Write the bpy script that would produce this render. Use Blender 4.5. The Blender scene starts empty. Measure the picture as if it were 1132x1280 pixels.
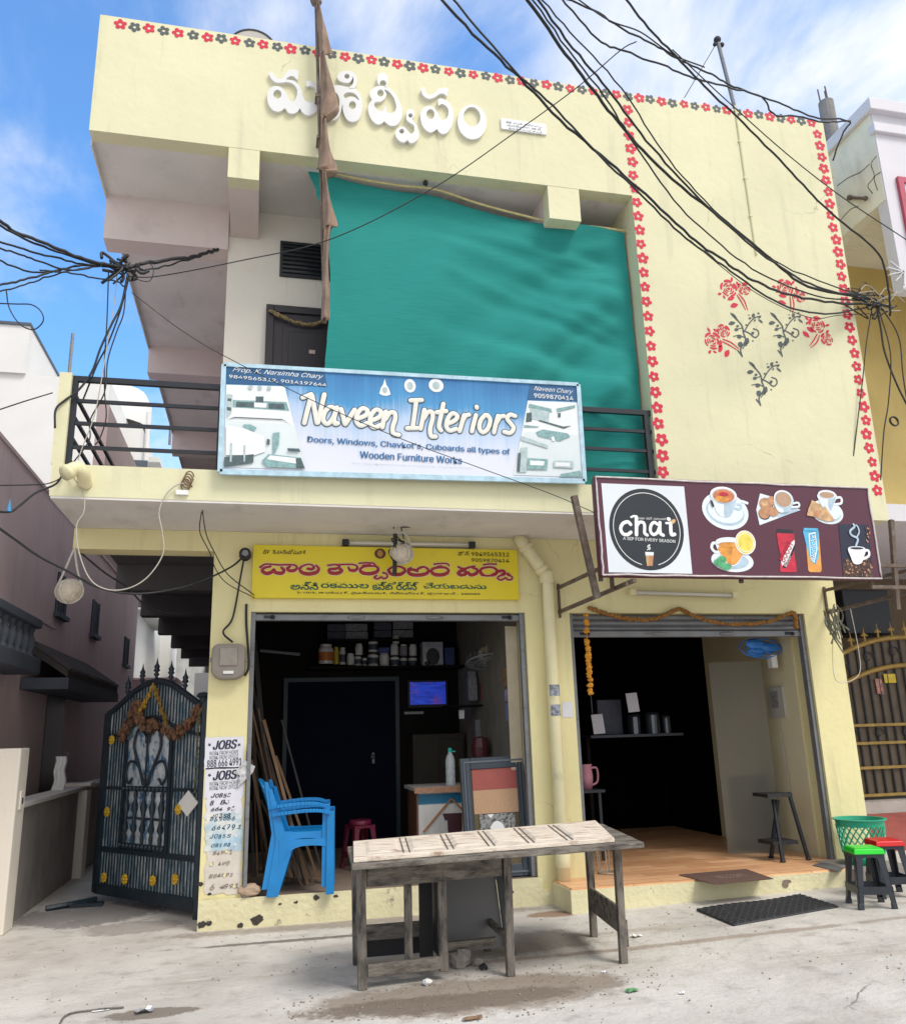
import bpy, math, random
import numpy as np
from mathutils import Matrix, Vector
random.seed(7)
S = bpy.context.scene
COL = S.collection
# ------------------------------------------------------------------ camera
F_PX, YAW, PIT, ROL = 1045.347, 0.228331, 0.258541, -0.0289596
CAM = np.array([0.0, -8.00318, 1.55])
def _axes():
    cz, sz, cp, sp = math.cos(YAW), math.sin(YAW), math.cos(PIT), math.sin(PIT)
    f = np.array([sz*cp, cz*cp, sp]); r = np.array([cz, -sz, 0.0]); u = np.cross(r, f)
    c, s = math.cos(ROL), math.sin(ROL)
    return np.array([c*r+s*u, s*r-c*u, f])
AX = _axes()
cam_d = bpy.data.cameras.new('camera'); cam = bpy.data.objects.new('camera', cam_d); COL.objects.link(cam)
cam_d.sensor_fit = 'VERTICAL'; cam_d.sensor_height = 36.0; cam_d.lens = F_PX/1280*36.0
cam_d.clip_start = 0.05; cam_d.clip_end = 2000
cam.matrix_world = Matrix(((AX[0][0], -AX[1][0], -AX[2][0], CAM[0]), (AX[0][1], -AX[1][1], -AX[2][1], CAM[1]),
                           (AX[0][2], -AX[1][2], -AX[2][2], CAM[2]), (0, 0, 0, 1)))
S.camera = cam
# ------------------------------------------------------------------ sky, sun, exposure
SUN_EL, SUN_AZ = math.radians(52), math.radians(143)      # azimuth measured clockwise from +Y
W = bpy.data.worlds.new('World'); S.world = W; W.use_nodes = True
nt = W.node_tree; nt.nodes.clear()
def wn(t, **k):
    n = nt.nodes.new(t)
    for a, b in k.items(): setattr(n, a, b)
    return n
out = wn('ShaderNodeOutputWorld'); bg = wn('ShaderNodeBackground'); bg.inputs[1].default_value = 0.12
sky = wn('ShaderNodeTexSky', sky_type='NISHITA', sun_disc=False, sun_elevation=SUN_EL, sun_rotation=SUN_AZ)
sky.air_density = 1.0; sky.dust_density = 0.6; sky.ozone_density = 2.0
tc = wn('ShaderNodeTexCoord'); sep = wn('ShaderNodeSeparateXYZ'); nt.links.new(tc.outputs['Generated'], sep.inputs[0])
def wm(op, a, b):
    n = wn('ShaderNodeMath', operation=op)
    for i, v in enumerate((a, b)):
        if isinstance(v, (int, float)): n.inputs[i].default_value = v
        else: nt.links.new(v, n.inputs[i])
    return n.outputs[0]
zz = wm('ADD', wm('MAXIMUM', sep.outputs[2], 0.0), 0.18)
cmb = wn('ShaderNodeCombineXYZ'); nt.links.new(wm('DIVIDE', sep.outputs[0], zz), cmb.inputs[0]); nt.links.new(wm('DIVIDE', sep.outputs[1], zz), cmb.inputs[1])
no1 = wn('ShaderNodeTexNoise'); no1.inputs['Scale'].default_value = 3.0; no1.inputs['Detail'].default_value = 9; no1.inputs['Roughness'].default_value = 0.58; no1.inputs['Distortion'].default_value = 0.25
mp = wn('ShaderNodeMapping'); mp.inputs['Location'].default_value = (3.1, 1.7, 0.4); mp.inputs['Scale'].default_value = (1.0, 0.7, 1.0); mp.inputs['Rotation'].default_value = (0, 0, 0.5)
nt.links.new(cmb.outputs[0], mp.inputs[0]); nt.links.new(mp.outputs[0], no1.inputs['Vector'])
tilt = wm('ADD', wm('MULTIPLY', sep.outputs[0], 0.26), wm('MULTIPLY', wm('MINIMUM', sep.outputs[1], 0.25), -0.5))  # cover rises to the right; thicker cloud added behind the camera for white fill
rmp = wn('ShaderNodeMapRange'); rmp.interpolation_type = 'SMOOTHSTEP'
nt.links.new(wm('ADD', no1.outputs[0], tilt), rmp.inputs[0]); rmp.inputs[1].default_value = 0.27; rmp.inputs[2].default_value = 0.70; rmp.inputs[3].default_value = 0.07; rmp.inputs[4].default_value = 0.92
mixc = wn('ShaderNodeMix', data_type='RGBA'); nt.links.new(rmp.outputs[0], mixc.inputs[0])
satn = wn('ShaderNodeHueSaturation'); satn.inputs['Saturation'].default_value = 1.34; satn.inputs['Value'].default_value = 2.0
nt.links.new(sky.outputs[0], satn.inputs['Color'])
nt.links.new(satn.outputs[0], mixc.inputs[6]); mixc.inputs[7].default_value = (7.4, 7.3, 7.1, 1)
nt.links.new(mixc.outputs[2], bg.inputs[0]); nt.links.new(bg.outputs[0], out.inputs[0])
sd = bpy.data.lights.new('sun', 'SUN'); sd.energy = 1.9; sd.angle = math.radians(22); sd.color = (1.0, 0.95, 0.88)
sun = bpy.data.objects.new('sun', sd); COL.objects.link(sun)
_d = Vector((math.sin(SUN_AZ)*math.cos(SUN_EL), math.cos(SUN_AZ)*math.cos(SUN_EL), math.sin(SUN_EL)))
sun.rotation_euler = _d.to_track_quat('Z', 'Y').to_euler()
S.view_settings.view_transform = 'Standard'; S.view_settings.look = 'None'; S.view_settings.exposure = 0.46; S.view_settings.gamma = 1
S.render.engine = 'CYCLES'; S.cycles.max_bounces = 6; S.cycles.diffuse_bounces = 4; S.cycles.use_denoising = True
# ------------------------------------------------------------------ pixel -> point on a real plane of the place
def ray(px, py):
    d = np.array([px-566.0, py-640.0, F_PX]) @ AX
    return d/np.linalg.norm(d)
def aY(px, py, Y): d = ray(px, py); return CAM + d*((Y-CAM[1])/d[1])
def aZ(px, py, Z): d = ray(px, py); return CAM + d*((Z-CAM[2])/d[2])
def aX(px, py, X): d = ray(px, py); return CAM + d*((X-CAM[0])/d[0])
def gz(x): return 0.02*min(max(x-2.7, 0), 4.0)
# ------------------------------------------------------------------ mesh builder
def lin(c): return tuple((v/12.92 if v <= 0.04045 else ((v+0.055)/1.055)**2.4) for v in c)
def catmull(pts, n=6, closed=False):
    P = [np.array(p, float) for p in pts]; m = len(P); o = []
    rng = range(m) if closed else range(m-1)
    for i in rng:
        p1, p2 = P[i], P[(i+1) % m]
        p0 = P[(i-1) % m] if (closed or i > 0) else 2*p1-p2
        p3 = P[(i+2) % m] if (closed or i+2 < m) else 2*p2-p1
        for k in range(n):
            t = k/n
            o.append(0.5*((2*p1)+(-p0+p2)*t+(2*p0-5*p1+4*p2-p3)*t*t+(-p0+3*p1-3*p2+p3)*t**3))
    if not closed: o.append(P[-1])
    return o
class MB:
    def __init__(s): s.v, s.f, s.m, s.cm = [], [], [], 0
    def add(s, vs, fs):
        b = len(s.v); s.v += [tuple(map(float, q)) for q in vs]; s.f += [tuple(b+i for i in f) for f in fs]; s.m += [s.cm]*len(fs); return s
    def box(s, x0, x1, y0, y1, z0, z1, rot=0, piv=None):
        vs = [(x, y, z) for z in (z0, z1) for y in (y0, y1) for x in (x0, x1)]
        if rot:
            cx, cy = piv or ((x0+x1)/2, (y0+y1)/2); c, q = math.cos(rot), math.sin(rot)
            vs = [(cx+(x-cx)*c-(y-cy)*q, cy+(x-cx)*q+(y-cy)*c, z) for x, y, z in vs]
        return s.add(vs, [(0, 2, 3, 1), (4, 5, 7, 6), (0, 1, 5, 4), (2, 6, 7, 3), (0, 4, 6, 2), (1, 3, 7, 5)])
    def hexa(s, a, b):      # two quads (4 points each, same order) joined into a solid
        return s.add(list(a)+list(b), [(3, 2, 1, 0), (4, 5, 6, 7)]+[(i, (i+1) % 4, 4+(i+1) % 4, 4+i) for i in range(4)])
    def beam(s, p, q, w, t, up=(0, 0, 1), w2=None, t2=None):   # rectangular bar from p to q
        p, q = np.array(p, float), np.array(q, float); d = q-p; d /= np.linalg.norm(d)
        u = np.array(up, float); a = np.cross(d, u)
        if np.linalg.norm(a) < 1e-4: a = np.cross(d, (1, 0, 0))
        a /= np.linalg.norm(a); b = np.cross(a, d); w2 = w2 or w; t2 = t2 or t
        A = [p+a*i*w/2+b*j*t/2 for i, j in ((-1, -1), (1, -1), (1, 1), (-1, 1))]
        B = [q+a*i*w2/2+b*j*t2/2 for i, j in ((-1, -1), (1, -1), (1, 1), (-1, 1))]
        return s.hexa(A, B)
    def tube(s, pts, r, seg=6, flat=None, cap=True):   # flat = (axis, factor): squash the section along an axis
        P = [np.array(p, float) for p in pts]; n = len(P); R = r if hasattr(r, '__len__') else [r]*n
        T = [P[min(i+1, n-1)]-P[max(i-1, 0)] for i in range(n)]; T = [t/(np.linalg.norm(t)+1e-9) for t in T]
        ref = np.array((0, 0, 1.0)) if abs(T[0][2]) < .9 else np.array((1.0, 0, 0))
        a = np.cross(T[0], ref); a /= np.linalg.norm(a); vs = []
        for i in range(n):
            a = a-T[i]*(a@T[i]); a /= np.linalg.norm(a)+1e-9; b = np.cross(T[i], a)
            for k in range(seg):
                w = 2*math.pi*k/seg; o = (a*math.cos(w)+b*math.sin(w))*R[i]
                if flat: o[flat[0]] *= flat[1]
                vs.append(P[i]+o)
        fs = [(i*seg+k, i*seg+(k+1) % seg, (i+1)*seg+(k+1) % seg, (i+1)*seg+k) for i in range(n-1) for k in range(seg)]
        if cap: fs += [tuple(range(seg))[::-1], tuple((n-1)*seg+k for k in range(seg))]
        return s.add(vs, fs)
    def stroke(s, pts, r, y, th, seg=10):   # brush stroke lying on a wall facing -Y; rounded ends; pts in world XZ
        P = [np.array((p[0], y, p[1]), float) for p in pts]; n = len(P)
        R = list(r) if hasattr(r, '__len__') else [r]*n
        d0 = P[0]-P[1]; d0 /= np.linalg.norm(d0)+1e-9; d1 = P[-1]-P[-2]; d1 /= np.linalg.norm(d1)+1e-9
        pre = [(P[0]+d0*R[0]*a, R[0]*b) for a, b in ((.98, .2), (.8, .6), (.45, .89))]
        post = [(P[-1]+d1*R[-1]*a, R[-1]*b) for a, b in ((.45, .89), (.8, .6), (.98, .2))]
        A = [x for x, _ in pre]+P+[x for x, _ in post]; B = [x for _, x in pre]+R+[x for _, x in post]
        return s.tube(A, B, seg, flat=(1, th/max(R)))
    def lathe(s, prof, c=(0, 0, 0), seg=16, axis=2, a0=0, a1=2*math.pi):
        n = len(prof); full = abs(a1-a0-2*math.pi) < 1e-6; m = seg if full else seg+1; vs = []
        for r, h in prof:
            for k in range(m):
                w = a0+(a1-a0)*k/seg; p = [r*math.cos(w), r*math.sin(w), h]
                if axis == 1: p = [p[0], p[2], p[1]]
                if axis == 0: p = [p[2], p[0], p[1]]
                vs.append((c[0]+p[0], c[1]+p[1], c[2]+p[2]))
        fs = [(i*m+k, i*m+(k+1) % m, (i+1)*m+(k+1) % m, (i+1)*m+k) for i in range(n-1) for k in range(m if full else m-1)]
        return s.add(vs, fs)
    def ball(s, c, r, seg=8, rings=5, sc=(1, 1, 1), jit=0):
        vs = []; 
        for i in range(rings+1):
            ph = math.pi*i/rings
            for k in range(seg):
                w = 2*math.pi*k/seg; j = 1+random.uniform(-jit, jit)
                vs.append((c[0]+r*sc[0]*j*math.sin(ph)*math.cos(w), c[1]+r*sc[1]*j*math.sin(ph)*math.sin(w), c[2]+r*sc[2]*j*math.cos(ph)))
        return s.add(vs, [(i*seg+k, (i+1)*seg+k, (i+1)*seg+(k+1) % seg, i*seg+(k+1) % seg) for i in range(rings) for k in range(seg)])
    def poly(s, pts, y, th=0):     # flat polygon (world XZ) on a wall facing -Y
        n = len(pts)
        if not th: return s.add([(p[0], y, p[1]) for p in pts], [tuple(range(n))])
        return s.add([(p[0], y, p[1]) for p in pts]+[(p[0], y+th, p[1]) for p in pts],
                     [tuple(range(n)), tuple(range(2*n-1, n-1, -1))]+[(i, n+i, n+(i+1) % n, (i+1) % n) for i in range(n)])
    def ell(s, cx, cz, rx, rz, y, n=28, rot=0, th=0):
        c, q = math.cos(rot), math.sin(rot)
        return s.poly([(cx+rx*math.cos(w)*c-rz*math.sin(w)*q, cz+rx*math.cos(w)*q+rz*math.sin(w)*c) for w in [2*math.pi*k/n for k in range(n)]], y, th)
    def ring(s, cx, cz, fo, fi, y, n=40):   # flat ring; fo, fi: radius functions of angle
        vs = []
        for k in range(n):
            w = 2*math.pi*k/n
            for f in (fo, fi): vs.append((cx+f(w)*math.cos(w), y, cz+f(w)*math.sin(w)))
        return s.add(vs, [(2*k, 2*((k+1) % n), 2*((k+1) % n)+1, 2*k+1) for k in range(n)])
    def mesh(s, name):
        m = bpy.data.meshes.new(name); m.from_pydata(s.v, [], s.f); return m
def link(name, me, mats, parent=None, smooth=False, bevel=0, mi=None, fix=True):
    o = bpy.data.objects.new(name, me); COL.objects.link(o)
    for m in (mats if isinstance(mats, (list, tuple)) else [mats]): me.materials.append(m)
    if mi is not None: me.polygons.foreach_set('material_index', mi)
    if fix and mi is None or smooth is True:
        pass
    if smooth: me.polygons.foreach_set('use_smooth', [True]*len(me.polygons)); 
    me.validate(); me.update()
    if parent:
        o.parent = parent
        if parent.type == 'EMPTY': o.matrix_parent_inverse = Matrix.Translation(-parent.location)
    if bevel:
        b = o.modifiers.new('bevel', 'BEVEL'); b.width = bevel; b.segments = 2; b.limit_method = 'ANGLE'
    return o
def build(mb, name, mats, parent=None, smooth=False, bevel=0):
    import bmesh
    me = mb.mesh(name)
    bm = bmesh.new(); bm.from_mesh(me)
    return_idx = list(mb.m)
    bmesh.ops.recalc_face_normals(bm, faces=bm.faces[:]); bm.to_mesh(me); bm.free()
    return link(name, me, mats, parent, smooth, bevel, return_idx if len(return_idx) == len(me.polygons) else None)
def tag(o, label=None, cat=None, group=None, kind=None):
    if label: o['label'] = label
    if cat: o['category'] = cat
    if group: o['group'] = group
    if kind: o['kind'] = kind
    return o
def thing(name, label, cat, loc=(0, 0, 0), group=None):
    o = bpy.data.objects.new(name, None); COL.objects.link(o); o.location = tuple(map(float, loc)); o.empty_display_size = .1
    return tag(o, label, cat, group)
def one(mb, name, mats, label, cat, group=None, **k): return tag(build(mb, name, mats, **k), label, cat, group)
def dup(root, loc, rotz, label=None, group=None):
    r = root.copy(); COL.objects.link(r); r.location = loc; r.rotation_euler = (0, 0, rotz)
    if label: r['label'] = label
    if group: r['group'] = group
    for ch in list(root.children):
        c = ch.copy(); COL.objects.link(c); c.parent = r
        for g in list(ch.children):
            d = g.copy(); COL.objects.link(d); d.parent = c
    return r
# text and filled outlines as meshes
LATIN = None
try: LATIN = bpy.data.fonts.load(bpy.utils.system_resource('DATAFILES', path='fonts')+'/Inter.woff2')     # Blender's own sans face
except Exception: LATIN = None
def text_mesh(s, bold=0, shear=0, spacing=1):
    c = bpy.data.curves.new('lettering', 'FONT'); c.body = s; c.font = LATIN if (LATIN and s.isascii()) else c.font; c.offset = 0 if (LATIN and s.isascii()) else bold; c.shear = shear; c.resolution_u = 4; c.space_character = spacing
    o = bpy.data.objects.new('lettering', c); COL.objects.link(o)
    me = bpy.data.meshes.new_from_object(o.evaluated_get(bpy.context.evaluated_depsgraph_get()))
    bpy.data.objects.remove(o); bpy.data.curves.remove(c); return me
def text_on(mb, s, x0, x1, z0, z1, y, bold=0, shear=0, spacing=1, rot=0):
    """fit a line of text into the world box x0..x1, z0..z1 on a wall facing -Y; rot turns it about its centre"""
    me = text_mesh(s, bold, shear, spacing); co = np.array([v.co[:2] for v in me.vertices])
    if not len(co): return
    a, b = co.min(0), co.max(0); n = (co-a)/(b-a)-.5
    w, h = x1-x0, z1-z0; c, q = math.cos(rot), math.sin(rot); X = n[:, 0]*w; Z = n[:, 1]*h
    vs = [((x0+x1)/2+x*c-z*q, y, (z0+z1)/2+x*q+z*c) for x, z in zip(X, Z)]
    fs = [tuple(p.vertices) for p in me.polygons]; mb.add(vs, fs)
    if bold and LATIN and s.isascii():
        for k in (-1, 1): mb.add([(x_+k*bold*h*.9, y-.0006*(2+k), z_) for x_, _, z_ in vs], fs)
    bpy.data.meshes.remove(me)
def tpx(mb, s, px0, py0, px1, py1, y, **k):     # box given by the photo's top-left and bottom-right of the word
    a, b = aY(px0, py0, y), aY(px1, py1, y); text_on(mb, s, a[0], b[0], b[2], a[2], y, **k)
def fill(mb, outlines, y, th):    # closed outlines (world XZ), even-odd fill, thickness th behind y
    c = bpy.data.curves.new('fill', 'CURVE'); c.dimensions = '2D'; c.fill_mode = 'BOTH'; c.extrude = th/2
    for ol in outlines:
        sp = c.splines.new('POLY'); sp.points.add(len(ol)-1)
        for i, p in enumerate(ol): sp.points[i].co = (p[0], p[1], 0, 1)
        sp.use_cyclic_u = True
    o = bpy.data.objects.new('fill', c); COL.objects.link(o)
    me = bpy.data.meshes.new_from_object(o.evaluated_get(bpy.context.evaluated_depsgraph_get()))
    mb.add([(v.co[0], y+th/2-v.co[2], v.co[1]) for v in me.vertices], [tuple(p.vertices) for p in me.polygons])
    bpy.data.objects.remove(o); bpy.data.curves.remove(c); bpy.data.meshes.remove(me)
# ------------------------------------------------------------------ materials
def mat(name, col, rough=.6, var=.15, scale=3.0, bump=0.0, bscale=40, metal=0, stain=None, stretch=(1, 1, 1), emit=0, spec=.5, coat=0, alpha=1, trans=0, crack=None):
    m = bpy.data.materials.new(name); m.use_nodes = True; t = m.node_tree; N = t.nodes; L = t.links
    b = N['Principled BSDF']; b.inputs['Roughness'].default_value = rough; b.inputs['Metallic'].default_value = metal
    b.inputs['Specular IOR Level'].default_value = spec; b.inputs['Coat Weight'].default_value = coat
    b.inputs['Transmission Weight'].default_value = trans; b.inputs['Alpha'].default_value = alpha
    g = N.new('ShaderNodeNewGeometry'); mp = N.new('ShaderNodeMapping'); mp.inputs['Scale'].default_value = stretch; L.new(g.outputs['Position'], mp.inputs[0])
    n1 = N.new('ShaderNodeTexNoise'); n1.inputs['Scale'].default_value = scale; n1.inputs['Detail'].default_value = 6; n1.inputs['Roughness'].default_value = .6; L.new(mp.outputs[0], n1.inputs['Vector'])
    mx = N.new('ShaderNodeMix'); mx.data_type = 'RGBA'
    mr = N.new('ShaderNodeMapRange'); mr.inputs[1].default_value = .3; mr.inputs[2].default_value = .7; L.new(n1.outputs[0], mr.inputs[0]); L.new(mr.outputs[0], mx.inputs[0])
    c = np.array(col); mx.inputs[6].default_value = tuple(np.clip(c*(1-var), 0, 1))+(1,); mx.inputs[7].default_value = tuple(np.clip(c*(1+var*.7), 0, 1))+(1,)
    last = mx.outputs[2]
    if stain:       # (colour, scale, low, high, stretch)
        sc_, ss, lo, hi, st = stain
        mp2 = N.new('ShaderNodeMapping'); mp2.inputs['Scale'].default_value = st; L.new(g.outputs['Position'], mp2.inputs[0])
        n2 = N.new('ShaderNodeTexNoise'); n2.inputs['Scale'].default_value = ss; n2.inputs['Detail'].default_value = 8; n2.inputs['Roughness'].default_value = .65; L.new(mp2.outputs[0], n2.inputs['Vector'])
        r2 = N.new('ShaderNodeMapRange'); r2.inputs[1].default_value = lo; r2.inputs[2].default_value = hi; L.new(n2.outputs[0], r2.inputs[0])
        m2 = N.new('ShaderNodeMix'); m2.data_type = 'RGBA'; L.new(r2.outputs[0], m2.inputs[0]); L.new(last, m2.inputs[6]); m2.inputs[7].default_value = tuple(sc_)+(1,); last = m2.outputs[2]
    if crack:       # hairline cracks in the plaster: (cell scale, how rare)
        vo = N.new('ShaderNodeTexVoronoi'); vo.feature = 'DISTANCE_TO_EDGE'; vo.inputs['Scale'].default_value = crack[0]
        nz = N.new('ShaderNodeTexNoise'); nz.inputs['Scale'].default_value = 3.0; nz.inputs['Detail'].default_value = 7; L.new(g.outputs['Position'], nz.inputs['Vector'])
        ad = N.new('ShaderNodeMix'); ad.data_type = 'RGBA'; ad.blend_type = 'ADD'; ad.inputs[0].default_value = .35; L.new(g.outputs['Position'], ad.inputs[6]); L.new(nz.outputs[1], ad.inputs[7]); L.new(ad.outputs[2], vo.inputs['Vector'])
        rc = N.new('ShaderNodeMapRange'); rc.inputs[1].default_value = .001; rc.inputs[2].default_value = .006; rc.inputs[3].default_value = .55; rc.inputs[4].default_value = 0; L.new(vo.outputs[0], rc.inputs[0])
        nm = N.new('ShaderNodeTexNoise'); nm.inputs['Scale'].default_value = .8; nm.inputs['Detail'].default_value = 3; L.new(g.outputs['Position'], nm.inputs['Vector'])
        rm = N.new('ShaderNodeMapRange'); rm.inputs[1].default_value = crack[1]; rm.inputs[2].default_value = crack[1]+.08; L.new(nm.outputs[0], rm.inputs[0])
        mu = N.new('ShaderNodeMath'); mu.operation = 'MULTIPLY'; L.new(rc.outputs[0], mu.inputs[0]); L.new(rm.outputs[0], mu.inputs[1])
        mk = N.new('ShaderNodeMix'); mk.data_type = 'RGBA'; L.new(mu.outputs[0], mk.inputs[0]); L.new(last, mk.inputs[6]); mk.inputs[7].default_value = tuple(c*.45)+(1,); last = mk.outputs[2]
    L.new(last, b.inputs['Base Color'])
    if emit: L.new(last, b.inputs['Emission Color']); b.inputs['Emission Strength'].default_value = emit
    if bump:
        n3 = N.new('ShaderNodeTexNoise'); n3.inputs['Scale'].default_value = bscale; n3.inputs['Detail'].default_value = 5; L.new(mp.outputs[0], n3.inputs['Vector'])
        bp = N.new('ShaderNodeBump'); bp.inputs['Strength'].default_value = bump; bp.inputs['Distance'].default_value = .02; L.new(n3.outputs[0], bp.inputs['Height']); L.new(bp.outputs[0], b.inputs['Normal'])
    return m
V3 = lambda r, g, b: lin((r/255, g/255, b/255))
M = {}
CRM = (.68, .65, .425)
M['paint'] = mat('cream_paint', CRM, .75, .05, 1.2, .25, 9, stain=((.46, .42, .30), 2.2, .56, .92, (2.6, 2.6, .22)), crack=(.8, .60))
M['paint2'] = mat('yellow_paint', (.74, .67, .36), .7, .05, 1.6, .25, 12, stain=((.46, .40, .24), 2.6, .56, .9, (3, 3, .3)), crack=(1.3, .56))
M['plinth'] = mat('worn_plinth_paint', (.68, .63, .40), .8, .08, 4, .5, 22, stain=((.16, .14, .11), 7, .62, .72, (1, 1, 1)))
M['soffit'] = mat('soffit_plaster', (.68, .65, .61), .9, .1, 1.6, .2, 14, stain=((.30, .27, .26), 2, .55, .9, (1, .5, 1)))
M['pinkplaster'] = mat('pink_plaster', (.64, .545, .51), .9, .08, 1.4, .2, 14, stain=((.46, .37, .35), 2, .55, .9, (1, .5, 1)))
M['whitewall'] = mat('off_white_wall', (.74, .69, .60), .8, .06, 1.5, .15, 14, stain=((.42, .38, .32), 3, .58, .9, (3, 3, .3)))
M['roof'] = mat('roof_concrete', (.35, .34, .32), .9, .2, 2, .3)
M['grey_metal'] = mat('grey_painted_steel', (.20, .205, .215), .45, .15, 5, .1, 40, .3, stain=((.10, .09, .085), 6, .55, .8, (1, 1, 3)))
M['black_metal'] = mat('black_painted_steel', (.018, .021, .028), .4, .2, 10, 0, 40, .2)
M['rust'] = mat('rusty_steel', (.15, .11, .085), .75, .3, 14, .3, 60, .3, stain=((.26, .22, .19), 9, .5, .75, (1, 1, 1)))
M['room_shade'] = mat('room_shade_colour', (.016, .014, .013), .95, .3, 2, spec=.05)  # near-black: shade of the unlit room put into the wall colour
M['tea_room_shade'] = mat('tea_room_shade_colour', (.006, .0035, .004), .95, .3, 2, spec=.05)  # darkness inside the tea shop painted into its walls
M['shopfloor'] = mat('shop_floor_cement', (.20, .15, .115), .8, .2, 4, .2)
M['white_plastic'] = mat('white_plastic', (.74, .74, .72), .4, .05, 6)
M['pipe'] = mat('cream_pipe', (.72, .66, .40), .5, .06, 4, 0, 40, stain=((.40, .36, .25), 5, .6, .85, (1, 1, .6)))
M['black_rubber'] = mat('black_rubber', (.018, .018, .02), .6, .2, 20)
M['cable'] = mat('black_cable', (.016, .017, .02), .55, .2, 20)
M['white_cable'] = mat('pale_cable', (.42, .39, .33), .55, .1, 20)
M['red_paint'] = mat('red_stencil_paint', (.60, .022, .060), .7, .2, 30)
M['grey_paint'] = mat('grey_stencil_paint', (.085, .10, .105), .7, .2, 30)
M['white'] = mat('white_board', (.80, .80, .79), .5, .05, 8)
M['sign_yellow'] = mat('sign_yellow', (.72, .58, .015), .45, .05, 3, stain=((.50, .42, .05), 4, .6, .9, (1, 1, 1)))
M['sign_red'] = mat('sign_red', (.32, .003, .008), .45, .1, 20)
M['sign_green'] = mat('sign_green', (.0, .085, .045), .45, .1, 20)
M['sign_black'] = mat('sign_black', (.012, .012, .014), .5, .1, 20)
M['teal_shadow'] = mat('sign_teal', (.25, .55, .55), .5, .1, 20)
M['wood_grey'] = mat('weathered_wood', (.19, .165, .14), .85, .35, 9, .5, 40, stretch=(6, 6, .8), stain=((.03, .026, .023), 7, .46, .66, (3, 3, .8)))
M['wood_grey_x'] = mat('weathered_wood_rail', (.21, .185, .155), .85, .35, 9, .5, 40, stretch=(.8, 6, 6), stain=((.035, .028, .025), 6, .45, .66, (.9, 3, 3)))
M['wood_pale'] = mat('peeling_door_paint', (.74, .65, .54), .85, .18, 8, .4, 40, stretch=(.9, 5, 5), stain=((.30, .17, .11), 5, .52, .68, (1, 3.5, 1)))
M['wood_brown'] = mat('brown_timber', (.20, .115, .06), .7, .3, 7, .2, 40, stretch=(5, 5, .5))
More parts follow.
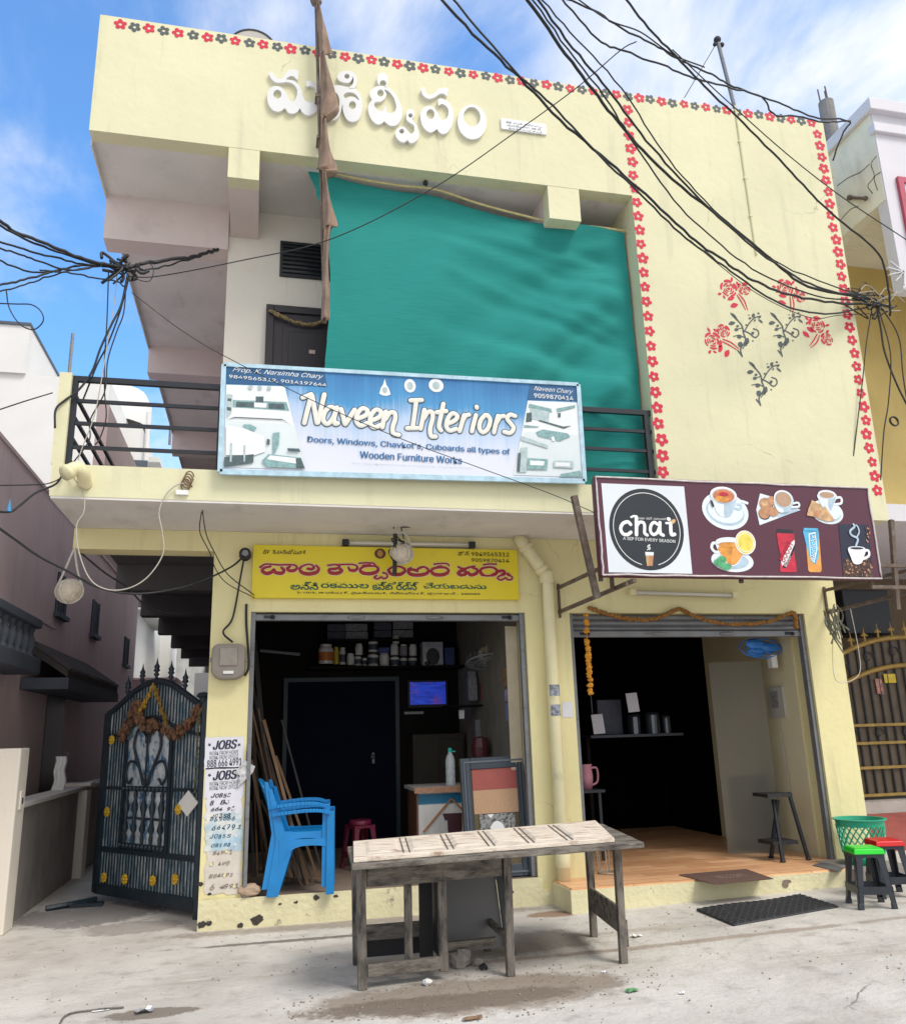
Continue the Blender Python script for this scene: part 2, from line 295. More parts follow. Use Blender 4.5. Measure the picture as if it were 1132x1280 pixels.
# ------------------------------------------------------------------ ground
def ground_material():
    m = bpy.data.materials.new('street_concrete'); m.use_nodes = True; t = m.node_tree; N = t.nodes; L = t.links; b = N['Principled BSDF']; b.inputs['Roughness'].default_value = .9; b.inputs['Specular IOR Level'].default_value = .25
    g = N.new('ShaderNodeNewGeometry')
    def noise(sc, det=6, st=(1, 1, 1), ro=.6):
        mp = N.new('ShaderNodeMapping'); mp.inputs['Scale'].default_value = st; L.new(g.outputs['Position'], mp.inputs[0])
        n = N.new('ShaderNodeTexNoise'); n.inputs['Scale'].default_value = sc; n.inputs['Detail'].default_value = det; n.inputs['Roughness'].default_value = ro; L.new(mp.outputs[0], n.inputs['Vector']); return n.outputs[0]
    def rng(s, a, b_, c=0, d=1):
        r = N.new('ShaderNodeMapRange'); r.interpolation_type = 'SMOOTHSTEP'; L.new(s, r.inputs[0])
        for i, v in enumerate((a, b_, c, d)): r.inputs[i+1].default_value = v
        return r.outputs[0]
    def mix(f, A, B):
        x = N.new('ShaderNodeMix'); x.data_type = 'RGBA'; L.new(f, x.inputs[0])
        for i, v in ((6, A), (7, B)):
            if isinstance(v, tuple): x.inputs[i].default_value = v+(1,)
            else: L.new(v, x.inputs[i])
        return x.outputs[2]
    def math_(op, a, b_):
        x = N.new('ShaderNodeMath'); x.operation = op
        for i, v in enumerate((a, b_)):
            if isinstance(v, (int, float)): x.inputs[i].default_value = v
            else: L.new(v, x.inputs[i])
        return x.outputs[0]
    c = mix(rng(noise(.9), .3, .7), (.45, .42, .38), (.61, .58, .53))
    c = mix(rng(noise(5.5, 8), .50, .74, 0, .55), c, (.27, .245, .22))
    c = mix(rng(noise(3.2, 8, (1, .5, 1)), .58, .70, 0, .5), c, (.54, .52, .49))
    c = mix(rng(noise(55, 3), .60, .72, 0, .5), c, (.22, .20, .18))
    c = mix(rng(noise(1.6, 9, (.22, 1.3, 1), .7), .52, .74, 0, .75), c, (.33, .275, .215))
    c = mix(rng(noise(2.4, 9, (.35, 1.8, 1), .72), .56, .70, 0, .6), c, (.66, .63, .58))
    # wet sandy dirt around and before the old table
    sp = N.new('ShaderNodeSeparateXYZ'); L.new(g.outputs['Position'], sp.inputs[0])
    def blob(cx, cy, rx, ry, col, c, soft=.35, amp=.9, hi=1.0):
        dx = math_('DIVIDE', math_('SUBTRACT', sp.outputs[0], cx), rx); dy = math_('DIVIDE', math_('SUBTRACT', sp.outputs[1], cy), ry)
        d = math_('ADD', math_('MULTIPLY', dx, dx), math_('MULTIPLY', dy, dy)); d = math_('ADD', d, math_('ADD', math_('MULTIPLY', math_('SUBTRACT', noise(2.6, 9, (1, 1, 1), .72), .5), amp*3.2), math_('MULTIPLY', math_('SUBTRACT', noise(14, 8, (1, 1, 1), .75), .5), amp*1.6)))
        return mix(rng(d, .95-soft, .95+soft, hi, 0), c, col)
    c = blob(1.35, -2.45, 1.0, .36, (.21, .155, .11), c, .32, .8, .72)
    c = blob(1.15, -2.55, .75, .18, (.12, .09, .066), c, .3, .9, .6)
    c = blob(1.9, -1.3, .75, .35, (.21, .18, .15), c, .4, .9, .7)
    c = blob(2.55, -.42, .22, .13, (.25, .14, .08), c, .3, .8, .8)
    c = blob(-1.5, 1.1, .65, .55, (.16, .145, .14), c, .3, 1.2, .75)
    c = blob(-1.0, .35, .45, .3, (.27, .24, .22), c, .2, .8, .7)
    c = blob(-.55, -2.2, .28, .10, (.16, .13, .10), c, .2, 1.0, .8)
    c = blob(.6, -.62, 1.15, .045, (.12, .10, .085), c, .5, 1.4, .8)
    c = blob(3.4, -1.75, 2.2, .05, (.30, .235, .18), c, .6, 1.6, .7)
    c = blob(1.0, -.16, 1.7, .14, (.24, .20, .165), c, .5, 1.2, .7)  # grime line at the plinth foot, dark contact shade painted in with it
    v = N.new('ShaderNodeTexVoronoi'); v.feature = 'DISTANCE_TO_EDGE'; v.inputs['Scale'].default_value = .42
    dm = N.new('ShaderNodeMix'); dm.data_type = 'RGBA'; dm.blend_type = 'ADD'; dm.inputs[0].default_value = .35; L.new(g.outputs['Position'], dm.inputs[6])
    nn = N.new('ShaderNodeTexNoise'); nn.inputs['Scale'].default_value = 2.2; nn.inputs['Detail'].default_value = 6; L.new(g.outputs['Position'], nn.inputs['Vector']); L.new(nn.outputs[1], dm.inputs[7]); L.new(dm.outputs[2], v.inputs['Vector'])
    ck = rng(v.outputs[0], .001, .005, .55, 0); ck2 = math_('MULTIPLY', ck, rng(noise(1.1), .53, .66))
    c = mix(ck2, c, (.10, .09, .08))
    L.new(c, b.inputs['Base Color'])
    h = math_('ADD', math_('MULTIPLY', noise(28, 6), .5), math_('ADD', math_('MULTIPLY', noise(4, 6), 1.2), math_('MULTIPLY', ck2, -.6)))
    bp = N.new('ShaderNodeBump'); bp.inputs['Strength'].default_value = .55; bp.inputs['Distance'].default_value = .03; L.new(h, bp.inputs['Height']); L.new(bp.outputs[0], b.inputs['Normal'])
    return m
M['ground'] = ground_material()
g = MB(); xs = [-300, -40, -10, -5, 0, 2.7, 3.5, 4.5, 5.5, 6.7, 10, 40, 300]; ys = [-300, -40, -12, -6, -3, 0, 3, 8, 20, 60, 400]
g.add([(x, y, gz(x)) for y in ys for x in xs], [(j*len(xs)+i, j*len(xs)+i+1, (j+1)*len(xs)+i+1, (j+1)*len(xs)+i) for j in range(len(ys)-1) for i in range(len(xs)-1)])
tag(build(g, 'ground', M['ground']), kind='structure')
# ------------------------------------------------------------------ main building
XL, XR, XW, YO = -.455, 6.15, 3.65, -1.0       # left and right of the body, left side of the wing, overhang plane
ZS, ZB, ZC, ZP = 3.465, 3.755, 6.95, 8.24      # soffit of first floor, balcony top, first floor ceiling, parapet top
XO = -1.665                                     # overhang on the alley side
bld = thing('shop_building', 'two storey cream painted building with two shops below and a flower stencilled parapet', 'building', (2.8, 3, 0))
P = lambda mb, name, m, par=None, **k: build(mb, name, m, par or bld, **k)
w = MB(); w.box(XL, -.1, 0, .28, 0, 3.27); P(w, 'pillar', M['paint2'])
w = MB(); w.box(2.57, 3.04, 0, .28, 0, 2.70); P(w, 'pillar', M['paint2'])
w = MB(); w.box(5.735, XR, 0, .28, 0, 2.70); P(w, 'pillar', M['paint2'])
w = MB(); w.box(-.1, XR, 0, .28, 2.70, 3.463); w.box(XL, -.1, 0, .28, 3.27, 3.463); P(w, 'lintel_wall', M['paint2'])
w = MB(); w.box(XO-.03, XL, 0, .25, 3.27, 3.463); P(w, 'edge_beam', M['paint2'])
# alley ceiling with its cross beams (first floor slab over the passage), then the slab itself
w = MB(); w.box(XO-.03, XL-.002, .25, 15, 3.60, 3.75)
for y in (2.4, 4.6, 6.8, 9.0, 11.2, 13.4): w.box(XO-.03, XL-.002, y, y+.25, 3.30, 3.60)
P(w, 'passage_ceiling', mat('shaded_plaster', (.15, .145, .15), .95, .2, 1.5, .2, 14, spec=.1))  # plaster colour darkened to carry the dim light of the passage
w = MB(); w.box(XL, -.2, .28, 15, 0, 3.46); w.box(5.95, XR, .28, 15, 0, 3.46); w.box(XL, XR, 14.8, 15, 0, 3.46); P(w, 'side_wall', M['pinkplaster'])
w = MB(); w.cm = 0; w.box(XO-.02, 3.66, YO, .02, ZS, ZS+.02); w.cm = 1; w.box(XO-.03, 3.66, YO-.004, .0, ZS+.02, ZB); w.cm = 2; w.box(XL, XR, .0, 14.9, ZS+.02, ZB-.004); P(w, 'balcony_slab', [M['soffit'], M['paint'], M['roof']])
# first floor
w = MB(); w.box(XL, XW, 0, .2, ZB, ZC); P(w, 'upper_wall', M['whitewall'])
w = MB(); w.box(XW, XR-.015, YO, YO+.2, 3.50, ZC); w.box(XW, XW+.12, YO+.2, .2, 3.50, ZC); w.box(XR-.2, XR-.015, YO+.2, 14.8, 3.50, ZC); P(w, 'wing_wall', M['paint'])
w = MB(); w.box(XW+.12, XR-.2, YO+.2, 0, 3.50, 3.56); P(w, 'wing_soffit', M['soffit'])
w = MB(); w.box(XL, XL+.2, .2, 14.8, ZB, ZC); w.box(XL, XR-.2, 14.8, 15, ZB, ZC); P(w, 'side_wall', M['pinkplaster'])
w = MB(); w.box(XO, XR-.02, YO+.16, 15, ZC, ZC+.16); P(w, 'roof_slab', M['soffit'])
for y in (-.04, 3.45, 6.9, 10.4, 13.8): w = MB(); w.box(XO, XL-.002, y, y+.26, 6.45 if y < 1 else 6.55, ZC); P(w, 'roof_beam', M['pinkplaster'])
w = MB(); w.box(XO-.012, XO, YO+.16, 15, ZC-.04, ZC+.16); P(w, 'drip_edge', M['soffit'])
w = MB(); w.box(XO, XR-.015, YO, YO+.16, ZC, ZP); w.box(XO, XO+.15, YO+.16, 15, ZC+.16, ZP); w.box(XR-.165, XR-.015, YO+.16, 15, ZC+.16, ZP); w.box(XO, XR, 14.85, 15, ZC+.16, ZP); P(w, 'parapet', M['paint'])
for x0, x1, z0 in ((-.435, -.15, 6.625), (2.72, 3.06, 6.57)):
    w = MB(); w.cm = 0; w.box(x0, x1, YO+.003, YO+.16, z0, ZC); w.cm = 1; w.box(x0+.002, x1-.002, YO+.16, 0, z0+.002, ZC); P(w, 'cantilever_beam', [M['paint'], M['pinkplaster']])
# end post and railing of the balcony
w = MB(); w.box(XO-.04, XO+.055, YO-.004, YO+.12, ZB, 4.56); P(w, 'balcony_post', M['paint'])
rl = MB(); yr = YO+.06
for z, r in ((4.53, .032), (4.335, .020), (4.135, .020), (3.925, .020)): rl.beam((XO+.055, yr, z), (XW-.0, yr, z), r*1.3, r*1.5)
for x in (XO+.075, -.40, .60, 1.60, 2.62, 3.60): rl.beam((x, yr, ZB), (x, yr, 4.52), .045, .045)
for z in (4.53, 4.335, 4.135, 3.925): rl.beam((XO+.0, YO+.12, z), (XO+.0, 8, z), .026, .03)
P(rl, 'balcony_railing', M['black_metal'])
# grille window and panelled door on the upper wall
wx0, wz0 = aY(353, 343, 0)[0], aY(353, 343, 0)[2]; wx1, wz1 = aY(415, 306, 0)[0]+.2, aY(353, 306, 0)[2]
w = MB(); w.box(wx0, wx1, -.012, 0, wz0, wz1); win = P(w, 'window', mat('window_dark', (.012, .013, .017), .2, .1))
w = MB()
for i in range(7): w.box(wx0, wx1, -.03, -.014, wz0+(wz1-wz0)*(i+.3)/7, wz0+(wz1-wz0)*(i+.3)/7+.012)
w.box(wx0-.03, wx0, -.03, 0, wz0-.03, wz1+.03); w.box(wx1, wx1+.03, -.03, 0, wz0-.03, wz1+.03); w.box(wx0, wx1, -.03, 0, wz1, wz1+.03); w.box(wx0, wx1, -.03, 0, wz0-.03, wz0)
P(w, 'grille', M['black_metal'], win)
M['door_dark'] = mat('dark_door_wood', (.022, .016, .022), .45, .2, 6, 0, 40, stretch=(4, 4, .6))
d0 = aY(333, 384, 0)
w = MB(); w.box(d0[0], d0[0]+1.02, -.05, 0, ZB, d0[2]+.0); dr = P(w, 'upper_door', M['door_dark'])
w = MB()
for z0, z1 in ((3.95, 4.75), (4.87, 5.62)):
    for a in (.17, ): w.box(d0[0]+a, d0[0]+.86, -.062, -.05, z0, z1); w.box(d0[0]+a+.06, d0[0]+.80, -.078, -.062, z0+.06, z1-.06)
w.box(d0[0], d0[0]+.08, -.075, -.05, ZB, d0[2]); w.box(d0[0]+.08, d0[0]+1.02, -.075, -.05, d0[2]-.08, d0[2]); P(w, 'door_panel', M['door_dark'], dr, bevel=.008)
w = MB(); p = aY(390, 440, -.08); w.box(p[0]-.03, p[0]+.03, -.085, -.079, p[2]-.02, p[2]+.02); P(w, 'door_sticker', mat('sticker', (.6, .45, .4), .5, .4, 60), dr)
# shop interiors
w = MB(); w.box(-.2, -.1, .28, 3.1, .0, 3.46); w.box(-.1, 2.56, 3.0, 3.1, 0, 3.46); w.box(-.1, 2.56, .28, 3.0, 3.40, 3.463); P(w, 'shop_wall', M['room_shade']); w = MB(); w.box(2.56, 2.66, .28, 3.1, 0, 3.46); P(w, 'shop_wall', mat('lit_inner_wall', (.22, .20, .165), .9, .2, 3, spec=.1))  # right wall left paler, the light reaching it put into its colour
w = MB(); w.box(-.1, 2.57, -.02, 3.0, 0, .235); P(w, 'shop_floor', [M['shopfloor']])
w = MB(); w.box(XL+.002, 2.60, -.035, -.02, 0, .24); w.box(2.60, 2.72, -.03, 0, 0, .12); P(w, 'plinth', M['plinth'])
random.seed(17); M['hole'] = mat('broken_plaster', (.06, .05, .042), .95, .5, 40, .5, 60)
for px, py, rr in ((321, 1149, .055), (252, 1156, .04), (300, 1157, .03), (262, 1154, .03), (370, 1128, .02), (395, 1122, .03), (350, 1130, .015), (420, 1120, .02), (640, 1115, .02), (251, 1105, .03), (262, 1118, .02)):
    p = aY(px, py, -.0365); w = MB(); w.poly([(p[0]+rr*random.uniform(.6, 1.2)*math.cos(t), p[2]+rr*random.uniform(.35, .9)*math.sin(t)) for t in np.linspace(0, 6, 11)], -.0385); P(w, 'chip', M['hole'])
w = MB(); w.box(2.66, 2.70, .28, 3.7, 0, 3.46); w.box(2.70, 5.95, 3.6, 3.7, 0, 3.46); w.box(2.70, 5.9, .28, 3.5, 3.40, 3.463); w.box(5.72, 5.95, 2.2, 3.6, .2, 3.40); P(w, 'tea_shop_wall', M['tea_room_shade'])
w = MB(); w.box(5.72, 5.95, .28, 2.2, 0, 3.40); P(w, 'tea_shop_wall', mat('cream_inner_wall', (.66, .60, .40), .7, .06, 2, .1, 12))
def tile_material():
    m = mat('wood_look_tiles', (.50, .27, .13), .35, .2, 3, stretch=(.7, 4, 1)); t = m.node_tree; N = t.nodes; L = t.links; b = N['Principled BSDF']
    br = N.new('ShaderNodeTexBrick'); br.offset = .5; br.inputs['Scale'].default_value = 1; br.inputs['Brick Width'].default_value = .6; br.inputs['Row Height'].default_value = .15; br.inputs['Mortar Size'].default_value = .004
    br.inputs['Color1'].default_value = (.86, .50, .27, 1); br.inputs['Color2'].default_value = (.62, .31, .145, 1); br.inputs['Mortar'].default_value = (.36, .20, .12, 1); br.inputs['Bias'].default_value = -.2
    g = N.new('ShaderNodeNewGeometry'); L.new(g.outputs['Position'], br.inputs['Vector'])
    n = N.new('ShaderNodeTexNoise'); n.inputs['Scale'].default_value = 5; n.inputs['Detail'].default_value = 8; mp = N.new('ShaderNodeMapping'); mp.inputs['Scale'].default_value = (.6, 7, 1); L.new(g.outputs['Position'], mp.inputs[0]); L.new(mp.outputs[0], n.inputs['Vector'])
    mx = N.new('ShaderNodeMix'); mx.data_type = 'RGBA'; mx.blend_type = 'OVERLAY'; mx.inputs[0].default_value = .6; L.new(br.outputs[0], mx.inputs[6]); L.new(n.outputs[0], mx.inputs[7]); L.new(mx.outputs[2], b.inputs['Base Color']); return m
w = MB(); w.cm = 0; w.box(2.715, 5.72, -.485, 3.5, .19, .205); w.cm = 1; w.box(2.70, 5.72, -.50, 3.5, -.05, .19); P(w, 'tea_shop_floor', [tile_material(), M['plinth']])
w = MB(); w.cm = 0
for k in range(4):
    q = aY(738+k*3.5, 1136, -.5)
p = aY(981, 1106, -.505); w.ell(p[0], p[2], .035, .03, -.504, 9); w.ell(p[0]+.02, p[2]+.025, .05, .018, -.503, 9); P(w, 'broken_edge', mat('broken_concrete', (.22, .17, .13), .9, .3, 40))
# roller shutters, guide channels
def shutter(x0, x1, z0, z1, ribs):
    w = MB(); n = ribs*8; pr = []
    for i in range(n+1):
        z = z1-(z1-z0-.06)*i/n; ph = (i % 8)/8
        pr.append((.10-.022*math.sin(math.pi*ph)**.8, z))
    vs = [(x, y, z) for y, z in pr for x in (x0, x1)]
    w.add(vs, [(2*i, 2*i+1, 2*i+3, 2*i+2) for i in range(n)])
    s = P(w, 'rolling_shutter', M['grey_metal'], smooth=False)
    w = MB(); w.box(x0, x1, .05, .12, z0, z0+.06); P(w, 'bottom_rail', M['grey_metal'], s, bevel=.006)
    for f in (.37, .66): w = MB(); w.ball((x0+(x1-x0)*f, .045, z0+.03), .09, 12, 6, (1, .14, .22)); P(w, 'handle', M['grey_metal'], s, smooth=True)
    for f in (.06, .94): w = MB(); w.box(x0+(x1-x0)*f-.05, x0+(x1-x0)*f+.05, .035, .05, z0+.02, z0+.045); w.ball((x0+(x1-x0)*f+.03, .03, z0+.03), .022, 6, 4); P(w, 'lock', M['black_metal'], s)
shutter(-.09, 2.55, 2.625, 2.70, 1); shutter(3.05, 5.72, 2.46, 2.70, 3)
for x, z in ((2.52, .24), (-.1, .24), (3.04, .2), (5.69, .2)): w = MB(); w.box(x, x+.042, .03, .10, z, 2.70); P(w, 'guide_channel', M['grey_metal'])
# rain pipe on the pilaster, spout on the balcony
r = .062; pts = [aY(651, 672, -.12)+(0, .06, .0), aY(655, 682, -.13), aY(679, 715, -.09)+(0, 0, .0), aY(683, 722, -.09)]
x = pts[-1][0]; pts += [np.array((x, -.09, 2.2)), np.array((x, -.09, 1.2)), np.array((x, -.09, .02))]
w = MB(); pp = catmull(pts[:4], 5)+pts[4:]; w.tube(pp, r, 14)
for z in (.32, pts[3][2]-.06): w.lathe([(.068, z), (.074, z+.01), (.074, z+.11), (.068, z+.12)], (x, -.09, 0), 14)
q0, q1 = pts[1], pts[2]; w.tube([q0+(q1-q0)*.80, q0+(q1-q0)*.97], .074, 14); w.tube([q0+(q1-q0)*.0, q0+(q1-q0)*.12], .074, 14)
pipe = P(w, 'drain_pipe', M['pipe'], smooth=True)
w = MB(); w.tube(catmull([aY(107, 606, YO), aY(104, 592, YO-.12), aY(96, 585, YO-.17), aY(82, 592, YO-.22)], 5), .055, 14); w.tube([aY(88, 589, YO-.2), aY(81, 592, YO-.23)], .062, 14); P(w, 'drain_spout', M['pipe'], smooth=True)
for px, py in ((690, 863), (691, 888)):
    w = MB(); p = aY(px, py, -.16); w.add([(p[0]-.058*math.cos(t)*1 if 0 else x+.0645*math.sin(t), -.09-.0645*math.cos(t), z) for z in (p[2]-.05, p[2]+.055) for t in (-.9, -.45, 0, .45, .9)], [(i, i+1, i+6, i+5) for i in range(4)])
    P(w, 'pipe_sticker', mat('pipe_sticker', (.30, .32, .38), .5, .9, 26), pipe)
# stencilled flower border and roses (paint patterns on the wall)
def flower(mb, x, z, R, y, rot):
    R *= random.uniform(.88, 1.08); x += random.uniform(-.006, .006)
    mb.ring(x, z, lambda t: R*(.58+.42*abs(math.cos(2.5*(t+rot)))**.8), lambda t: R*.26, y, 50)
fl = MB(); ya = YO-.003
a, b = aY(150, 31, YO), aY(1013, 153, YO); n = 57
for i in range(n):
    fl.cm = i % 2; flower(fl, a[0]+(b[0]-a[0])*i/(n-1), a[2]+(b[2]-a[2])*i/(n-1)+random.uniform(-.006, .006), .062, ya, random.random()*6)
fl.cm = 0
for (p0, p1, n) in (((783, 137), (829, 590), 26), ((1022, 168), (1095, 613), 29)):
    a, b = aY(*p0, YO), aY(*p1, YO)
    for i in range(n):
        t = i/(n-1); flower(fl, a[0]+(b[0]-a[0])*t+random.uniform(-.008, .008), a[2]+(b[2]-a[2])*t, .066, ya, random.random()*6)
P(fl, 'flower_border', [M['red_paint'], M['grey_paint']])
sc0 = np.array((865, 330)); zs = 5.66
def Z2W(x, y): p = aY(sc0[0]+x/zs, sc0[1]+y/zs, YO); return np.array((p[0], p[2]))
U = np.linalg.norm(Z2W(600, 300)-Z2W(500, 300))/100     # metres per zoom pixel
def leafshape(mb, c, L, Wd, ang, y):
    pts = [(-1, 0), (-.5, .75), (.1, .95), (.6, .6), (1, 0), (.55, -.55), (0, -.85), (-.55, -.7)]
    ca, sa = math.cos(ang), math.sin(ang); mb.poly([(c[0]+L*px*ca-Wd*pz*sa, c[1]+L*px*sa+Wd*pz*ca) for px, pz in pts], y)
def arcband(mb, c, r0, r1, a0, a1, y, wob=0):
    n = 10; vs = []
    for k in range(n+1):
        t = a0+(a1-a0)*k/n; e = math.sin(math.pi*k/n)**.35; rm = (r0+r1)/2
        for rr in (rm+(r1-rm)*e, rm+(r0-rm)*e): vs.append((c[0]+rr*math.cos(t), y, c[1]+rr*math.sin(t)))
    mb.add(vs, [(2*k, 2*k+2, 2*k+3, 2*k+1) for k in range(n)])
def rose(mb, cx, cy, ang, flip=1):
    o = Z2W(cx, cy)
    def T(x, y):   # local zoom px, y down
        x *= flip; c, s = math.cos(ang), math.sin(ang); return o+np.array((x*c-y*s, -(x*s+y*c)))*U
    def bloom(c, R, ph):
        mb.ell(c[0], c[1], R*.2, R*.16, ya, 9)
        for r0, r1, k in ((.28, .46, 3), (.52, .72, 4), (.77, 1.05, 5)):
            for i in range(k):
                a0 = ph+2*math.pi*i/k+r0*3; arcband(mb, c, R*r0, R*r1*(1+.08*math.sin(5*i)), a0, a0+2*math.pi/k*.86, ya)
    bloom(T(0, 0), 56*U, ang); bloom(T(108, -8), 42*U, ang+1)
    for x, y, L, Wd, aa in ((30, -68, 18, 9, 1.4), (-66, 42, 15, 10, .3), (66, -42, 16, 10, 1.9), (8, 66, 28, 15, .4), (24, 112, 30, 18, .35), (-38, 60, 14, 8, 2)):
        leafshape(mb, T(x, y), L*U, Wd*U, -ang*1+aa, ya)
    for pts in (((52, 38), (75, 80), (98, 135)), ((66, 28), (98, 75), (112, 136))):
        mb.stroke([T(*p) for p in catmull(pts, 5)], [3.5*U, 4*U, 4.5*U, 5*U, 5*U, 5*U, 4.5*U, 4*U, 3.5*U, 3*U, 2*U], ya, .002, 6)
for a in ((255, 175, 0), (655, 168, .55), (142, 545, -.65), (880, 432, 1.1)): ro = MB(); rose(ro, *a); P(ro, 'painted_rose', M['red_paint'])

def sprig(mb, dx, dy):
    T = lambda x, y: Z2W(x+dx, y+dy)
    for pts, r in ((((350, 655), (340, 600), (375, 540), (360, 490), (350, 440), (320, 400), (285, 355)), 5), (((355, 600), (385, 540)), 3), (((365, 480), (400, 420), (440, 380), (480, 370)), 4), (((360, 470), (400, 490), (440, 520), (466, 500), (460, 470), (430, 458)), 4.5), (((365, 520), (330, 505), (290, 512)), 3), (((345, 645), (322, 615)), 5), (((355, 450), (320, 460)), 3)):
        mb.stroke([T(*p) for p in catmull(pts, 5)], r*U, ya, .002, 6)
    for x, y, L, Wd, a in ((285, 365, 26, 8, -.9), (302, 378, 24, 9, -1.2), (278, 420, 26, 14, .3), (318, 440, 12, 9, .5), (310, 465, 16, 12, .2), (332, 515, 20, 15, .4), (338, 570, 22, 18, 1), (385, 545, 24, 18, 1.1), (375, 570, 16, 12, .5), (430, 365, 18, 12, 1), (405, 385, 12, 8, .3), (475, 375, 16, 7, .8), (480, 405, 20, 9, -.7), (465, 350, 10, 7, .2), (425, 490, 14, 11, .7), (426, 545, 7, 6, 0), (398, 362, 7, 4, .4), (380, 432, 8, 7, 0), (440, 400, 10, 6, .9)):
        leafshape(mb, T(x, y), L*U, Wd*U, a, ya)
for a in ((0, 0), (283, -2), (130, 345)): sg = MB(); sprig(sg, *a); P(sg, 'painted_sprig', M['grey_paint'])
w = MB(); w.tube([aY(918, 132, YO-.008), aY(945, 318, YO-.008)], .012, 6)
for t in (.25, .5, .75): p = aY(918, 132, YO-.01)*(1-t)+aY(945, 318, YO-.01)*t; w.box(p[0]-.02, p[0]+.02, YO-.02, YO, p[2]-.01, p[2]+.01)
P(w, 'conduit', M['paint'])
# ------------------------------------------------------------------ raised house name on the parapet
def smooth_ol(pts, f): return [(q[0], q[2]) for q in (aY(*f(*p), YO-.035) for p in catmull(pts, 5, True))]
def hole(cx, cy, rx, ry, f, rot=0): return [(q[0], q[2]) for q in (aY(*f(cx+rx*math.cos(t)*math.cos(rot)-ry*math.sin(t)*math.sin(rot), cy+rx*math.cos(t)*math.sin(rot)+ry*math.sin(t)*math.cos(rot)), YO-.035) for t in [2*math.pi*k/24 for k in range(24)])]
f1 = lambda x, y: (325+x/7.547, 75+y/7.547); f2 = lambda x, y: (455+x/6.659, 75+y/6.659)
ln = thing('house_name', 'raised white Telugu letters of the house name across the parapet', 'lettering', aY(470, 150, YO))
M['letter'] = mat('white_acrylic', (.70, .70, .69), .35, .04, 6)
def letter(*pieces):
    w = MB()
    for i, ols in enumerate(pieces): fill(w, ols, YO-.035-.004*i, .035+.004*i)
    build(w, 'letter', M['letter'], ln)
letter([smooth_ol([(85, 118), (120, 120), (150, 160), (200, 178), (240, 130), (290, 90), (350, 95), (362, 120), (356, 186), (322, 158), (290, 150), (258, 168), (250, 182), (320, 195), (370, 240), (395, 290), (405, 340), (430, 385), (470, 400), (510, 385), (535, 330), (520, 270), (480, 245), (445, 250), (440, 205), (470, 195), (530, 230), (565, 310), (565, 400), (530, 480), (470, 520), (430, 515), (390, 480), (378, 455), (350, 490), (310, 505), (265, 495), (235, 455), (200, 480), (150, 485), (100, 450), (70, 380), (75, 300), (110, 255), (160, 245), (210, 265), (250, 320), (280, 375), (300, 390), (335, 370), (352, 310), (345, 265), (310, 225), (260, 208), (200, 213), (150, 210), (105, 175)], f1), hole(165, 322, 38, 42, f1)])
letter([smooth_ol([(560, 330), (600, 270), (650, 240), (700, 238), (760, 240), (830, 255), (890, 265), (940, 320), (965, 400), (962, 480), (930, 560), (870, 582), (820, 560), (785, 490), (778, 420), (765, 480), (740, 540), (690, 565), (640, 550), (610, 490), (625, 470), (660, 515), (700, 510), (740, 460), (750, 390), (735, 330), (690, 290), (640, 300), (600, 350)], f1), hole(872, 425, 33, 38, f1), smooth_ol([(790, 330), (820, 306), (880, 310), (920, 345), (932, 382), (895, 352), (850, 345), (805, 360)], f1)],
       [smooth_ol([(728, 160), (750, 120), (810, 105), (870, 115), (905, 150), (915, 200), (895, 262), (840, 262), (870, 235), (882, 190), (868, 150), (870, 180), (840, 215), (790, 215), (745, 195)], f1), hole(820, 156, 24, 24, f1)])
letter([smooth_ol([(70, 240), (120, 215), (190, 225), (250, 270), (300, 360), (318, 440), (300, 510), (260, 545), (215, 545), (180, 520), (168, 510), (150, 525), (110, 535), (65, 500), (35, 430), (38, 370), (65, 330), (50, 300), (50, 265)], f2), hole(137, 275, 27, 30, f2), smooth_ol([(85, 370), (95, 350), (140, 345), (178, 312), (186, 280), (168, 246), (210, 265), (250, 320), (268, 390), (250, 430), (215, 440), (190, 430), (175, 380), (165, 405), (145, 425), (115, 415), (90, 390)], f2)],
       [smooth_ol([(108, 165), (120, 120), (152, 108), (186, 122), (197, 165), (190, 222), (172, 218), (186, 205), (176, 178), (152, 170), (132, 185), (130, 212), (116, 200)], f2)],
       [smooth_ol([(350, 470), (355, 430), (380, 413), (410, 428), (415, 470), (400, 498), (430, 540), (455, 610), (445, 665), (400, 695), (375, 690), (360, 672), (330, 690), (290, 675), (262, 635), (262, 595), (290, 565), (330, 560), (360, 590), (380, 615), (405, 610), (418, 580), (410, 545), (370, 520), (350, 495)], f2), hole(385, 466, 18, 18, f2), hole(312, 597, 20, 20, f2)])
letter([smooth_ol([(618, 325), (660, 325), (710, 360), (740, 440), (735, 530), (700, 595), (655, 615), (620, 595), (607, 575), (575, 595), (540, 600), (495, 560), (470, 490), (475, 430), (510, 390), (560, 385), (600, 420), (630, 480), (660, 500), (695, 470), (703, 420), (685, 385), (650, 365), (620, 375)], f2), hole(552, 450, 33, 42, f2)],
       [smooth_ol([(475, 238), (500, 235), (515, 275), (550, 295), (590, 270), (630, 238), (690, 235), (693, 270), (688, 300), (660, 282), (625, 285), (590, 310), (545, 325), (505, 310), (480, 275)], f2)])
letter([hole(898, 515, 120, 145, f2, -.12), hole(897, 472, 70, 82, f2, -.12)])
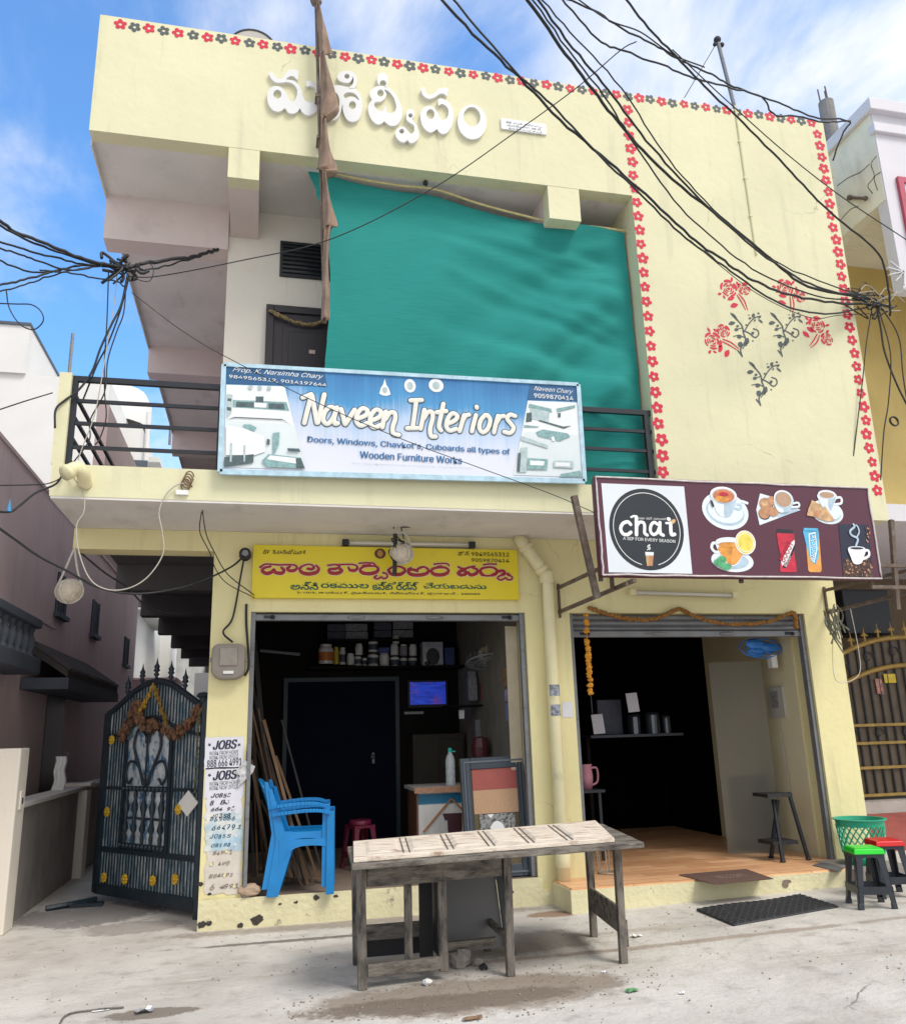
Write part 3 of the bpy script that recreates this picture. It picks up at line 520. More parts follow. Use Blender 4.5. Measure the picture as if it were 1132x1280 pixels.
# marble plaque
a, b = aY(625, 149, YO), aY(682.5, 172, YO); pl = thing('plaque', 'small white marble plaque with fine Telugu lines beside the house name', 'plaque', a)
w = MB(); w.box(a[0], b[0], YO-.02, YO, b[2]+.02, a[2]); build(w, 'slab', mat('marble', (.74, .75, .77), .3, .06, 9), pl, bevel=.004)
for i, s_ in enumerate(('శ్రీ మణి ద్వీపము', 'నరసింహాచారి', 'చైతన్యపురి కాలనీ', 'హైదరాబాద్')): z = a[2]-.03-i*.036; w = MB(); text_on(w, s_, a[0]+.05+i*.012, b[0]-.05-.01*(i % 2), z-.026, z, YO-.0225); build(w, 'lettering', M['grey_paint'], pl)
def line(par, m, s_, px0, py0, px1, py1, y, **k): w = MB(); tpx(w, s_, px0, py0, px1, py1, y, **k); return build(w, 'lettering', m, par)
# ------------------------------------------------------------------ banner on the balcony railing
yb = YO-.085
TL, TR, BR, BL = [aY(*p, yb) for p in ((280, 456), (722, 481), (730, 602), (275, 590))]
def bil(u, v): t = TL*(1-u)+TR*u; b_ = BL*(1-u)+BR*u; return t*(1-v)+b_*v
bn = thing('shop_banner', 'blue and white printed furniture shop banner tied to the balcony railing', 'banner', BL)
def gradient_mat(name):     # printed blue fading to white towards the foot of the cloth
    m = bpy.data.materials.new(name); m.use_nodes = True; t = m.node_tree; N = t.nodes; L = t.links; b = N['Principled BSDF']; b.inputs['Roughness'].default_value = .45
    g = N.new('ShaderNodeNewGeometry'); sp = N.new('ShaderNodeSeparateXYZ'); L.new(g.outputs['Position'], sp.inputs[0])
    n = N.new('ShaderNodeTexNoise'); n.inputs['Scale'].default_value = 1.6; n.inputs['Detail'].default_value = 3; mp = N.new('ShaderNodeMapping'); mp.inputs['Scale'].default_value = (1, 1, .4); L.new(g.outputs['Position'], mp.inputs[0]); L.new(mp.outputs[0], n.inputs['Vector'])
    n2 = N.new('ShaderNodeTexNoise'); n2.inputs['Scale'].default_value = 22; mp2 = N.new('ShaderNodeMapping'); mp2.inputs['Scale'].default_value = (1.6, 1, .05); L.new(g.outputs['Position'], mp2.inputs[0]); L.new(mp2.outputs[0], n2.inputs['Vector'])
    a1 = N.new('ShaderNodeMath'); a1.operation = 'MULTIPLY_ADD'; L.new(n.outputs[0], a1.inputs[0]); a1.inputs[1].default_value = .95; L.new(sp.outputs[2], a1.inputs[2])
    a2 = N.new('ShaderNodeMath'); a2.operation = 'MULTIPLY_ADD'; L.new(n2.outputs[0], a2.inputs[0]); a2.inputs[1].default_value = .22; L.new(a1.outputs[0], a2.inputs[2])
    r = N.new('ShaderNodeValToRGB'); mr = N.new('ShaderNodeMapRange'); mr.inputs[1].default_value = 3.72+.5; mr.inputs[2].default_value = 4.72+.68; L.new(a2.outputs[0], mr.inputs[0]); L.new(mr.outputs[0], r.inputs[0])
    e = r.color_ramp.elements; e[0].position = .28; e[0].color = (.68, .70, .78, 1); e[1].position = .95; e[1].color = (.02, .14, .36, 1)
    k = e.new(.50); k.color = (.42, .55, .74, 1); k = e.new(.66); k.color = (.06, .28, .55, 1)
    L.new(r.outputs[0], b.inputs['Base Color'])
    n3 = N.new('ShaderNodeTexNoise'); n3.inputs['Scale'].default_value = 2.5; bp = N.new('ShaderNodeBump'); bp.inputs['Strength'].default_value = .35; bp.inputs['Distance'].default_value = .04; L.new(n3.outputs[0], bp.inputs['Height']); L.new(bp.outputs[0], b.inputs['Normal']); return m
w = MB(); w.hexa([TL, TR, BR, BL], [q+(0, .012, 0) for q in (TL, TR, BR, BL)]); build(w, 'printed_cloth', gradient_mat('banner_print'), bn)
w = MB()
for A, B, wd in ((TL, TR, .035), (BL, BR, .045), (TL, BL, .04), (TR, BR, .04)): w.beam(A+(0, .001, 0), B+(0, .001, 0), .03, wd, up=(0, 0, 1) if abs(A[2]-B[2]) < .3 else (1, 0, 0))
build(w, 'hem', mat('banner_hem', (.42, .60, .70), .5, .25, 12), bn)
g1 = lambda x, y: (270+x/4.7167, 450+y/4.7167); g2 = lambda x, y: (500+x/4.7167, 460+y/4.7167)
yl = yb-.006
def brush(mb, f, strokes, r, y, th, close=False, n=5):
    for pts in strokes:
        q = [aY(*f(*p), y) for p in catmull(pts, n)]; mb.stroke([(a_[0], a_[2]) for a_ in q], r, y, th, 10)
u_ = np.linalg.norm(aY(*g1(600, 300), yl)-aY(*g1(500, 300), yl))/100
N1 = [[(512, 222), (560, 203)], [(562, 210), (540, 290), (520, 372)], [(566, 212), (580, 290), (594, 370)], [(638, 205), (618, 290), (600, 370)],
      [(708, 292), (672, 278), (640, 310), (632, 355), (655, 378), (685, 350), (708, 300)], [(712, 282), (696, 340), (700, 375), (716, 374)], [(737, 292), (748, 330), (758, 375)], [(762, 378), (790, 335), (816, 295)],
      [(826, 350), (880, 328), (892, 300), (862, 286), (832, 320), (828, 365), (852, 388), (888, 374)], [(908, 362), (960, 338), (972, 308), (942, 294), (912, 330), (908, 375), (932, 398), (970, 384)],
      [(1000, 306), (988, 350), (980, 396)], [(998, 350), (1022, 314), (1050, 312), (1056, 345), (1040, 400), (1046, 436), (1076, 442)]]
N2 = [[(62, 192), (126, 190)], [(94, 195), (84, 275), (72, 355)], [(42, 356), (100, 355)], [(142, 248), (130, 310), (120, 358)], [(138, 300), (162, 262), (188, 262), (190, 300), (176, 360), (182, 402), (208, 405)],
      [(254, 213), (240, 280), (228, 345), (240, 368)], [(216, 262), (270, 255)], [(275, 332), (322, 310), (336, 284), (308, 268), (280, 300), (272, 345), (292, 370), (328, 360)], [(376, 280), (362, 330), (350, 372)], [(366, 316), (384, 284), (404, 276)],
      [(446, 280), (432, 330), (422, 374)], [(450, 230), (451, 234)], [(500, 278), (474, 310), (466, 355), (486, 380), (515, 360), (530, 310), (516, 282), (500, 278)], [(576, 284), (562, 335), (552, 380)], [(566, 325), (588, 290), (610, 284)],
      [(676, 284), (646, 276), (630, 300), (652, 330), (668, 356), (648, 384), (614, 378)]]
w = MB(); brush(w, g1, N1, 21*u_, yl+.004, .004); brush(w, g2, N2, 21*u_, yl+.004, .004); build(w, 'title_outline', mat('banner_ink', (.05, .09, .12), .5), bn, smooth=True)
w = MB(); brush(w, g1, N1, 15.5*u_, yl-.0, .005); brush(w, g2, N2, 15.5*u_, yl, .005); build(w, 'title', mat('banner_cream', (.76, .74, .66), .5, .05), bn, smooth=True)
M['banner_blue'] = mat('banner_blue', (.03, .15, .36), .5, .1); M['banner_deep'] = mat('banner_deep', (.015, .10, .24), .5, .1)
def panel(pts, y, f=None): return [(q[0], q[2]) for q in (aY(*(f(*p) if f else p), y) for p in pts)]
w = MB(); w.poly(panel([(62, 34), (640, 76), (655, 155), (62, 140)], yb-.003, g1), yb-.003); build(w, 'name_strip', M['banner_deep'], bn)
w = MB(); w.poly(panel([(765, 96), (1040, 108), (1044, 196), (748, 186)], yb-.003, g2), yb-.003); build(w, 'name_strip', M['banner_deep'], bn)
line(bn, M['banner_blue'], 'Doors, Windows, Chavkot\'s, Cuboards all types of', 384.5, 547, 637, 568, yl, bold=.038, rot=-.016); line(bn, M['banner_blue'], 'Wooden Furniture Works', 450, 564.5, 577, 579, yl, bold=.038, rot=-.016)
line(bn, mat('faded_ink', (.5, .56, .68), .5), 'Sri Venkateshwara Colony, Hyderabad', 440, 578, 590, 586, yl)
line(bn, M['white'], 'Prop. K. Narsimha Chary', 291, 459.5, 404, 474, yl, shear=.45, rot=-.02); line(bn, M['white'], '9849565312, 9014197644', 286.5, 470, 408, 482.5, yl, bold=.04, rot=-.03)
line(bn, M['white'], 'Naveen Chary', 667, 483, 716, 493, yl, shear=.45, rot=-.03); line(bn, M['white'], '9059870414', 667, 492, 716, 500.5, yl, bold=.04, rot=-.02)
# printed pictures: rooms
pm = [mat('print_pale', (.66, .72, .73), .5, .05), mat('print_white', (.76, .78, .78), .5, .05), mat('print_teal', (.22, .38, .38), .5, .3, 30), mat('print_dark', (.07, .11, .12), .5, .4, 40), mat('print_mid', (.42, .52, .53), .5, .2, 20)]
def picture(name, f, shapes):
    w = MB()
    for i, (c, pts) in enumerate(shapes): w.cm = c; y = yb-.004-.0007*i; w.poly(panel(pts, y, f), y)
    build(w, name, pm, bn)
picture('room_picture', g1, [(1, [(60, 145), (405, 155), (525, 645), (48, 632)]), (0, [(60, 355), (445, 380), (470, 400), (525, 645), (48, 632)]), (2, [(100, 235), (415, 248), (432, 300), (98, 278)]), (3, [(120, 245), (225, 250), (225, 280), (118, 276)]), (3, [(235, 215), (280, 215), (280, 250), (235, 248)]), (1, [(225, 250), (300, 255), (296, 282), (225, 278)]), (3, [(310, 255), (400, 258), (405, 290), (312, 285)]),
      (4, [(65, 200), (98, 205), (92, 310), (62, 345)]), (3, [(70, 225), (92, 228), (90, 245), (68, 240)]), (3, [(66, 275), (90, 280), (88, 300), (64, 295)]), (3, [(62, 352), (110, 335), (390, 348), (440, 382), (392, 354), (112, 341)]), (4, [(192, 150), (214, 150), (214, 172), (192, 172)]), (4, [(248, 152), (270, 152), (270, 174), (248, 174)]), (4, [(302, 154), (324, 154), (324, 176), (302, 176)]),
      (2, [(160, 380), (205, 380), (240, 398), (225, 420), (165, 405)]), (1, [(60, 385), (160, 400), (285, 450), (290, 540), (230, 560), (58, 560)]), (2, [(335, 430), (375, 425), (370, 500), (345, 555), (335, 555)]), (3, [(300, 465), (318, 468), (316, 500), (300, 498)]), (3, [(50, 572), (222, 555), (220, 605), (48, 632)]), (4, [(84, 490), (96, 490), (92, 600), (82, 600)]), (4, [(163, 500), (174, 500), (172, 600), (163, 600)]),
      (2, [(270, 595), (310, 555), (500, 575), (525, 640), (300, 630)]), (1, [(300, 585), (318, 562), (470, 578), (480, 612)]), (3, [(420, 520), (490, 522), (498, 542), (425, 538)]), (3, [(470, 580), (500, 578), (525, 640), (475, 638)])])
picture('room_picture', g2, [(1, [(752, 192), (1044, 204), (1085, 645), (668, 630)]), (0, [(735, 375), (1055, 395), (1085, 645), (668, 630)]), (2, [(760, 210), (890, 240), (895, 265), (755, 235)]), (4, [(765, 235), (880, 258), (875, 320), (760, 300)]), (3, [(745, 265), (775, 262), (775, 315), (740, 320)]), (2, [(920, 240), (1030, 218), (1030, 235), (925, 262)]), (3, [(820, 305), (960, 345), (1010, 340), (965, 358), (815, 312)]), (2, [(730, 335), (820, 345), (810, 350), (730, 350)]), (3, [(930, 265), (945, 265), (945, 290), (930, 290)]),
      (2, [(800, 378), (840, 362), (985, 385), (1002, 405), (940, 432), (815, 402)]), (1, [(890, 410), (905, 402), (915, 432), (895, 430)]), (4, [(715, 400), (870, 455), (870, 475), (712, 425)]), (4, [(710, 470), (750, 468), (745, 615), (690, 615)]), (3, [(695, 500), (712, 500), (705, 612), (688, 612)]), (2, [(752, 530), (870, 538), (866, 600), (748, 598)]), (1, [(765, 545), (850, 550), (845, 575), (765, 572)]), (4, [(905, 545), (1020, 548), (1022, 590), (905, 585)]), (1, [(915, 555), (1000, 558), (1000, 580), (915, 578)]), (2, [(945, 625), (1060, 605), (1075, 640), (940, 642)])])
for fx, fy, rx, rz in ((212, 103, 47, 45), (58, 105, 36, 45), (0, 0, 0, 0)):
    w = MB()
    if rx: p = aY(*g2(fx, fy), yb-.004); w.ell(p[0], p[2], rx*u_, rz*u_, yb-.004)
    else: p = aY(*g1(995, 165), yb-.004); w.poly([(p[0]+a_*u_, p[2]+b_*u_) for a_, b_ in ((-35, -40), (-25, 0), (-12, 20), (0, 62), (10, 20), (24, 0), (36, -40), (12, -52), (-14, -50))], yb-.004)
    e_ = build(w, 'emblem', pm[1], bn); w = MB(); w.ell(p[0], p[2]-(0 if rx else .02), (rx or 30)*.5*u_, (rz or 36)*.55*u_, yb-.006); build(w, 'emblem_figure', pm[4], e_)
# ------------------------------------------------------------------ yellow shop board
yy = -.06
a, b = aY(316.6, 680.8, yy), aY(649, 749.5, yy)
ys = thing('shop_signboard', 'yellow Telugu carpenter shop board with red lettering above the left shutter', 'signboard', (a[0], yy, b[2]))
w = MB(); w.box(a[0], b[0], yy, -.002, b[2], a[2]); build(w, 'board', M['sign_yellow'], ys, bevel=.004)
h1 = lambda x, y: (310+x/6.289, 675+y/6.289); h2 = lambda x, y: (475+x/6.119, 675+y/6.119)
uy = np.linalg.norm(aY(*h1(600, 300), yy)-aY(*h1(500, 300), yy))/100
T1 = [[(98, 214), (140, 190), (240, 196), (320, 194), (372, 200), (384, 222), (360, 241), (322, 240), (308, 222), (330, 210)], [(178, 208), (128, 220), (112, 244), (150, 264), (190, 250), (204, 232), (214, 254), (262, 262), (284, 240), (262, 218)],
      [(470, 226), (500, 230), (520, 214), (490, 192), (440, 200), (406, 226), (425, 256), (480, 268), (538, 254), (556, 226), (535, 200)],
      [(628, 200), (690, 194), (720, 212), (690, 226), (640, 232), (648, 258), (700, 262), (738, 242), (716, 222)], [(700, 196), (770, 192), (838, 196), (860, 220), (838, 240), (802, 236), (790, 218)],
      [(872, 184), (930, 180), (986, 184), (998, 200)], [(900, 202), (930, 198), (960, 196)], [(960, 204), (910, 210), (882, 230), (895, 256), (950, 266), (1008, 252), (1022, 226), (1000, 206), (960, 204)],
      [(1010, 280), (990, 296), (1020, 306), (1046, 292), (1064, 304), (1094, 292), (1086, 266), (1060, 258)]]
T2 = [[(62, 232), (96, 206), (150, 204), (192, 230), (158, 262), (90, 262), (62, 232)], [(284, 236), (240, 226), (214, 244), (244, 266), (310, 268), (358, 254), (368, 228), (334, 206), (290, 220)], [(215, 225), (235, 215)],
      [(412, 186), (460, 180), (512, 182), (526, 196)], [(440, 204), (470, 200)], [(455, 210), (410, 218), (390, 238), (412, 262), (460, 268), (508, 256), (522, 232), (498, 212), (455, 210)],
      [(596, 206), (636, 222), (680, 210), (722, 200)], [(612, 238), (596, 256), (632, 270), (668, 250), (692, 268), (734, 256), (742, 228), (706, 212)], [(612, 238), (650, 232)],
      [(790, 190), (836, 184), (888, 186)], [(825, 208), (780, 218), (764, 242), (786, 268), (832, 274), (880, 260), (892, 234), (866, 212), (825, 208)],
      [(904, 240), (940, 236), (950, 256), (912, 276), (896, 294), (925, 306), (960, 290), (972, 304), (1004, 302), (1008, 284), (975, 262)]]
def nib(pts, add, n=4):
    q = catmull(pts, n); return [(7.5+7.5*min(1, max(0, (p[1]-192)/62.))+add if p[1] < 270 and pts[0][1] < 270 else 8.5+add)*uy for p in q]
def calli(mb, f, T, add, y, th):
    for pts in T: brush(mb, f, [pts], nib(pts, add), y, th, n=4)
w = MB(); calli(w, h1, T1, 4, yy-.003, .004); calli(w, h2, T2, 4, yy-.003, .004); build(w, 'title_outline', mat('pink_white', (.75, .68, .62), .5), ys, smooth=True)
w = MB(); calli(w, h1, T1, 0, yy-.006, .005); calli(w, h2, T2, 0, yy-.006, .005); build(w, 'title', M['sign_red'], ys, smooth=True)
for s_, x0, y0, x1, y1 in (('అన్ని', 363, 727, 398, 737.5), ('రకముల', 401, 727.5, 461, 735.5), ('కప్‌బోర్డ్స్', 465, 727, 523, 738), ('చేయబడును', 529, 728, 608, 736.5)): line(ys, M['sign_green'], s_, x0, y0, x1, y1, yy-.004, bold=.022)
for s_, x0, y0, x1, y1 in (('ప్రొ', 329, 687, 338, 692.5), ('కె.నరసింహ్మచారి', 341, 686.5, 382, 693), ('2-10/3, సాయినగర్, చైతన్యపురి, దిల్‌సుఖ్‌నగర్, హైదరాబాద్ - 500060', 371, 739, 600, 744.5), ('ఫోన్:', 572, 689, 587, 695)): line(ys, M['sign_black'], s_, x0, y0, x1, y1, yy-.004, bold=.012)
line(ys, M['sign_black'], '9849565312', 589, 690, 636, 695.8, yy-.004, bold=.02); line(ys, M['sign_black'], '9059870414', 589, 698, 636, 703, yy-.004, bold=.02)
w = MB(); p = aY(475, 692, yy-.004); w.ell(p[0], p[2], .055, .05, yy-.004); build(w, 'round_emblem', mat('emblem_brown', (.12, .03, .02), .5, .5, 40), ys)
w = MB(); p = aY(475, 692, yy-.006); w.ell(p[0], p[2], .028, .032, yy-.006); build(w, 'emblem_face', mat('emblem_gold', (.5, .25, .05), .5, .5, 60), ys)
# ------------------------------------------------------------------ tea shop board on brackets
yc = -1.6
TL, TR, BR, BL = [aY(*p, yc) for p in ((742, 596), (1087, 607), (1100, 725), (751, 721))]
x0, x1, z0, z1 = (TL[0]+BL[0])/2, (TR[0]+BR[0])/2, (BL[2]+BR[2])/2, (TL[2]+TR[2])/2
cs = thing('tea_signboard', 'maroon tea shop board printed with cups and a round black logo', 'signboard', (x0, yc, z0))
w = MB(); w.box(x0, x1, yc, yc+.06, z0, z1); build(w, 'panel', mat('maroon_print', (.085, .018, .038), .4, .08, 4, .08, 5), cs, bevel=.012)
w = MB(); e = .016
cp = [(x0+e, z0+e), (x1-e, z0+e), (x1-e, z1-e), (x0+e, z1-e), (x0+e, z0+e)]; cps = []
for (ax_, az_), (bx_, bz_) in zip(cp, cp[1:]):
    for k in range(12): t = k/12; cps.append((ax_+(bx_-ax_)*t+random.uniform(-.005, .005), yc-.006, az_+(bz_-az_)*t+random.uniform(-.005, .005)))
w.tube(cps+[cps[0]], .0075, 6); build(w, 'edge_cord', mat('dirty_cord', (.62, .56, .54), .6, .25, 16), cs)
ya2 = yc-.003; layer = [0]
def cpx(px, py): layer_y = yc-.003-.0006*layer[0]; q = aY(px, py, layer_y); return q[0], q[2], layer_y
i1 = lambda x, y: (740+x/6.289, 590+y/6.289); i2 = lambda x, y: (870+x/4.7167, 595+y/4.7167)
uc1 = np.linalg.norm(aY(*i1(600, 300), yc)-aY(*i1(500, 300), yc))/100; uc2 = np.linalg.norm(aY(*i2(600, 300), yc)-aY(*i2(500, 300), yc))/100
w = MB(); w.poly([(q[0], q[2]) for q in (aY(*i1(*p), yc-.003) for p in ((70, 88), (720, 114), (785, 800), (128, 788)))], yc-.003); build(w, 'logo_square', mat('logo_ground', (.66, .70, .74), .45, .05), cs)
c = aY(*i1(428, 448), yc-.004); w = MB(); w.ell(c[0], c[2], 286*uc1, 300*uc1, yc-.004, 48); build(w, 'logo_disc', mat('logo_black', (.012, .018, .025), .4), cs)
w = MB(); vs = []
for k in range(45):
    t = -math.pi/2+.25+(2*math.pi-.5)*k/44
    for rr in (1, .982): vs.append((c[0]+258*uc1*rr*math.cos(t), yc-.006, c[2]+270*uc1*rr*math.sin(t)))
w.add(vs, [(2*k, 2*k+2, 2*k+3, 2*k+1) for k in range(44)])
line(cs, M['white'], 'A SIP FOR EVERY SEASON', *i1(240, 516), *i1(650, 550), yc-.006, rot=-.035, bold=.012); line(cs, M['white'], 'గరమా గరమ్', *i1(360, 352), *i1(470, 375), yc-.006); line(cs, M['white'], 'గరమాగరమ్', *i1(478, 358), *i1(580, 378), yc-.006)
for pts in (((430, 612), (445, 600), (432, 588), (446, 572)), ((446, 612), (455, 598), (444, 586), (452, 574))): brush(w, i1, [pts], 3*uc1, yc-.006, .002)
CH = [([(300, 412), (278, 392), (240, 405), (222, 445), (240, 485), (275, 492), (302, 474)], 13), ([(305, 355), (330, 346), (345, 358)], 8), ([(345, 355), (346, 430), (346, 492)], 14), ([(346, 430), (370, 396), (402, 400), (410, 430), (410, 480), (430, 496)], 12),
      ([(512, 412), (485, 396), (460, 420), (456, 465), (478, 492), (508, 478), (525, 440)], 12), ([(530, 398), (530, 450), (536, 485), (556, 497)], 13), ([(580, 402), (610, 402)], 9), ([(614, 402), (616, 460), (622, 492), (645, 490)], 14), ([(598, 370), (601, 371)], 15)]
for pts, r in CH: brush(w, i1, [pts], r*uc1, yc-.006, .002)
build(w, 'logo_lettering', M['white'], cs)
pc = [mat('print_cup', (.70, .76, .80), .45, .05), mat('print_cup_shade', (.42, .54, .64), .45, .15, 12), mat('print_tea', (.62, .20, .08), .45, .4, 14), mat('print_milk_tea', (.44, .28, .18), .45, .15, 14), mat('print_biscuit', (.50, .25, .13), .45, .35, 18), mat('print_gold_tea', (.70, .30, .05), .45, .35, 12), mat('print_lemon', (.76, .62, .10), .45, .2, 20), mat('print_mint', (.08, .36, .16), .45, .5, 30), mat('print_red', (.52, .015, .045), .45, .3, 14), mat('print_black', (.012, .014, .022), .45), mat('print_blue', (.09, .42, .66), .45, .3, 14), mat('print_orange', (.75, .33, .07), .45, .2, 14), mat('print_night', (.012, .016, .04), .45, .3), mat('print_beans', (.09, .045, .035), .45, .95, 60), mat('print_samosa', (.58, .36, .18), .45, .4, 16), mat('print_white', (.82, .82, .82), .45)]
def printed(name, f, u, items, base=.003):
    w = MB()
    for i, it in enumerate(items):
        y = yc-base-.0007*i; w.cm = it[1]
        if it[0] == 'e': p = aY(*f(it[2], it[3]), y); w.ell(p[0], p[2], it[4]*u, it[5]*u, y, 30, it[6] if len(it) > 6 else 0)
        elif it[0] == 'p': w.poly([(q[0], q[2]) for q in (aY(*f(*p), y) for p in (catmull(it[2], 4, True) if len(it) > 3 else it[2]))], y)
        elif it[0] == 's': brush(w, f, [it[2]], it[3]*u, y, .0015)
        elif it[0] == 't': p = aY(*f(it[3], it[4]), y); text_on(w, it[2], p[0]-it[5]*u/2, p[0]+it[5]*u/2, p[2]-it[6]*u/2, p[2]+it[6]*u/2, y, bold=.02, rot=it[7])
    build(w, name, pc, cs)
printed('glass_picture', i1, uc1, [('p', 0, [(414, 628), (482, 630), (474, 738), (428, 740)]), ('p', 4, [(418, 655), (480, 656), (474, 738), (428, 740)]), ('p', 14, [(420, 655), (444, 655), (442, 735), (430, 738)])], .007); printed('leaf_picture', i1, uc1, [('e', 14, 632, 390, 26, 14, .6)], .0075)
printed('cup_picture', i2, uc2, [('e', 0, 170, 205, 131, 100, -.15), ('e', 1, 170, 212, 108, 72, -.15), ('e', 0, 172, 205, 100, 66, -.1), ('s', 0, [(235, 165), (262, 150), (298, 160)], 8), ('s', 1, [(225, 190), (255, 196), (262, 172), (240, 165)], 7), ('p', 0, [(86, 115), (236, 118), (225, 185), (200, 235), (140, 235), (108, 190)], 1), ('p', 1, [(170, 150), (232, 130), (222, 190), (198, 234), (165, 236)], 1), ('p', 0, [(100, 150), (118, 152), (128, 205), (140, 228), (120, 215)], 1), ('e', 1, 160, 114, 76, 46), ('e', 15, 158, 111, 75, 44), ('e', 1, 160, 116, 66, 39), ('e', 2, 160, 118, 60, 36), ('e', 5, 150, 135, 40, 16), ('e', 8, 160, 108, 26, 12), ('s', 9, [(88, 148), (98, 176)], 6)])
printed('biscuit_picture', i2, uc2, [('p', 0, [(374, 102), (470, 130), (612, 200), (372, 290), (352, 200)]), ('p', 1, [(470, 215), (560, 185), (610, 202), (480, 248)]), ('e', 9, 412, 172, 38, 33), ('e', 4, 408, 165, 38, 34), ('e', 14, 402, 158, 22, 18), ('e', 9, 400, 226, 33, 28), ('e', 4, 445, 145, 26, 24), ('e', 4, 398, 220, 32, 28), ('e', 4, 452, 210, 30, 26), ('s', 0, [(556, 165), (598, 158), (602, 180), (562, 184)], 6), ('p', 0, [(458, 128), (568, 130), (552, 200), (520, 215), (478, 205)], 1), ('p', 1, [(515, 160), (564, 140), (550, 200), (518, 214)], 1), ('e', 1, 514, 137, 57, 49), ('e', 15, 511, 134, 55, 47), ('e', 1, 512, 137, 49, 42), ('e', 3, 512, 138, 46, 40)])
printed('samosa_picture', i2, uc2, [('e', 0, 768, 212, 98, 66, -.12), ('e', 1, 772, 216, 80, 50, -.12), ('e', 0, 800, 208, 52, 44), ('s', 0, [(815, 130), (850, 128), (852, 160), (812, 168)], 7), ('p', 0, [(716, 105), (822, 108), (812, 160), (790, 205), (755, 200), (725, 150)], 1), ('p', 1, [(775, 140), (820, 118), (808, 165), (788, 204)], 1), ('e', 0, 768, 108, 54, 24), ('e', 3, 768, 112, 44, 17), ('p', 14, [(680, 142), (735, 170), (740, 205), (695, 240), (650, 232), (660, 190)]), ('p', 4, [(690, 205), (735, 200), (725, 250), (690, 240)]), ('p', 14, [(755, 175), (815, 262), (770, 268), (715, 250)])])
printed('lemon_tea_picture', i2, uc2, [('e', 0, 212, 500, 118, 58, -.05), ('e', 1, 212, 504, 92, 40), ('s', 0, [(135, 400), (98, 396), (90, 425), (112, 448), (140, 446)], 8), ('p', 0, [(118, 385), (278, 390), (268, 470), (235, 525), (190, 525), (150, 480)], 1), ('p', 5, [(130, 418), (276, 412), (264, 475), (232, 518), (192, 520), (155, 475)], 1), ('p', 11, [(215, 425), (272, 418), (260, 470), (230, 512), (205, 512)], 1), ('e', 0, 196, 390, 80, 26), ('e', 5, 200, 405, 68, 14), ('e', 15, 288, 392, 58, 64, -.3), ('e', 6, 288, 392, 52, 58, -.3), ('e', 15, 288, 392, 46, 51, -.3), ('e', 6, 289, 392, 42, 47, -.3), ('e', 7, 150, 495, 26, 20, .4), ('e', 7, 128, 510, 24, 18), ('e', 7, 180, 535, 26, 16, .3), ('e', 7, 150, 525, 26, 16, -.4)])
printed('red_jar_picture', i2, uc2, [('p', 9, [(474, 312), (565, 318), (570, 342), (472, 340)]), ('p', 8, [(472, 336), (574, 340), (580, 400), (576, 460), (592, 560), (584, 568), (500, 566), (490, 560), (496, 470), (480, 400)]), ('p', 9, [(578, 380), (580, 430), (530, 540), (505, 545)]), ('p', 15, [(498, 505), (560, 390), (578, 376), (578, 400), (535, 500), (505, 530)]), ('t', 8, 'BOOST', 530, 445, 122, 34, .98), ('t', 15, 'BOOST', 538, 500, 70, 14, .98)])
printed('blue_jar_picture', i2, uc2, [('p', 11, [(640, 330), (720, 330), (738, 555), (730, 568), (668, 566), (658, 555)]), ('p', 10, [(632, 306), (714, 308), (722, 340), (718, 480), (700, 520), (672, 500), (645, 400), (628, 330)]), ('p', 15, [(660, 340), (700, 330), (712, 430), (694, 512), (672, 490)]), ('p', 10, [(666, 345), (698, 338), (706, 430), (692, 500), (676, 482)]), ('t', 15, 'Horlicks', 686, 420, 130, 26, 1.42), ('s', 10, [(640, 318), (712, 320)], 4)])
random.seed(3)
beans = []
for k in range(120):
    x = random.uniform(870, 1035); yv = random.uniform(488, 595); beans.append(('e', 13 if random.random() < .75 else 4, x, yv, random.uniform(5, 8), random.uniform(3, 5), random.uniform(0, 3)))
for k in range(16): beans.append(('e', 13 if k % 2 else 4, random.uniform(975, 1020), random.uniform(300, 400), 6, 4, random.uniform(0, 3)))
printed('coffee_picture', i2, uc2/1.0, [('p', 12, [(836, 284), (1012, 288), (1042, 602), (866, 598)]), ('p', 13, [(862, 520), (900, 492), (1000, 492), (1034, 520), (1042, 602), (866, 598)])]+[(b_[0], b_[1], b_[2], b_[3], b_[4], b_[5], b_[6]) for b_ in beans[:8]]+[('s', 1, [(940, 410), (950, 370), (915, 350), (905, 325), (930, 300), (925, 285)], 6), ('s', 1, [(945, 360), (958, 330), (950, 300), (940, 290)], 4), ('s', 15, [(985, 440), (1012, 440), (1015, 470), (985, 488)], 7), ('p', 15, [(896, 420), (992, 424), (985, 480), (970, 515), (930, 518), (910, 480)], 1), ('e', 0, 944, 424, 48, 9), ('e', 9, 944, 426, 40, 6)])
wb = MB()
for i, b_ in enumerate(beans):
    y = yc-.006-.00002*i; p = aY(*i2(b_[2], b_[3]), y); wb.cm = 0 if b_[1] == 13 else 1
    if not (896 < b_[2] < 985 and b_[3] < 515): wb.ell(p[0], p[2], b_[4]*uc2, b_[5]*uc2, y, 8, b_[6])
build(wb, 'coffee_beans', [pc[13], pc[4]], cs)
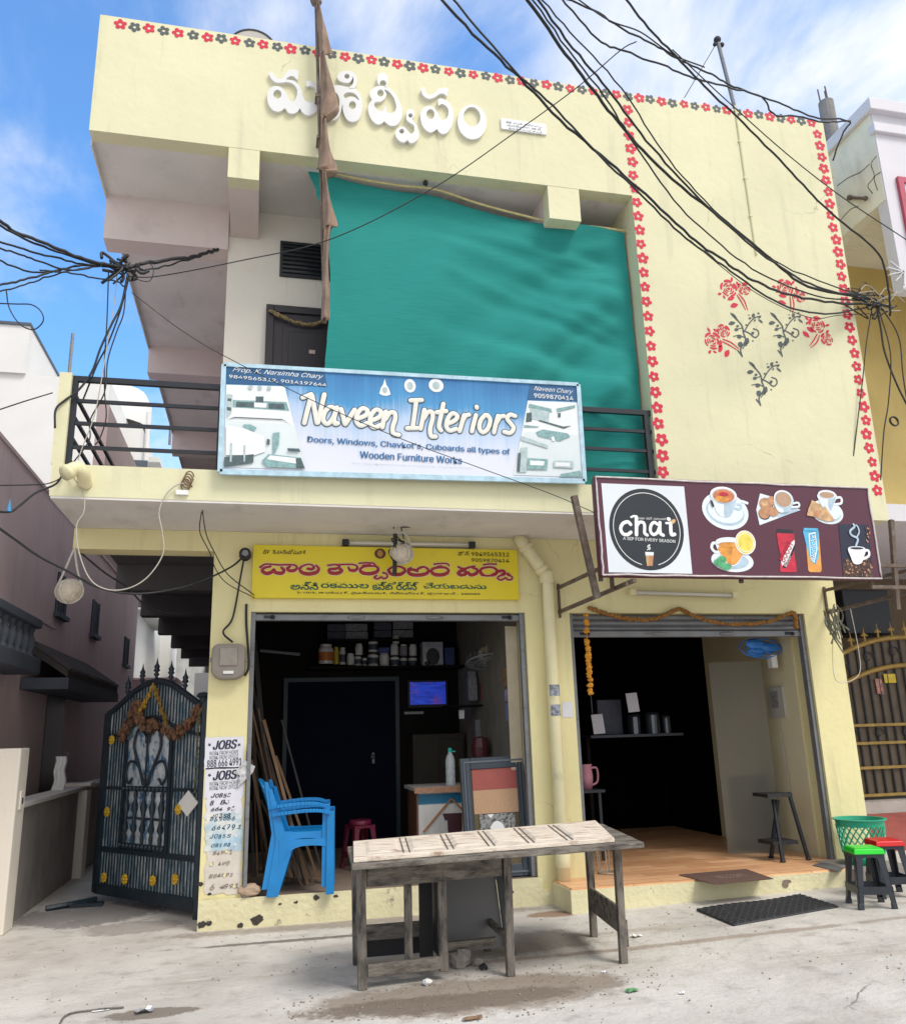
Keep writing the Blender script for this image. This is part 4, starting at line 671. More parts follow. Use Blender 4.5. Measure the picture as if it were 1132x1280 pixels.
# frame and brackets carrying the board
w = MB()
for z in (z0+.05, z1-.05): w.beam((x0+.02, yc+.08, z), (x1-.02, yc+.08, z), .03, .04)
for x in (x0+.04, (x0+x1)/2, x1-.04): w.beam((x, yc+.11, z0-.02), (x, yc+.11, z1+.0), .03, .03)
build(w, 'back_frame', M['rust'], cs)
for px, sx in ((697, 1), (1003, -1)):
    A, B = aY(697, 735, 0), aY(697, 765, 0); xw = A[0] if sx > 0 else 6.02
    w = MB(); xe = x0+.12 if sx > 0 else x1-.05
    w.beam((xw, 0, A[2]), (xw, yc+.10, A[2]-.02), .03, .03); w.beam((xw, 0, B[2]), (xw+(.05 if sx > 0 else -.05), yc-.1, B[2]+.02), .035, .03); w.beam((xw, -.01, B[2]-.06), (xw, -.01, A[2]+.04), .03, .02)
    w.beam((xw, yc+.25, B[2]), (xw, yc+.25, A[2]), .03, .03); w.beam((xw, yc+.12, A[2]-.02), (xe, yc+.11, A[2]-.02), .03, .03); w.beam((xw, yc-.02, B[2]), (xe+.1*sx, yc-.02, B[2]), .03, .03)
    build(w, 'bracket', M['rust'], cs)
w = MB(); A, B = aY(717, 620, -1.45), aY(746, 748, -1.45); w.beam(A, B, .05, .05, up=(0, 1, 0)); build(w, 'bracket_post', M['rust'], cs)
w = MB(); A, B = aY(1113, 650, -1.3), aY(1121, 762, -1.3); w.beam(A, B, .04, .04, up=(0, 1, 0)); build(w, 'bracket_post', M['rust'], cs)
# ------------------------------------------------------------------ houses round about
M['mauve'] = mat('mauve_lifted_for_shade', (.74, .585, .57), .85, .07, 1.3, .15, 14, stain=((.52, .40, .39), 2.4, .55, .9, (1, 2, .25))); M['mauve_toned_down'] = mat('mauve_toned_for_light', (.40, .31, .30), .85, .07, 1.3, .15, 14)  # one mauve in two tones: wall lightened against shade, gable darker as better lit
M['slate'] = mat('slate_blue_paint', (.075, .09, .115), .7, .15, 4)
M['white_far'] = mat('whitewash', (.68, .67, .65), .85, .05, .8, .1, 10, stain=((.45, .44, .43), 1.2, .58, .9, (1, 1, .3)))
hs = thing('house', 'mauve plastered house along the left side of the alley', 'house', (-5, 5, 0))
w = MB(); w.box(-9, -2.8, -1.5, 12.4, 0, 4.755); build(w, 'wall', M['mauve'], hs); w = MB(); w.box(-3.02, -2.82, 7.2, 14, 4.81, 7.5); build(w, 'upper_wall', M['mauve_toned_down'], hs)
w = MB(); w.box(-9, -2.78, -1.5, 12.42, 4.755, 4.80); build(w, 'coping', M['mauve'], hs)
w = MB(); w.box(-2.80, -2.785, -1.5, 4.6, 3.10, 3.14); build(w, 'string_course', M['mauve'], hs)
M['pane'] = mat('dark_opening', (.02, .02, .024), .4, .2)
for px, py in ((118, 774), (157, 815), (76, 745)):
    p = aX(px, py, -2.8); w = MB(); w.box(-2.805, -2.79, p[1]-.28, p[1]+.28, p[2]-.27, p[2]+.30); o = build(w, 'window', M['pane'], hs)
    w = MB(); w.box(-2.80, -2.72, p[1]-.34, p[1]+.34, p[2]-.33, p[2]-.27)
    for d in (-.28, .25): w.box(-2.80, -2.765, p[1]+d, p[1]+d+.03, p[2]-.27, p[2]+.30)
    for d in (-.1, .08): w.box(-2.79, -2.775, p[1]+d, p[1]+d+.02, p[2]-.27, p[2]+.30)
    build(w, 'frame', M['slate'], o)
p = aX(105, 905, -2.8); w = MB(); w.box(-2.81, -2.79, 4.5, 5.6, .3, 2.25); build(w, 'doorway', M['pane'], hs)
w = MB(); w.box(-2.80, -2.42, -1.5, 2.36, 2.32, 2.50); w.box(-2.60, -2.44, -1.5, 2.36, 2.83, 2.93); bal = build(w, 'balcony', M['slate'], hs, bevel=.015)
for k in range(11):
    y = 2.22-k*.26; w = MB(); w.lathe([(.045, 2.50), (.045, 2.54), (.028, 2.56), (.06, 2.63), (.055, 2.68), (.025, 2.76), (.045, 2.80), (.045, 2.83)], (-2.52, y, 0), 10); build(w, 'baluster', M['slate'], bal, smooth=True)
w = MB(); yA, yB = 3.1, 6.9
w.hexa([(-2.80, yA, 2.78), (-2.80, yB, 2.78), (-2.28, yB, 2.42), (-2.28, yA, 2.42)], [(-2.80, yA, 2.70), (-2.80, yB, 2.70), (-2.28, yB, 2.34), (-2.28, yA, 2.34)])
for k in range(22): y = yA+(yB-yA)*(k+.5)/22; w.tube([(-2.79, y, 2.79), (-2.27, y, 2.43)], .045, 6)
aw = build(w, 'awning', mat('tile_dark', (.06, .05, .05), .8, .3, 8), hs)
w = MB(); w.box(-2.80, -2.26, yA-.02, yB, 2.20, 2.335); build(w, 'awning_beam', M['slate'], aw)
# low compound wall with coping
cw = thing('compound_wall', 'low grey plastered compound wall with pale coping along the alley', 'wall', (-2.18, 4, 0))
w = MB(); w.box(-2.26, -2.12, .72, 9, 0, 1.0); build(w, 'wall', mat('grey_plaster', (.26, .235, .215), .9, .12, 2, .3, 16, stain=((.13, .115, .11), 2.2, .45, .8, (1, 1, .6))), cw)
w = MB(); w.box(-2.30, -2.06, .72, 9, 1.0, 1.05); build(w, 'coping', mat('pale_coping', (.55, .52, .48), .8, .1, 6), cw, bevel=.01)
w = MB(); w.box(-2.27, -2.02, 3.5, 3.76, 0, .998); w.box(-2.32, -1.98, 3.45, 3.81, 1.052, 1.085); build(w, 'pier', M['whitewall'], cw)
gp = thing('gate_pillar', 'cream plastered gate pillar with a switch plate at the left edge', 'pillar', (-2.2, .55, 0))
w = MB(); w.box(-2.40, -2.055, .40, .70, 0, 1.53); build(w, 'shaft', M['whitewall'], gp, bevel=.012)
p = aX(14, 990, -2.053); w = MB(); w.box(-2.055, -2.040, .49, .60, 1.0, 1.16); sp_ = build(w, 'switch_plate', M['whitewall'], gp, bevel=.004); w = MB(); w.box(-2.04, -2.034, .53, .56, 1.05, 1.10); build(w, 'switch', M['black_metal'], sp_)
w = MB(); vs = []
for j in range(13):
    z = 1.42-j*.034
    for i in range(9): x = -2.2+.10*(i/8-.5)*(1+.25*j/12); vs.append((x+.01*math.sin(j), 2.75-.03*math.sin(i*2.1+j*.15), z))
w.add(vs, [(j*9+i, j*9+i+1, (j+1)*9+i+1, (j+1)*9+i) for j in range(12) for i in range(8)])
o = one(w, 'hanging_cloth', M['white'], 'limp white cloth hanging over the low alley wall', 'cloth', smooth=True); m_ = o.modifiers.new('thick', 'SOLIDIFY'); m_.thickness = .012
w = MB(); w.tube([(-2.27, 2.8, 1.05), (-2.2, 2.8, 1.46), (-2.12, 2.72, 1.45)], .014, 6); one(w, 'bent_rod', M['wood_grey'], 'thin bent rod holding the white cloth on the alley wall', 'rod')
# white houses beyond
h2_ = thing('house', 'tall white house with a plain front behind the balcony railing', 'house', (-9, 18, 0))
w = MB(); w.box(-16, -4.3, 15, 28, 0, 11.3); build(w, 'wall', M['white_far'], h2_); w = MB(); w.box(-16, -6.45, 14.9, 27, 11.3, 12.7); build(w, 'stair_room', M['white_far'], h2_)
w = MB(); w.box(-16, -6.42, 14.85, 27.1, 12.7, 12.78); build(w, 'roof_edge', M['slate'], h2_)
w = MB(); w.lathe([(1.2, 11.3), (1.2, 12.1), (1.0, 12.5), (.5, 12.75), (.2, 12.9), (0.001, 12.9)], (-4.9, 19, 0), 20); build(w, 'water_tank', M['white_far'], h2_, smooth=True)
for q in ((-5.6, 16), (-3.2, 20)): w = MB(); w.tube([(q[0], q[1], 11.2), (q[0], q[1], 13.1)], .05, 6); build(w, 'roof_pipe', M['grey_metal'], h2_)
h3 = thing('house', 'narrow white house with balconies seen through the balcony rails', 'house', (-3, 22, 0))
w = MB(); w.box(-4.3, -3.55, 16, 30, 0, 10.4); w.box(-4.3, -3.2, 24, 34, 0, 10); build(w, 'wall', M['white_far'], h3)
for z in (5.2, 7.6, 9.6): w = MB(); w.box(-3.55, -3.1, 17, 22, z, z+.16); build(w, 'ledge', M['white_far'], h3)
w = MB(); w.tube([(-3.45, 16.6, 0), (-3.45, 16.6, 11)], .07, 8); build(w, 'drain_pipe', M['white_far'], h3)
w = MB(); w.box(-4.2, -3.3, 15.95, 16.0, 8.7, 9.3); build(w, 'window', M['slate'], h3)
h4 = thing('house', 'rough grey rendered house closing the far end of the alley', 'house', (-1, 22, 0))
w = MB(); w.box(-2.6, 1.0, 20, 26, 0, 5.2); build(w, 'wall', mat('rough_render', (.55, .55, .53), .95, .25, 2.5, .6, 9), h4)
w = MB(); w.box(-1.7, -1.3, 19.9, 19.99, 2.9, 3.9); build(w, 'window', M['pane'], h4)
h5 = thing('outhouse', 'small pink boxy outhouse beside the mauve house at the alley end', 'outhouse', (-2.4, 13, 0))
w = MB(); w.box(-3.2, -1.95, 12.9, 15, 0, 2.95); build(w, 'wall', mat('pink_wash', (.42, .30, .31), .9, .08, 2), h5); w = MB(); w.box(-3.24, -1.91, 12.86, 15.04, 2.95, 3.0); build(w, 'roof_edge', M['mauve'], h5)
h6 = thing('outhouse', 'whitewashed stepped outbuilding below the passage ceiling', 'outhouse', (-1.5, 17, 0))
w = MB(); w.box(-1.8, -1.1, 17, 19, 0, 3.4); w.box(-1.1, -.7, 17, 19, 0, 2.9); build(w, 'wall', M['white_far'], h6); w = MB(); w.box(-1.85, -1.0, 16.6, 17, 2.3, 2.45); build(w, 'ledge', M['slate'], h6)
# neighbour on the right
M['ochre'] = mat('ochre_wall', (.66, .50, .19), .8, .1, 1.4, .15, 14, stain=((.45, .32, .11), 2, .55, .9, (1, 1, .4)))
M['cracked'] = mat('old_cream_wall', (.78, .74, .61), .85, .1, 1.3, .3, 10, stain=((.48, .44, .36), 2.6, .52, .85, (1, 1.5, .4)))
M['lilac'] = mat('lilac_white_wall', (.64, .62, .66), .7, .05, 1.5, .1, 10)
M['brownwall'] = mat('brown_back_wall', (.17, .12, .075), .9, .12, 2, .2, 12)
nb = thing('house', 'neighbouring house with cracked cream side wall and lilac front on the right', 'house', (9, 2, 0))
q = aY(1106, 246, -.95)
xs_, zt, zb_ = 6.86, 8.52, 7.36
w = MB(); w.box(xs_, xs_+.15, -.93, 6, zb_+.0, zt); build(w, 'side_wall', M['cracked'], nb)
w = MB(); w.box(xs_+.01, 14, -.95, -.80, 6.2, zt); build(w, 'front_wall', M['lilac'], nb)
w = MB(); w.box(xs_-.06, 14, -1.03, 6, zt, zt+.16); w.box(xs_-.03, 14, -1.0, -.9, zt-.28, zt-.16); build(w, 'cornice', M['lilac'], nb, bevel=.01)
w = MB(); w.box(xs_-.04, xs_, -.2, 6, zt-.32, zt-.2); build(w, 'side_drip', M['cracked'], nb)
w = MB(); w.box(xs_+.15, 14, -.8, 6, zb_+.06, zb_+.16); build(w, 'soffit', M['cracked'], nb)
w = MB(); w.box(xs_+.1, 14, .5, .7, 3.95, zb_+.06); build(w, 'upper_wall', M['ochre'], nb)
w = MB(); w.box(6.5, 14, -.1, 6, 3.75, 3.95); build(w, 'floor_slab', M['lilac'], nb)
w = MB(); w.box(6.16, 14, 3.4, 3.6, 0, 3.75); build(w, 'lower_wall', M['brownwall'], nb)
w = MB()
A, B = aY(1119, 222, -.96), aY(1129, 318, -.96); x_, z1_, z0_ = A[0], A[2], B[2]
w.box(x_, x_+.07, -.99, -.95, z0_-.2, z1_); w.box(x_+.07, 9, -.99, -.95, z1_-.07, z1_); build(w, 'window_frame', mat('crimson_frame', (.42, .06, .10), .5, .15, 8), nb)
w = MB(); w.box(x_+.07, 9, -.965, -.952, z0_-.2, z1_-.07); build(w, 'window', mat('pale_pane', (.62, .62, .70), .3, .08), nb)
for px, py in ((1061, 247), (1081, 248)): pass
w = MB(); w.tube([aX(1061, 247, xs_-.01), aX(1081, 248, xs_-.05)], .02, 6); w.ball(aX(1061, 247, xs_-.03), .035, 8, 5); w.ball(aX(1081, 248, xs_-.05), .03, 8, 5); build(w, 'pipe_stub', M['rust'], nb)
for i, pts in enumerate((((1095, 195), (1088, 205), (1092, 220), (1084, 232), (1090, 242)), ((1046, 232), (1060, 222), (1075, 215), (1086, 205)), ((1100, 215), (1092, 222), (1096, 238)), ((1050, 275), (1062, 262), (1072, 258)))):
    w = MB(); w.tube([aX(*p, xs_-.001) for p in catmull(pts, 4)], .006, 4); build(w, 'crack', mat('crack_dark', (.14, .12, .10), .9), nb)
# ventilator / air cooler box and conduits under the slab
w = MB(); A = aY(1075, 765, 2.6); w.box(A[0]-.42, A[0]+.35, 2.4, 2.9, A[2]-.35, A[2]+.3); vent = build(w, 'vent_box', M['black_metal'], nb, bevel=.02)
# plinth, red ramp
w = MB(); w.box(6.16, 14, 1.75, 3.4, -.1, .56); one(w, 'raised_plinth', mat('pale_step', (.45, .42, .38), .85, .15, 4, .3), 'pale concrete plinth before the brown and gold gate', 'plinth')
w = MB(); A = aY(1083, 1014, 1.4); w.hexa([(6.16, 1.74, .42), (14, 1.74, .42), (14, 1.05, .20), (6.16, 1.05, .20)], [(6.16, 1.74, 0), (14, 1.74, 0), (14, 1.05, 0), (6.16, 1.05, 0)]); one(w, 'red_ramp', mat('red_oxide', (.30, .075, .06), .8, .2, 5, .2), 'red oxide ramp rising to the brown gate', 'ramp')
# brown and gold gate
gt = thing('gate', 'brown and gold arched iron gate with spear points on the right', 'gate', (8.3, 2.0, .56)); yg = 2.0
M['gold'] = mat('gold_paint', (.36, .235, .06), .5, .25, 12, 0, 40, .3); M['gate_brown'] = mat('gate_brown', (.115, .085, .055), .6, .25, 8)
gx0, gx1, gm = 6.95, 10.35, 8.65
def gz_arc(x, h): t = (x-gm)/(gx1-gm); return h-(.62*t*t+.0)*1.0
def garc(h): return [(x, yg-.03, gz_arc(x, h)) for x in np.linspace(gx0, gx1, 25)]
w = MB(); top = [(x, z) for x, _, z in garc(2.62)]; w.poly([(gx0, .6)]+top+[(gx1, .6)], yg, .012); build(w, 'sheet', M['gate_brown'], gt)
for h in (2.66, 2.28): w = MB(); w.tube(garc(h), .034, 8); build(w, 'arched_rail', M['gold'], gt, smooth=True)
for z in (.62, .96, 1.27, 1.50): w = MB(); w.beam((gx0, yg-.03, z), (gx1, yg-.03, z), .035, .036); build(w, 'rail', M['gold'], gt)
for k in range(24): x = gx0+.09+k*.14; w = MB(); w.tube([(x, yg-.02, .6), (x, yg-.02, gz_arc(x, 2.64))], .014, 6); build(w, 'bar', M['black_metal'], gt)
for k in range(15):
    x = gx0+.2+k*.22; z = gz_arc(x, 2.68); w = MB(); w.tube([(x, yg-.03, z), (x, yg-.03, z+.2)], [.018, .004], 6); w.ball((x, yg-.03, z+.10), .032, 6, 4, (1, .5, 1)); w.ball((x-.035, yg-.03, z+.09), .018, 6, 4); w.ball((x+.035, yg-.03, z+.09), .018, 6, 4); build(w, 'spear_point', M['gold'], gt)
for k in range(8):
    x = gx0+.25+k*.42
    for zc, r in ((1.385, .085), (gz_arc(x, 2.46), .10)):
        w = MB(); w.tube([(x+r*(1-t/7)*math.cos(t), yg-.03, zc+r*(1-t/7)*math.sin(t)) for t in np.linspace(0, 5.5, 16)], .010, 5); build(w, 'scroll', M['black_metal'], gt)
A = aY(1111, 848, yg-.02); w = MB(); w.box(A[0]-.09, A[0]+.09, yg-.03, yg-.022, A[2]-.06, A[2]+.06); build(w, 'yellow_plate', mat('yellow_plate', (.6, .45, .02), .5, .2, 20), gt)
A = aY(1098, 858, yg-.02); w = MB(); w.box(A[0]-.05, A[0]+.05, yg-.03, yg-.022, A[2]-.1, A[2]+.1); build(w, 'sticker', mat('red_white_sticker', (.45, .2, .16), .5, .8, 25), gt)
# concrete column stub, roof tank, aerial
ct = thing('column_stub', 'unfinished concrete column stub with rusty rebar above the right roof corner', 'column', aY(1040, 182, 2))
A, B = aY(1036, 129, 2), aY(1039, 200, 2); w = MB(); w.lathe([(.001, A[2]), (.12, A[2]), (.135, B[2]-1.2), (.001, B[2]-1.2)], ((A[0]+B[0])/2, 2, 0), 14); build(w, 'shaft', mat('raw_concrete', (.22, .21, .20), .95, .25, 6, .5, 18), ct)
for dx, dy in ((-.07, .03), (0, -.06), (.07, .04)): x = (A[0]+B[0])/2+dx; w = MB(); w.tube([(x, 2+dy, A[2]-.1), (x-.02, 2+dy, A[2]+.27)], .012, 6); build(w, 'rebar', M['rust'], ct)
tk = thing('roof_tank', 'round water tank with a dark rim showing above the parapet', 'tank', aY(316, 45, .8))
A = aY(316, 62, .8); R_ = np.linalg.norm(aY(346, 62, .8)-A)*1.0
w = MB(); w.lathe([(R_*.93, -.02), (R_, -.02), (R_, 1.2), (.001, 1.2)], (A[0], .8, A[2]), 32, axis=1); build(w, 'drum', M['black_rubber'], tk, smooth=False)
w = MB(); w.lathe([(.001, -.012), (R_*.93, -.012)], (A[0], .8, A[2]), 32, axis=1); build(w, 'end_cap', mat('tank_grey', (.46, .43, .40), .7, .08, 4), tk)
for dx in (-.35, .35):
    w = MB(); w.box(A[0]+dx-.06, A[0]+dx+.06, .9, 1.9, 7.12, A[2]-R_*.6); build(w, 'stand', M['roof'], tk)
ae = thing('aerial_mast', 'thin steel mast on the parapet carrying a cable clamp', 'mast', aY(918, 134, -.92))
A, B = aY(896, 50, -.92), aY(919, 140, -.92); w = MB(); w.tube([B, A], .022, 8); build(w, 'pole', M['grey_metal'], ae); w = MB(); w.ball(A, .045, 8, 5); w.ball(A+(.05, 0, -.06), .03, 8, 5); w.ball(A+(-.04, 0, -.07), .025, 8, 5); build(w, 'clamp', M['black_metal'], ae)
w = MB(); w.tube([aY(895, 54, -.92), aY(855, 122, -.9)], .005, 5); one(w, 'stay_wire', M['cable'], 'thin stay wire running down from the parapet mast', 'wire')
# ------------------------------------------------------------------ green shade cloth behind the rail
def tarp():
    m = bpy.data.materials.new('green_shade_cloth'); m.use_nodes = True; t = m.node_tree; N = t.nodes; L = t.links; b = N['Principled BSDF']; b.inputs['Roughness'].default_value = .85; b.inputs['Specular IOR Level'].default_value = .12
    g = N.new('ShaderNodeNewGeometry'); mp = N.new('ShaderNodeMapping'); mp.inputs['Scale'].default_value = (1.2, 1, 26); L.new(g.outputs['Position'], mp.inputs[0])
    n = N.new('ShaderNodeTexNoise'); n.inputs['Scale'].default_value = 4; n.inputs['Detail'].default_value = 5; L.new(mp.outputs[0], n.inputs['Vector'])
    n2 = N.new('ShaderNodeTexNoise'); n2.inputs['Scale'].default_value = .9; n2.inputs['Detail'].default_value = 4; L.new(g.outputs['Position'], n2.inputs['Vector'])
    mx = N.new('ShaderNodeMath'); mx.operation = 'ADD'; L.new(n.outputs[0], mx.inputs[0]); L.new(n2.outputs[0], mx.inputs[1])
    r = N.new('ShaderNodeValToRGB'); mr = N.new('ShaderNodeMapRange'); mr.inputs[1].default_value = .7; mr.inputs[2].default_value = 1.3; L.new(mx.outputs[0], mr.inputs[0]); L.new(mr.outputs[0], r.inputs[0])
    r.color_ramp.elements[0].color = (.02, .21, .19, 1); r.color_ramp.elements[1].color = (.03, .26, .235, 1); L.new(r.outputs[0], b.inputs['Base Color'])
    bp = N.new('ShaderNodeBump'); bp.inputs['Strength'].default_value = .12; bp.inputs['Distance'].default_value = .01; L.new(n.outputs[0], bp.inputs['Height']); L.new(bp.outputs[0], b.inputs['Normal']); return m
topc = catmull([aY(*p, -.84) for p in ((386, 206), (440, 221), (500, 231), (545, 236), (600, 254), (660, 270), (700, 279), (745, 283), (795, 290))], 10)
lef = catmull([aY(*p, -.84) for p in ((386, 206), (404, 262), (412, 310), (413, 370), (409, 430), (404, 480), (398, 560), (396, 600))], 8)
nx, nz = len(topc)-1, 70; vs = []
for j in range(nz+1):
    v = j/nz
    for i in range(nx+1):
        u = i/nx; tp = topc[i]; lf = lef[min(int(v*(len(lef)-1)), len(lef)-1)]
        x = tp[0]*(1-v)+(lf[0]*(1-u)+3.62*u)*v if u > 0 else lf[0]
        x = lf[0]+(tp[0]-topc[0][0])*(3.62-lf[0])/(topc[-1][0]-topc[0][0])
        z = tp[2]+(3.80-tp[2])*v
        fo = math.sin(2*math.pi*(v*2.6*(.25+u)+.9*u))
        d1 = .11*fo*abs(fo)*(u**.8)*(1-.4*v)+.05*math.sin(2.2*u+3.5*v*(1-.4*u)+.6)+.030*math.sin(9*v*(.6+.8*u)+5*u-1.5)*u+.016*math.sin(24*v*(.35+u)+11*u)*(u**1.5)*math.sin(math.pi*min(v*1.6, 1))+.010*math.sin(45*v+9*u*u)*u*u*v
        d1 *= .8
        for vc, sl, ap, wd in ((.10, .10, .055, .020), (.20, .16, .05, .022), (.30, .20, .07, .028), (.42, .22, .055, .024), (.55, .20, .075, .03), (.70, .17, .05, .026), (.85, .12, .04, .024), (.16, .05, .03, .015), (.36, .30, .035, .016)):
            q_ = v-(vc+sl*(u-.75)+.10*(u-.6)**2); d1 += .42*ap*(math.exp(-(q_/wd)**2)-.8*math.exp(-((q_-wd*1.5)/(wd*1.6))**2))*min(1, max(0, (u-.22-.3*math.sin(vc*17)**2*.5)/.4))
        d1 *= min(1, (1-u)*12)*.9+.1
        vs.append((x, -.80+d1*1.0-.02*math.sin(math.pi*v), z))
w = MB(); w.add(vs, [(j*(nx+1)+i, j*(nx+1)+i+1, (j+1)*(nx+1)+i+1, (j+1)*(nx+1)+i) for j in range(nz) for i in range(nx)])
tr = thing('shade_cloth', 'green shade cloth hung across the first floor balcony', 'shade cloth', topc[0])
o = build(w, 'cloth', tarp(), tr, smooth=True)
w = MB(); w.tube([q+(0, .03, .012) for q in topc[3:]], .013, 6); build(w, 'hem_rope', mat('buff_hem', (.50, .42, .20), .7, .2, 20), tr)
for px, py in ((386, 205), (532, 229)): w = MB(); p = aY(px, py, -.84); w.tube([p, p+(-.0, .02, .1)], .012, 5); w.ball(p, .03, 6, 4, jit=.3); build(w, 'knot', M['black_rubber'], tr)
# folded corner below the rail
w = MB(); A = aY(765, 606, -.98); 
# ------------------------------------------------------------------ furled flag on its pole
fp = thing('flag_pole', 'tall pole wrapped with faded brown flag cloth before the house name', 'flag pole', aY(406, 404, -1.13))
M['flag'] = mat('faded_flag', (.27, .185, .135), .9, .3, 7, .2, 20, stain=((.12, .085, .07), 5, .5, .75, (1, 1, .4)))
yf = -1.13; A, B = aY(395, 2, yf), aY(406, 404, yf)
w = MB(); w.tube([B, A], .016, 8); w.ball(A, .06, 8, 6, (1, 1, .8)); build(w, 'pole', M['rust'], fp)
w = MB()
w2_ = MB(); p_ = aY(398, 120, yf); w2_.box(p_[0]-.03, p_[0]+.03, yf-.02, YO, p_[2]-.02, p_[2]+.02); build(w2_, 'wall_clamp', M['rust'], fp); w2_ = MB(); p_ = aY(400, 172, yf); w2_.box(p_[0]-.03, p_[0]+.03, yf-.02, YO, p_[2]-.02, p_[2]+.02); build(w2_, 'wall_clamp', M['rust'], fp)
def rag(pts, off):
    pts = [(l, (l[0]+(r_[0]-l[0])*1.08, r_[1])) for l, r_ in pts]     # left edge / right edge pairs down the pole, draped with folds
    n = 16; L_, R__ = catmull([p[0] for p in pts], n), catmull([p[1] for p in pts], n); vs = []; m = 12
    for j, (l, r_) in enumerate(zip(L_, R__)):
        a_, b_ = aY(*l, yf), aY(*r_, yf)
        for i in range(m+1):
            t = i/m; p = a_*(1-t)+b_*t; vs.append((p[0], yf-off-.05*math.sin(math.pi*t)-.022*math.sin(t*9+j*.13+off*30), p[2]))
    k = len(L_); return w.add(vs, [(j*(m+1)+i, j*(m+1)+i+1, (j+1)*(m+1)+i+1, (j+1)*(m+1)+i) for j in range(k-1) for i in range(m)])
rag([((395, 8), (398, 8)), ((396, 30), (406, 34)), ((397, 55), (411, 60)), ((399, 72), (416, 75))], .02)
rag([((399, 70), (405, 70)), ((400, 100), (413, 100)), ((400, 125), (420, 132)), ((400, 148), (421, 143)), ((400, 152), (409, 155))], .03)
rag([((401, 150), (407, 152)), ((400, 180), (411, 185)), ((397, 210), (419, 212)), ((396, 213), (418, 220)), ((402, 216), (408, 223))], .02)
rag([((402, 220), (407, 220)), ((403, 250), (413, 255)), ((403, 285), (420, 286)), ((404, 292), (413, 290)), ((403, 340), (410, 330)), ((401, 402), (411, 404))], .03)
o = build(w, 'flag_cloth', M['flag'], fp, smooth=True); m_ = o.modifiers.new('thick', 'SOLIDIFY'); m_.thickness = .004
# ------------------------------------------------------------------ lamps, gourds, meter box, posters
def tube_light(A, B, label):
    t = thing('tube_light', label, 'tube light', A, 'tube lights over the shutters'); w = MB(); w.beam(A, B, .03, .045, up=(0, 0, 1)); build(w, 'batten', mat('batten', (.50, .45, .33), .6, .15, 8), t)
    w = MB(); d = np.array((0, -.035, 0)); w.tube([A+d+(B-A)*.05, A+d+(B-A)*.95], .017, 10); build(w, 'tube', mat('unlit_tube', (.62, .60, .52), .3, .05), t, smooth=True)
    for f in (.02, .98):
        w = MB(); p = A+(B-A)*f; w.box(p[0]-.03, p[0]+.03, -.085, -.02, p[2]-.03, p[2]+.03); build(w, 'holder', M['black_metal'] if 'grimy' in label else M['pipe'], t)
tube_light(aY(428, 679, -.03), aY(592, 682, -.03), 'grimy unlit tube light just above the yellow signboard')
tube_light(aY(786, 741, -.03), aY(918, 745, -.03), 'pale unlit tube light below the maroon tea board')
M['gourd'] = mat('dried_gourd', (.56, .49, .38), .8, .25, 12, .3, 20, stain=((.26, .16, .09), 5, .55, .8, (1, 1, 1))); M['rope'] = mat('white_rope', (.55, .52, .47), .8, .2, 40)
def gourd(c, top, sc, label, wires):
    t = thing('hanging_gourd', label, 'gourd', c, 'gourds hung against the evil eye'); w = MB(); w.ball(c, sc, 14, 9, (1, 1, .9), jit=.035); build(w, 'fruit', M['gourd'], t, smooth=True)
    w = MB()
    for a_ in (0, 1.05, 2.1, 3.1): w.tube([np.array(c)+(sc*1.03*math.sin(th)*math.cos(a_), sc*1.03*math.sin(th)*math.sin(a_), sc*.93*math.cos(th)) for th in np.linspace(0, 2*math.pi, 20)], .008, 5)
    for k in (-1, 1): w.tube(catmull([np.array(top), np.array(c)+(k*sc*.45, 0, sc*1.7), np.array(c)+(k*sc*.9, 0, sc*.4)], 6), .010, 6)
    build(w, 'rope', M['rope'], t)
    if wires:
        w = MB(); random.seed(11)
        for k in range(9):
            p = np.array(top)+(random.uniform(-.05, .05), random.uniform(-.05, .05), random.uniform(-.2, .12)); w.tube(catmull([p, p+(random.uniform(-.13, .13), random.uniform(-.1, .1), random.uniform(-.04, .08)), p+(random.uniform(-.1, .1), random.uniform(-.1, .1), random.uniform(-.2, .02))], 5), .006, 5)
        w.tube([np.array(top)+(-.05, 0, -.02), np.array(top)+(-.06, 0, -.42)], .022, 6); build(w, 'wire_tangle', M['cable'], t)
A = aY(502, 692, -.35); gourd((A[0], -.35, A[2]), (A[0]-.01, -.35, ZS-.05), .105, 'pale gourd hung on white rope before the yellow signboard', True)
A = aY(87, 739, -.02); gourd((A[0], -.02, A[2]), (A[0]+.01, -.02, 3.27), .115, 'round dry gourd tied under the left end of the balcony', False)
A = aY(499, 697, -.38)
mb_ = thing('meter_box', 'grey plastic electricity meter box on the left pillar', 'meter box', aY(287, 828, -.1))
A, B = aY(266, 806, -.02), aY(306, 850, -.02); w = MB(); cx_ = (A[0]+B[0])/2
rp = []
for qx, qz, t0 in ((B[0]-.07, A[2]-.06, 0), (A[0]+.07, A[2]-.06, 1), (A[0]+.10, B[2]+.09, 2), (B[0]-.10, B[2]+.09, 3)):
    for k in range(6): t = (t0+k/5)*math.pi/2; rp.append((qx+(.07 if t0 < 2 else .10)*math.cos(t), qz+(.06 if t0 < 2 else .09)*math.sin(t)))
w.poly(rp, -.13, .128); M['box_grey'] = mat('grey_box', (.235, .205, .175), .5, .15, 6, .1, 20); build(w, 'case', M['box_grey'], mb_, bevel=.018)
w = MB(); w.box(A[0]+.07, B[0]-.07, -.142, -.13, B[2]+.12, A[2]-.04); build(w, 'cover', mat('box_cover', (.27, .24, .205), .35, .2, 14), mb_, bevel=.01)
w = MB(); w.box(cx_-.04, cx_+.05, -.142, -.131, B[2]+.05, B[2]+.075); build(w, 'latch', M['white_plastic'], mb_)
